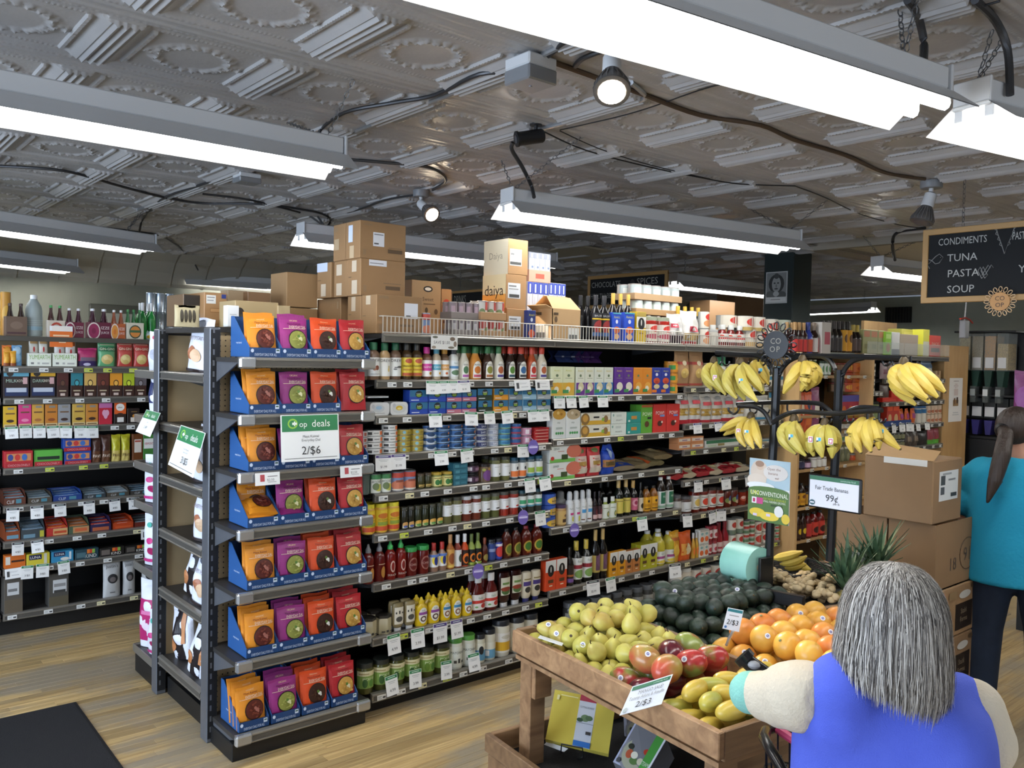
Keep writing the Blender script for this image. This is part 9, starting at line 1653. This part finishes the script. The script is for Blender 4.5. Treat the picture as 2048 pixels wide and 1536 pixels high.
for k in range(31):
    t = k/10; i = min(2, int(t)); t -= i; pp.append(P0[i]*(1-t)+P0[i+1]*t+Z*.003*math.sin(k*.9)); rr.append((R0[i]*(1-t)+R0[i+1]*t)*(1+.045*math.sin(k*1.25)*(1.2-k/30)))
sb.tube(pp, rr, M_CR, 16); limb(sb, [eL*.9+sL*.1, eL*.8+wL*.2+Z*.004, wL], [.046, .042, .036], M_CR); so = soft('left_sleeve', sb, wm, .008, 2, org)
cu_ = MB(); limb(cu_, [eL*.97+sL*.03, eL, eL*.75+wL*.25], [.0475, .0475, .045], M_TQ); soft('elbow_patch', cu_, wm, .008, 3, org)
lv = MB(); limb(lv, [wL*.6+eL*.4+Z*.012, wL*.85+eL*.15+Z*.008], [.036, .034], M_LV); soft('cuff', lv, wm, .008, 2, org)
sb = MB(); limb(sb, [sR-rw_*.012, sR*.6+eR*.4+rw_*.0, eR, (eR+wR)/2, wR], [.064, .062, .056, .05, .042], M_CR); soft('right_sleeve', sb, wm, .009, 4, org)
tr_ = MB(); loft(tr_, [(at(0, 0, z), a, b) for z, a, b in ((.78, .17, .12), (.66, .185, .13), (.58, .18, .13))], mat('#23252c', .9), rw_, fw_)
for q in (-1, 1): limb(tr_, [at(q*.085, 0, .62), at(q*.09, .03, .38), at(q*.09, 0, .09)], [.092, .07, .06], mat('#23252c', .9))
soft('trousers', tr_, wm, .014, 3, org)
for q in (-1, 1): link('shoe', MB().ball(at(q*.10, .05, .04)-org, .045, .11, .04, mat('#1d1d20', .6), 14, 8).mesh(), wm)
# grey hair: a shell with loose strands lying over it
M_H = [mat(c, .45, bump=.2, bscale=200) for c in ('#55504d', '#736d69', '#979189', '#c4bfb8', '#3a3532')]
def hp(ph, t, R=1.0, ln=0, curl=0):
    """point on the bob: ph=0 is the back of the head, t runs crown (0) to the tips (1)"""
    side = math.sin(ph); dn = .122+.036*side+ln
    if t < .5: a = t/.5*PI/2; rad, z = math.sin(a)**.85, .128*math.cos(a)
    else: k = (t-.5)/.5; rad, z = 1+.07*math.sin(k*PI*.75)-.10*max(0, k-.75)*2+curl*k*k, -dn*k
    return hc+rw_*(side*.104*rad*R)-fw_*(math.cos(ph)*.108*rad*R-.0)+Z*(z*(R if t < .5 else 1)+.012)
hs = MB(); vs = []; nP, nT = 36, 16; span = 2.15
for i in range(nP+1):
    for j in range(nT+1): vs.append(hp(-span+2*span*i/nP, j/nT*.985, .97)-org)
hs.add(vs, [(i*(nT+1)+j, i*(nT+1)+j+1, (i+1)*(nT+1)+j+1, (i+1)*(nT+1)+j) for i in range(nP) for j in range(nT)], M_H[0], True)
ho = link('grey_hair', hs.mesh(), wm); so_ = ho.modifiers.new('t', 'SOLIDIFY'); so_.thickness = .008; q_ = random.Random(5)
st = MB(); stv = [[[], []] for _ in M_H]
for i in range(3600):
    ph = q_.uniform(-span, span); R = q_.uniform(.965, 1.03); ln = q_.gauss(0, .012); cl = q_.uniform(-.05, .06); t0 = q_.uniform(0, .2); wv = q_.uniform(0, 6); dph = q_.gauss(0, .07); am = q_.uniform(.001, .004)
    mi = q_.choice((0, 1, 1, 2, 2, 3, 3, 3, 4)); V_, F_ = stv[mi]; b = len(V_); N = 9; wd_ = q_.uniform(.0004, .0009)
    for k in range(N):
        t = t0+(1-t0)*k/(N-1); p = hp(ph+dph*t, t, R, ln, cl)+rw_*(am*math.sin(t*7+wv))-org; s_ = (rw_*math.cos(ph)+fw_*math.sin(ph))*wd_*(1 if k < N-1 else .2); V_ += [p-s_, p+s_]
    F_ += [(b+2*k, b+2*k+1, b+2*k+3, b+2*k+2) for k in range(N-1)]
for m_, (V_, F_) in zip(M_H, stv): st.add(V_, F_, m_, True)
so = link('hair_strands', st.mesh(), ho); so['kind'] = 'stuff'
# ---- shopping cart in front of her
ca = onD(1484, 1310, 2.14); ct_ = thing('shopping_cart', 'black shopping cart the grey-haired person leans on', 'cart', (ca.x, ca.y, 0)); c0_ = Vector((ca.x, ca.y, 0)); LC = lambda x, y, d: onD(x, y, d)-c0_
M_KP = mat('#121214', .25); hdl = link('handle', MB().tube([LC(1487, 1314, 2.13), LC(1500, 1327, 2.12), LC(1590, 1390, 2.08), LC(1700, 1470, 2.04)], .020, M_KP, 14).mesh(), ct_)
link('end_ring', MB().tube([LC(1484, 1310, 2.13), LC(1494, 1321, 2.125)], .026, M_KP, 16).mesh(), hdl); mb = MB(); c_ = LC(1508, 1330, 2.10); mb.ball(c_-fw_*.0, .016, .016, .010, mat('#8a8c90', .4), 10, 6); link('grip_logo', mb.mesh(), hdl)
rim = [LC(1532, 1462, 2.2), LC(1528, 1475, 2.12), LC(1545, 1505, 2.02), LC(1575, 1560, 1.95), LC(1640, 1640, 1.95)]; rim2 = [LC(1532, 1462, 2.2), LC(1560, 1456, 2.25), LC(1640, 1475, 2.3), LC(1760, 1500, 2.3)]
link('basket_rim', MB().tube(rim, .014, M_KP, 10).tube(rim2, .010, M_KP, 8).mesh(), ct_); wr = MB()
for k in range(11):
    t = k/10; a = rim2[0]*(1-t)+rim2[3]*t; b = a+Vector((-.03, -.03, -.38)); wr.tube([a, b], .0028, M_ST, 4); a = rim[0]*(1-t)+rim[4]*t; b_ = a+(rim2[3]-rim2[0])*.06+Vector((0, 0, -.36)); wr.tube([a, b_], .0028, M_ST, 4)
for k in range(4): wr.tube([p+Vector((0, 0, -.09*(k+1))) for p in rim], .0028, M_ST, 4); wr.tube([p+Vector((0, 0, -.09*(k+1))) for p in rim2], .0028, M_ST, 4)
wo = link('wire_basket', wr.mesh(), ct_); wo['kind'] = 'stuff'; link('child_seat_flap', MB().tube([LC(1555, 1458, 2.22), LC(1590, 1482, 2.18)], .012, P('#a8305a'), 8).mesh(), ct_)
for i, (a, b) in enumerate(((.0, .0), (.0, -.42), (.62, -.05), (.62, -.40))): link('leg', MB().tube([Vector((a+.05, b+.02, .45)), Vector((a+.05, b+.02, .11))], .012, M_ST, 6).mesh(), ct_); link('wheel', MB().lathe([(.05, -.014), (.055, 0), (.05, .014)], M_KP, 16, M=Matrix.Translation((a+.05, b+.02, .055)) @ Matrix.Rotation(PI/2, 4, 'X')).mesh(), ct_)
link('lower_frame', MB().tube([Vector((.05, .02, .45)), Vector((.67, -.03, .45)), Vector((.67, -.38, .45)), Vector((.05, -.40, .45))], .012, M_ST, 6, closed=True).mesh(), ct_)
# ---- person in the turquoise T-shirt
D2 = 4.3; hc2 = onD(2036, 862, D2); yw = math.radians(14); f2 = Vector((math.cos(yw), math.sin(yw), 0)); r2 = Vector((math.sin(yw), -math.cos(yw), 0)); fh = (f2*.75+r2*.66).normalized(); rh = Vector((fh.y, -fh.x, 0))
o2 = Vector((hc2.x, hc2.y, 0)); pm_ = thing('person', 'person with a long dark ponytail in a turquoise T-shirt and jeans', 'person', o2)
s2 = onD(2040, 918, D2); A2_ = lambda x, y, z: Vector((s2.x, s2.y, 0))+r2*x+f2*y+Z*z
SK2 = mat('#a87c66', .5); b2_ = MB(); M2h = head(b2_, hc2, fh, rh, 1.05, SK2); limb(b2_, [hc2-Z*.06, A2_(0, -.01, s2.z)], [.055, .062], SK2); zs = s2.z
loft(b2_, [(A2_(0, 0, z), a, b) for z, a, b in ((zs-.01, .12, .07), (zs-.07, .19, .10), (zs-.3, .17, .11), (.95, .165, .11), (.85, .17, .12))], SK2, r2, f2)
for q in (-1, 1): ar = [A2_(q*.20, 0, zs-.06), A2_(q*.245, .02, zs-.33), A2_(q*.19, .22, zs-.42)]; limb(b2_, ar, [.04, .036, .028], SK2); hand(b2_, ar[2], f2, q, -Z, SK2)
for q in (-1, 1): limb(b2_, [A2_(q*.09, 0, .85), A2_(q*.11, .03, .47), A2_(q*.12, -.02*q, .09)], [.085, .058, .04], SK2)
soft('body', b2_, pm_, .012, 3, o2)
face(pm_, M2h, o2, 1.05)
M_TS = mat('#1a8aa8', .9, bump=.25, bscale=60); ts = MB()
loft(ts, [(A2_(.0, .0+.01*math.sin(z*14), z), a, b) for z, a, b in ((onD(2000, 1168, D2).z, .235, .155), (1.0, .225, .15), (1.15, .222, .145), (zs-.16, .225, .14), (zs-.07, .215, .12), (zs-.015, .16, .095), (zs+.012, .085, .075))], M_TS, r2, f2, 26)
for q in (-1, 1): limb(ts, [A2_(q*.165, 0, zs-.075), A2_(q*.21, 0, zs-.12), A2_(q*.24, .01, zs-.25)], [.075, .076, .072], M_TS)
ts.v = [tuple(Vector(v)+f2*.008*math.sin(v[2]*40+Vector(v).dot(r2)*25)) for v in ts.v]; soft('t_shirt', ts, pm_, .013, 5, o2)
M_JN = mat('#1b2638', .9, var=.2, vscale=9); jn_ = MB(); loft(jn_, [(A2_(0, 0, z), a, b) for z, a, b in ((1.0, .19, .13), (.88, .20, .14), (.80, .19, .14))], M_JN, r2, f2)
for q in (-1, 1): limb(jn_, [A2_(q*.095, 0, .82), A2_(q*.13, .02, .47), A2_(q*.15, -.02*q, .07)], [.112, .088, .085], M_JN)
soft('jeans', jn_, pm_, .014, 4, o2)
for q in (-1, 1): link('shoe', MB().ball(A2_(q*.155, .06, .045)-o2, .12, .05, .045, mat('#20262a', .6), 14, 8).mesh(), pm_)
hm = mat('#2c2019', .5, bump=.6, bscale=90, stretch=(1, 1, .1)); hb_ = MB(); hb_.ball((0, -.014, .022), .086, .102, .104, hm, 18, 14, None, Matrix.Translation(-o2) @ M2h); ho2 = link('dark_hair', hb_.mesh(), pm_)
pt_ = [hc2-fh*.10+Z*.01, onD(2012, 868, D2-.1), onD(2004, 910, D2-.16), onD(1990, 960, D2-.17), onD(1975, 1004, D2-.16)]; pq, pr_ = [], []
for k in range(21):
    t = k/5; i = min(3, int(t)); t -= i; pq.append(pt_[i]*(1-t)+pt_[i+1]*t); pr_.append((.028, .036, .041, .034, .010)[i]*(1-t)+(.028, .036, .041, .034, .010)[i+1]*t)
soft('ponytail', limb(MB(), pq, pr_, hm), ho2, .007, 6, o2); link('hair_tie', MB().tube([pt_[0]-o2, (pt_[0]*.6+pt_[1]*.4)-o2], .034, P('#141416'), 12).mesh(), ho2)
tm = MB(); art(tm, 'r .2 .5 .36 .53 #125a70;r .22 .53 .26 .56 #125a70;r .7 .42 .9 .45 #14667e', .4, .3, lambda u, v, e: A2_((u-.5)*.4, -.152-e, zs-.22+v*.22)-o2); link('shirt_print', tm.mesh(), pm_)
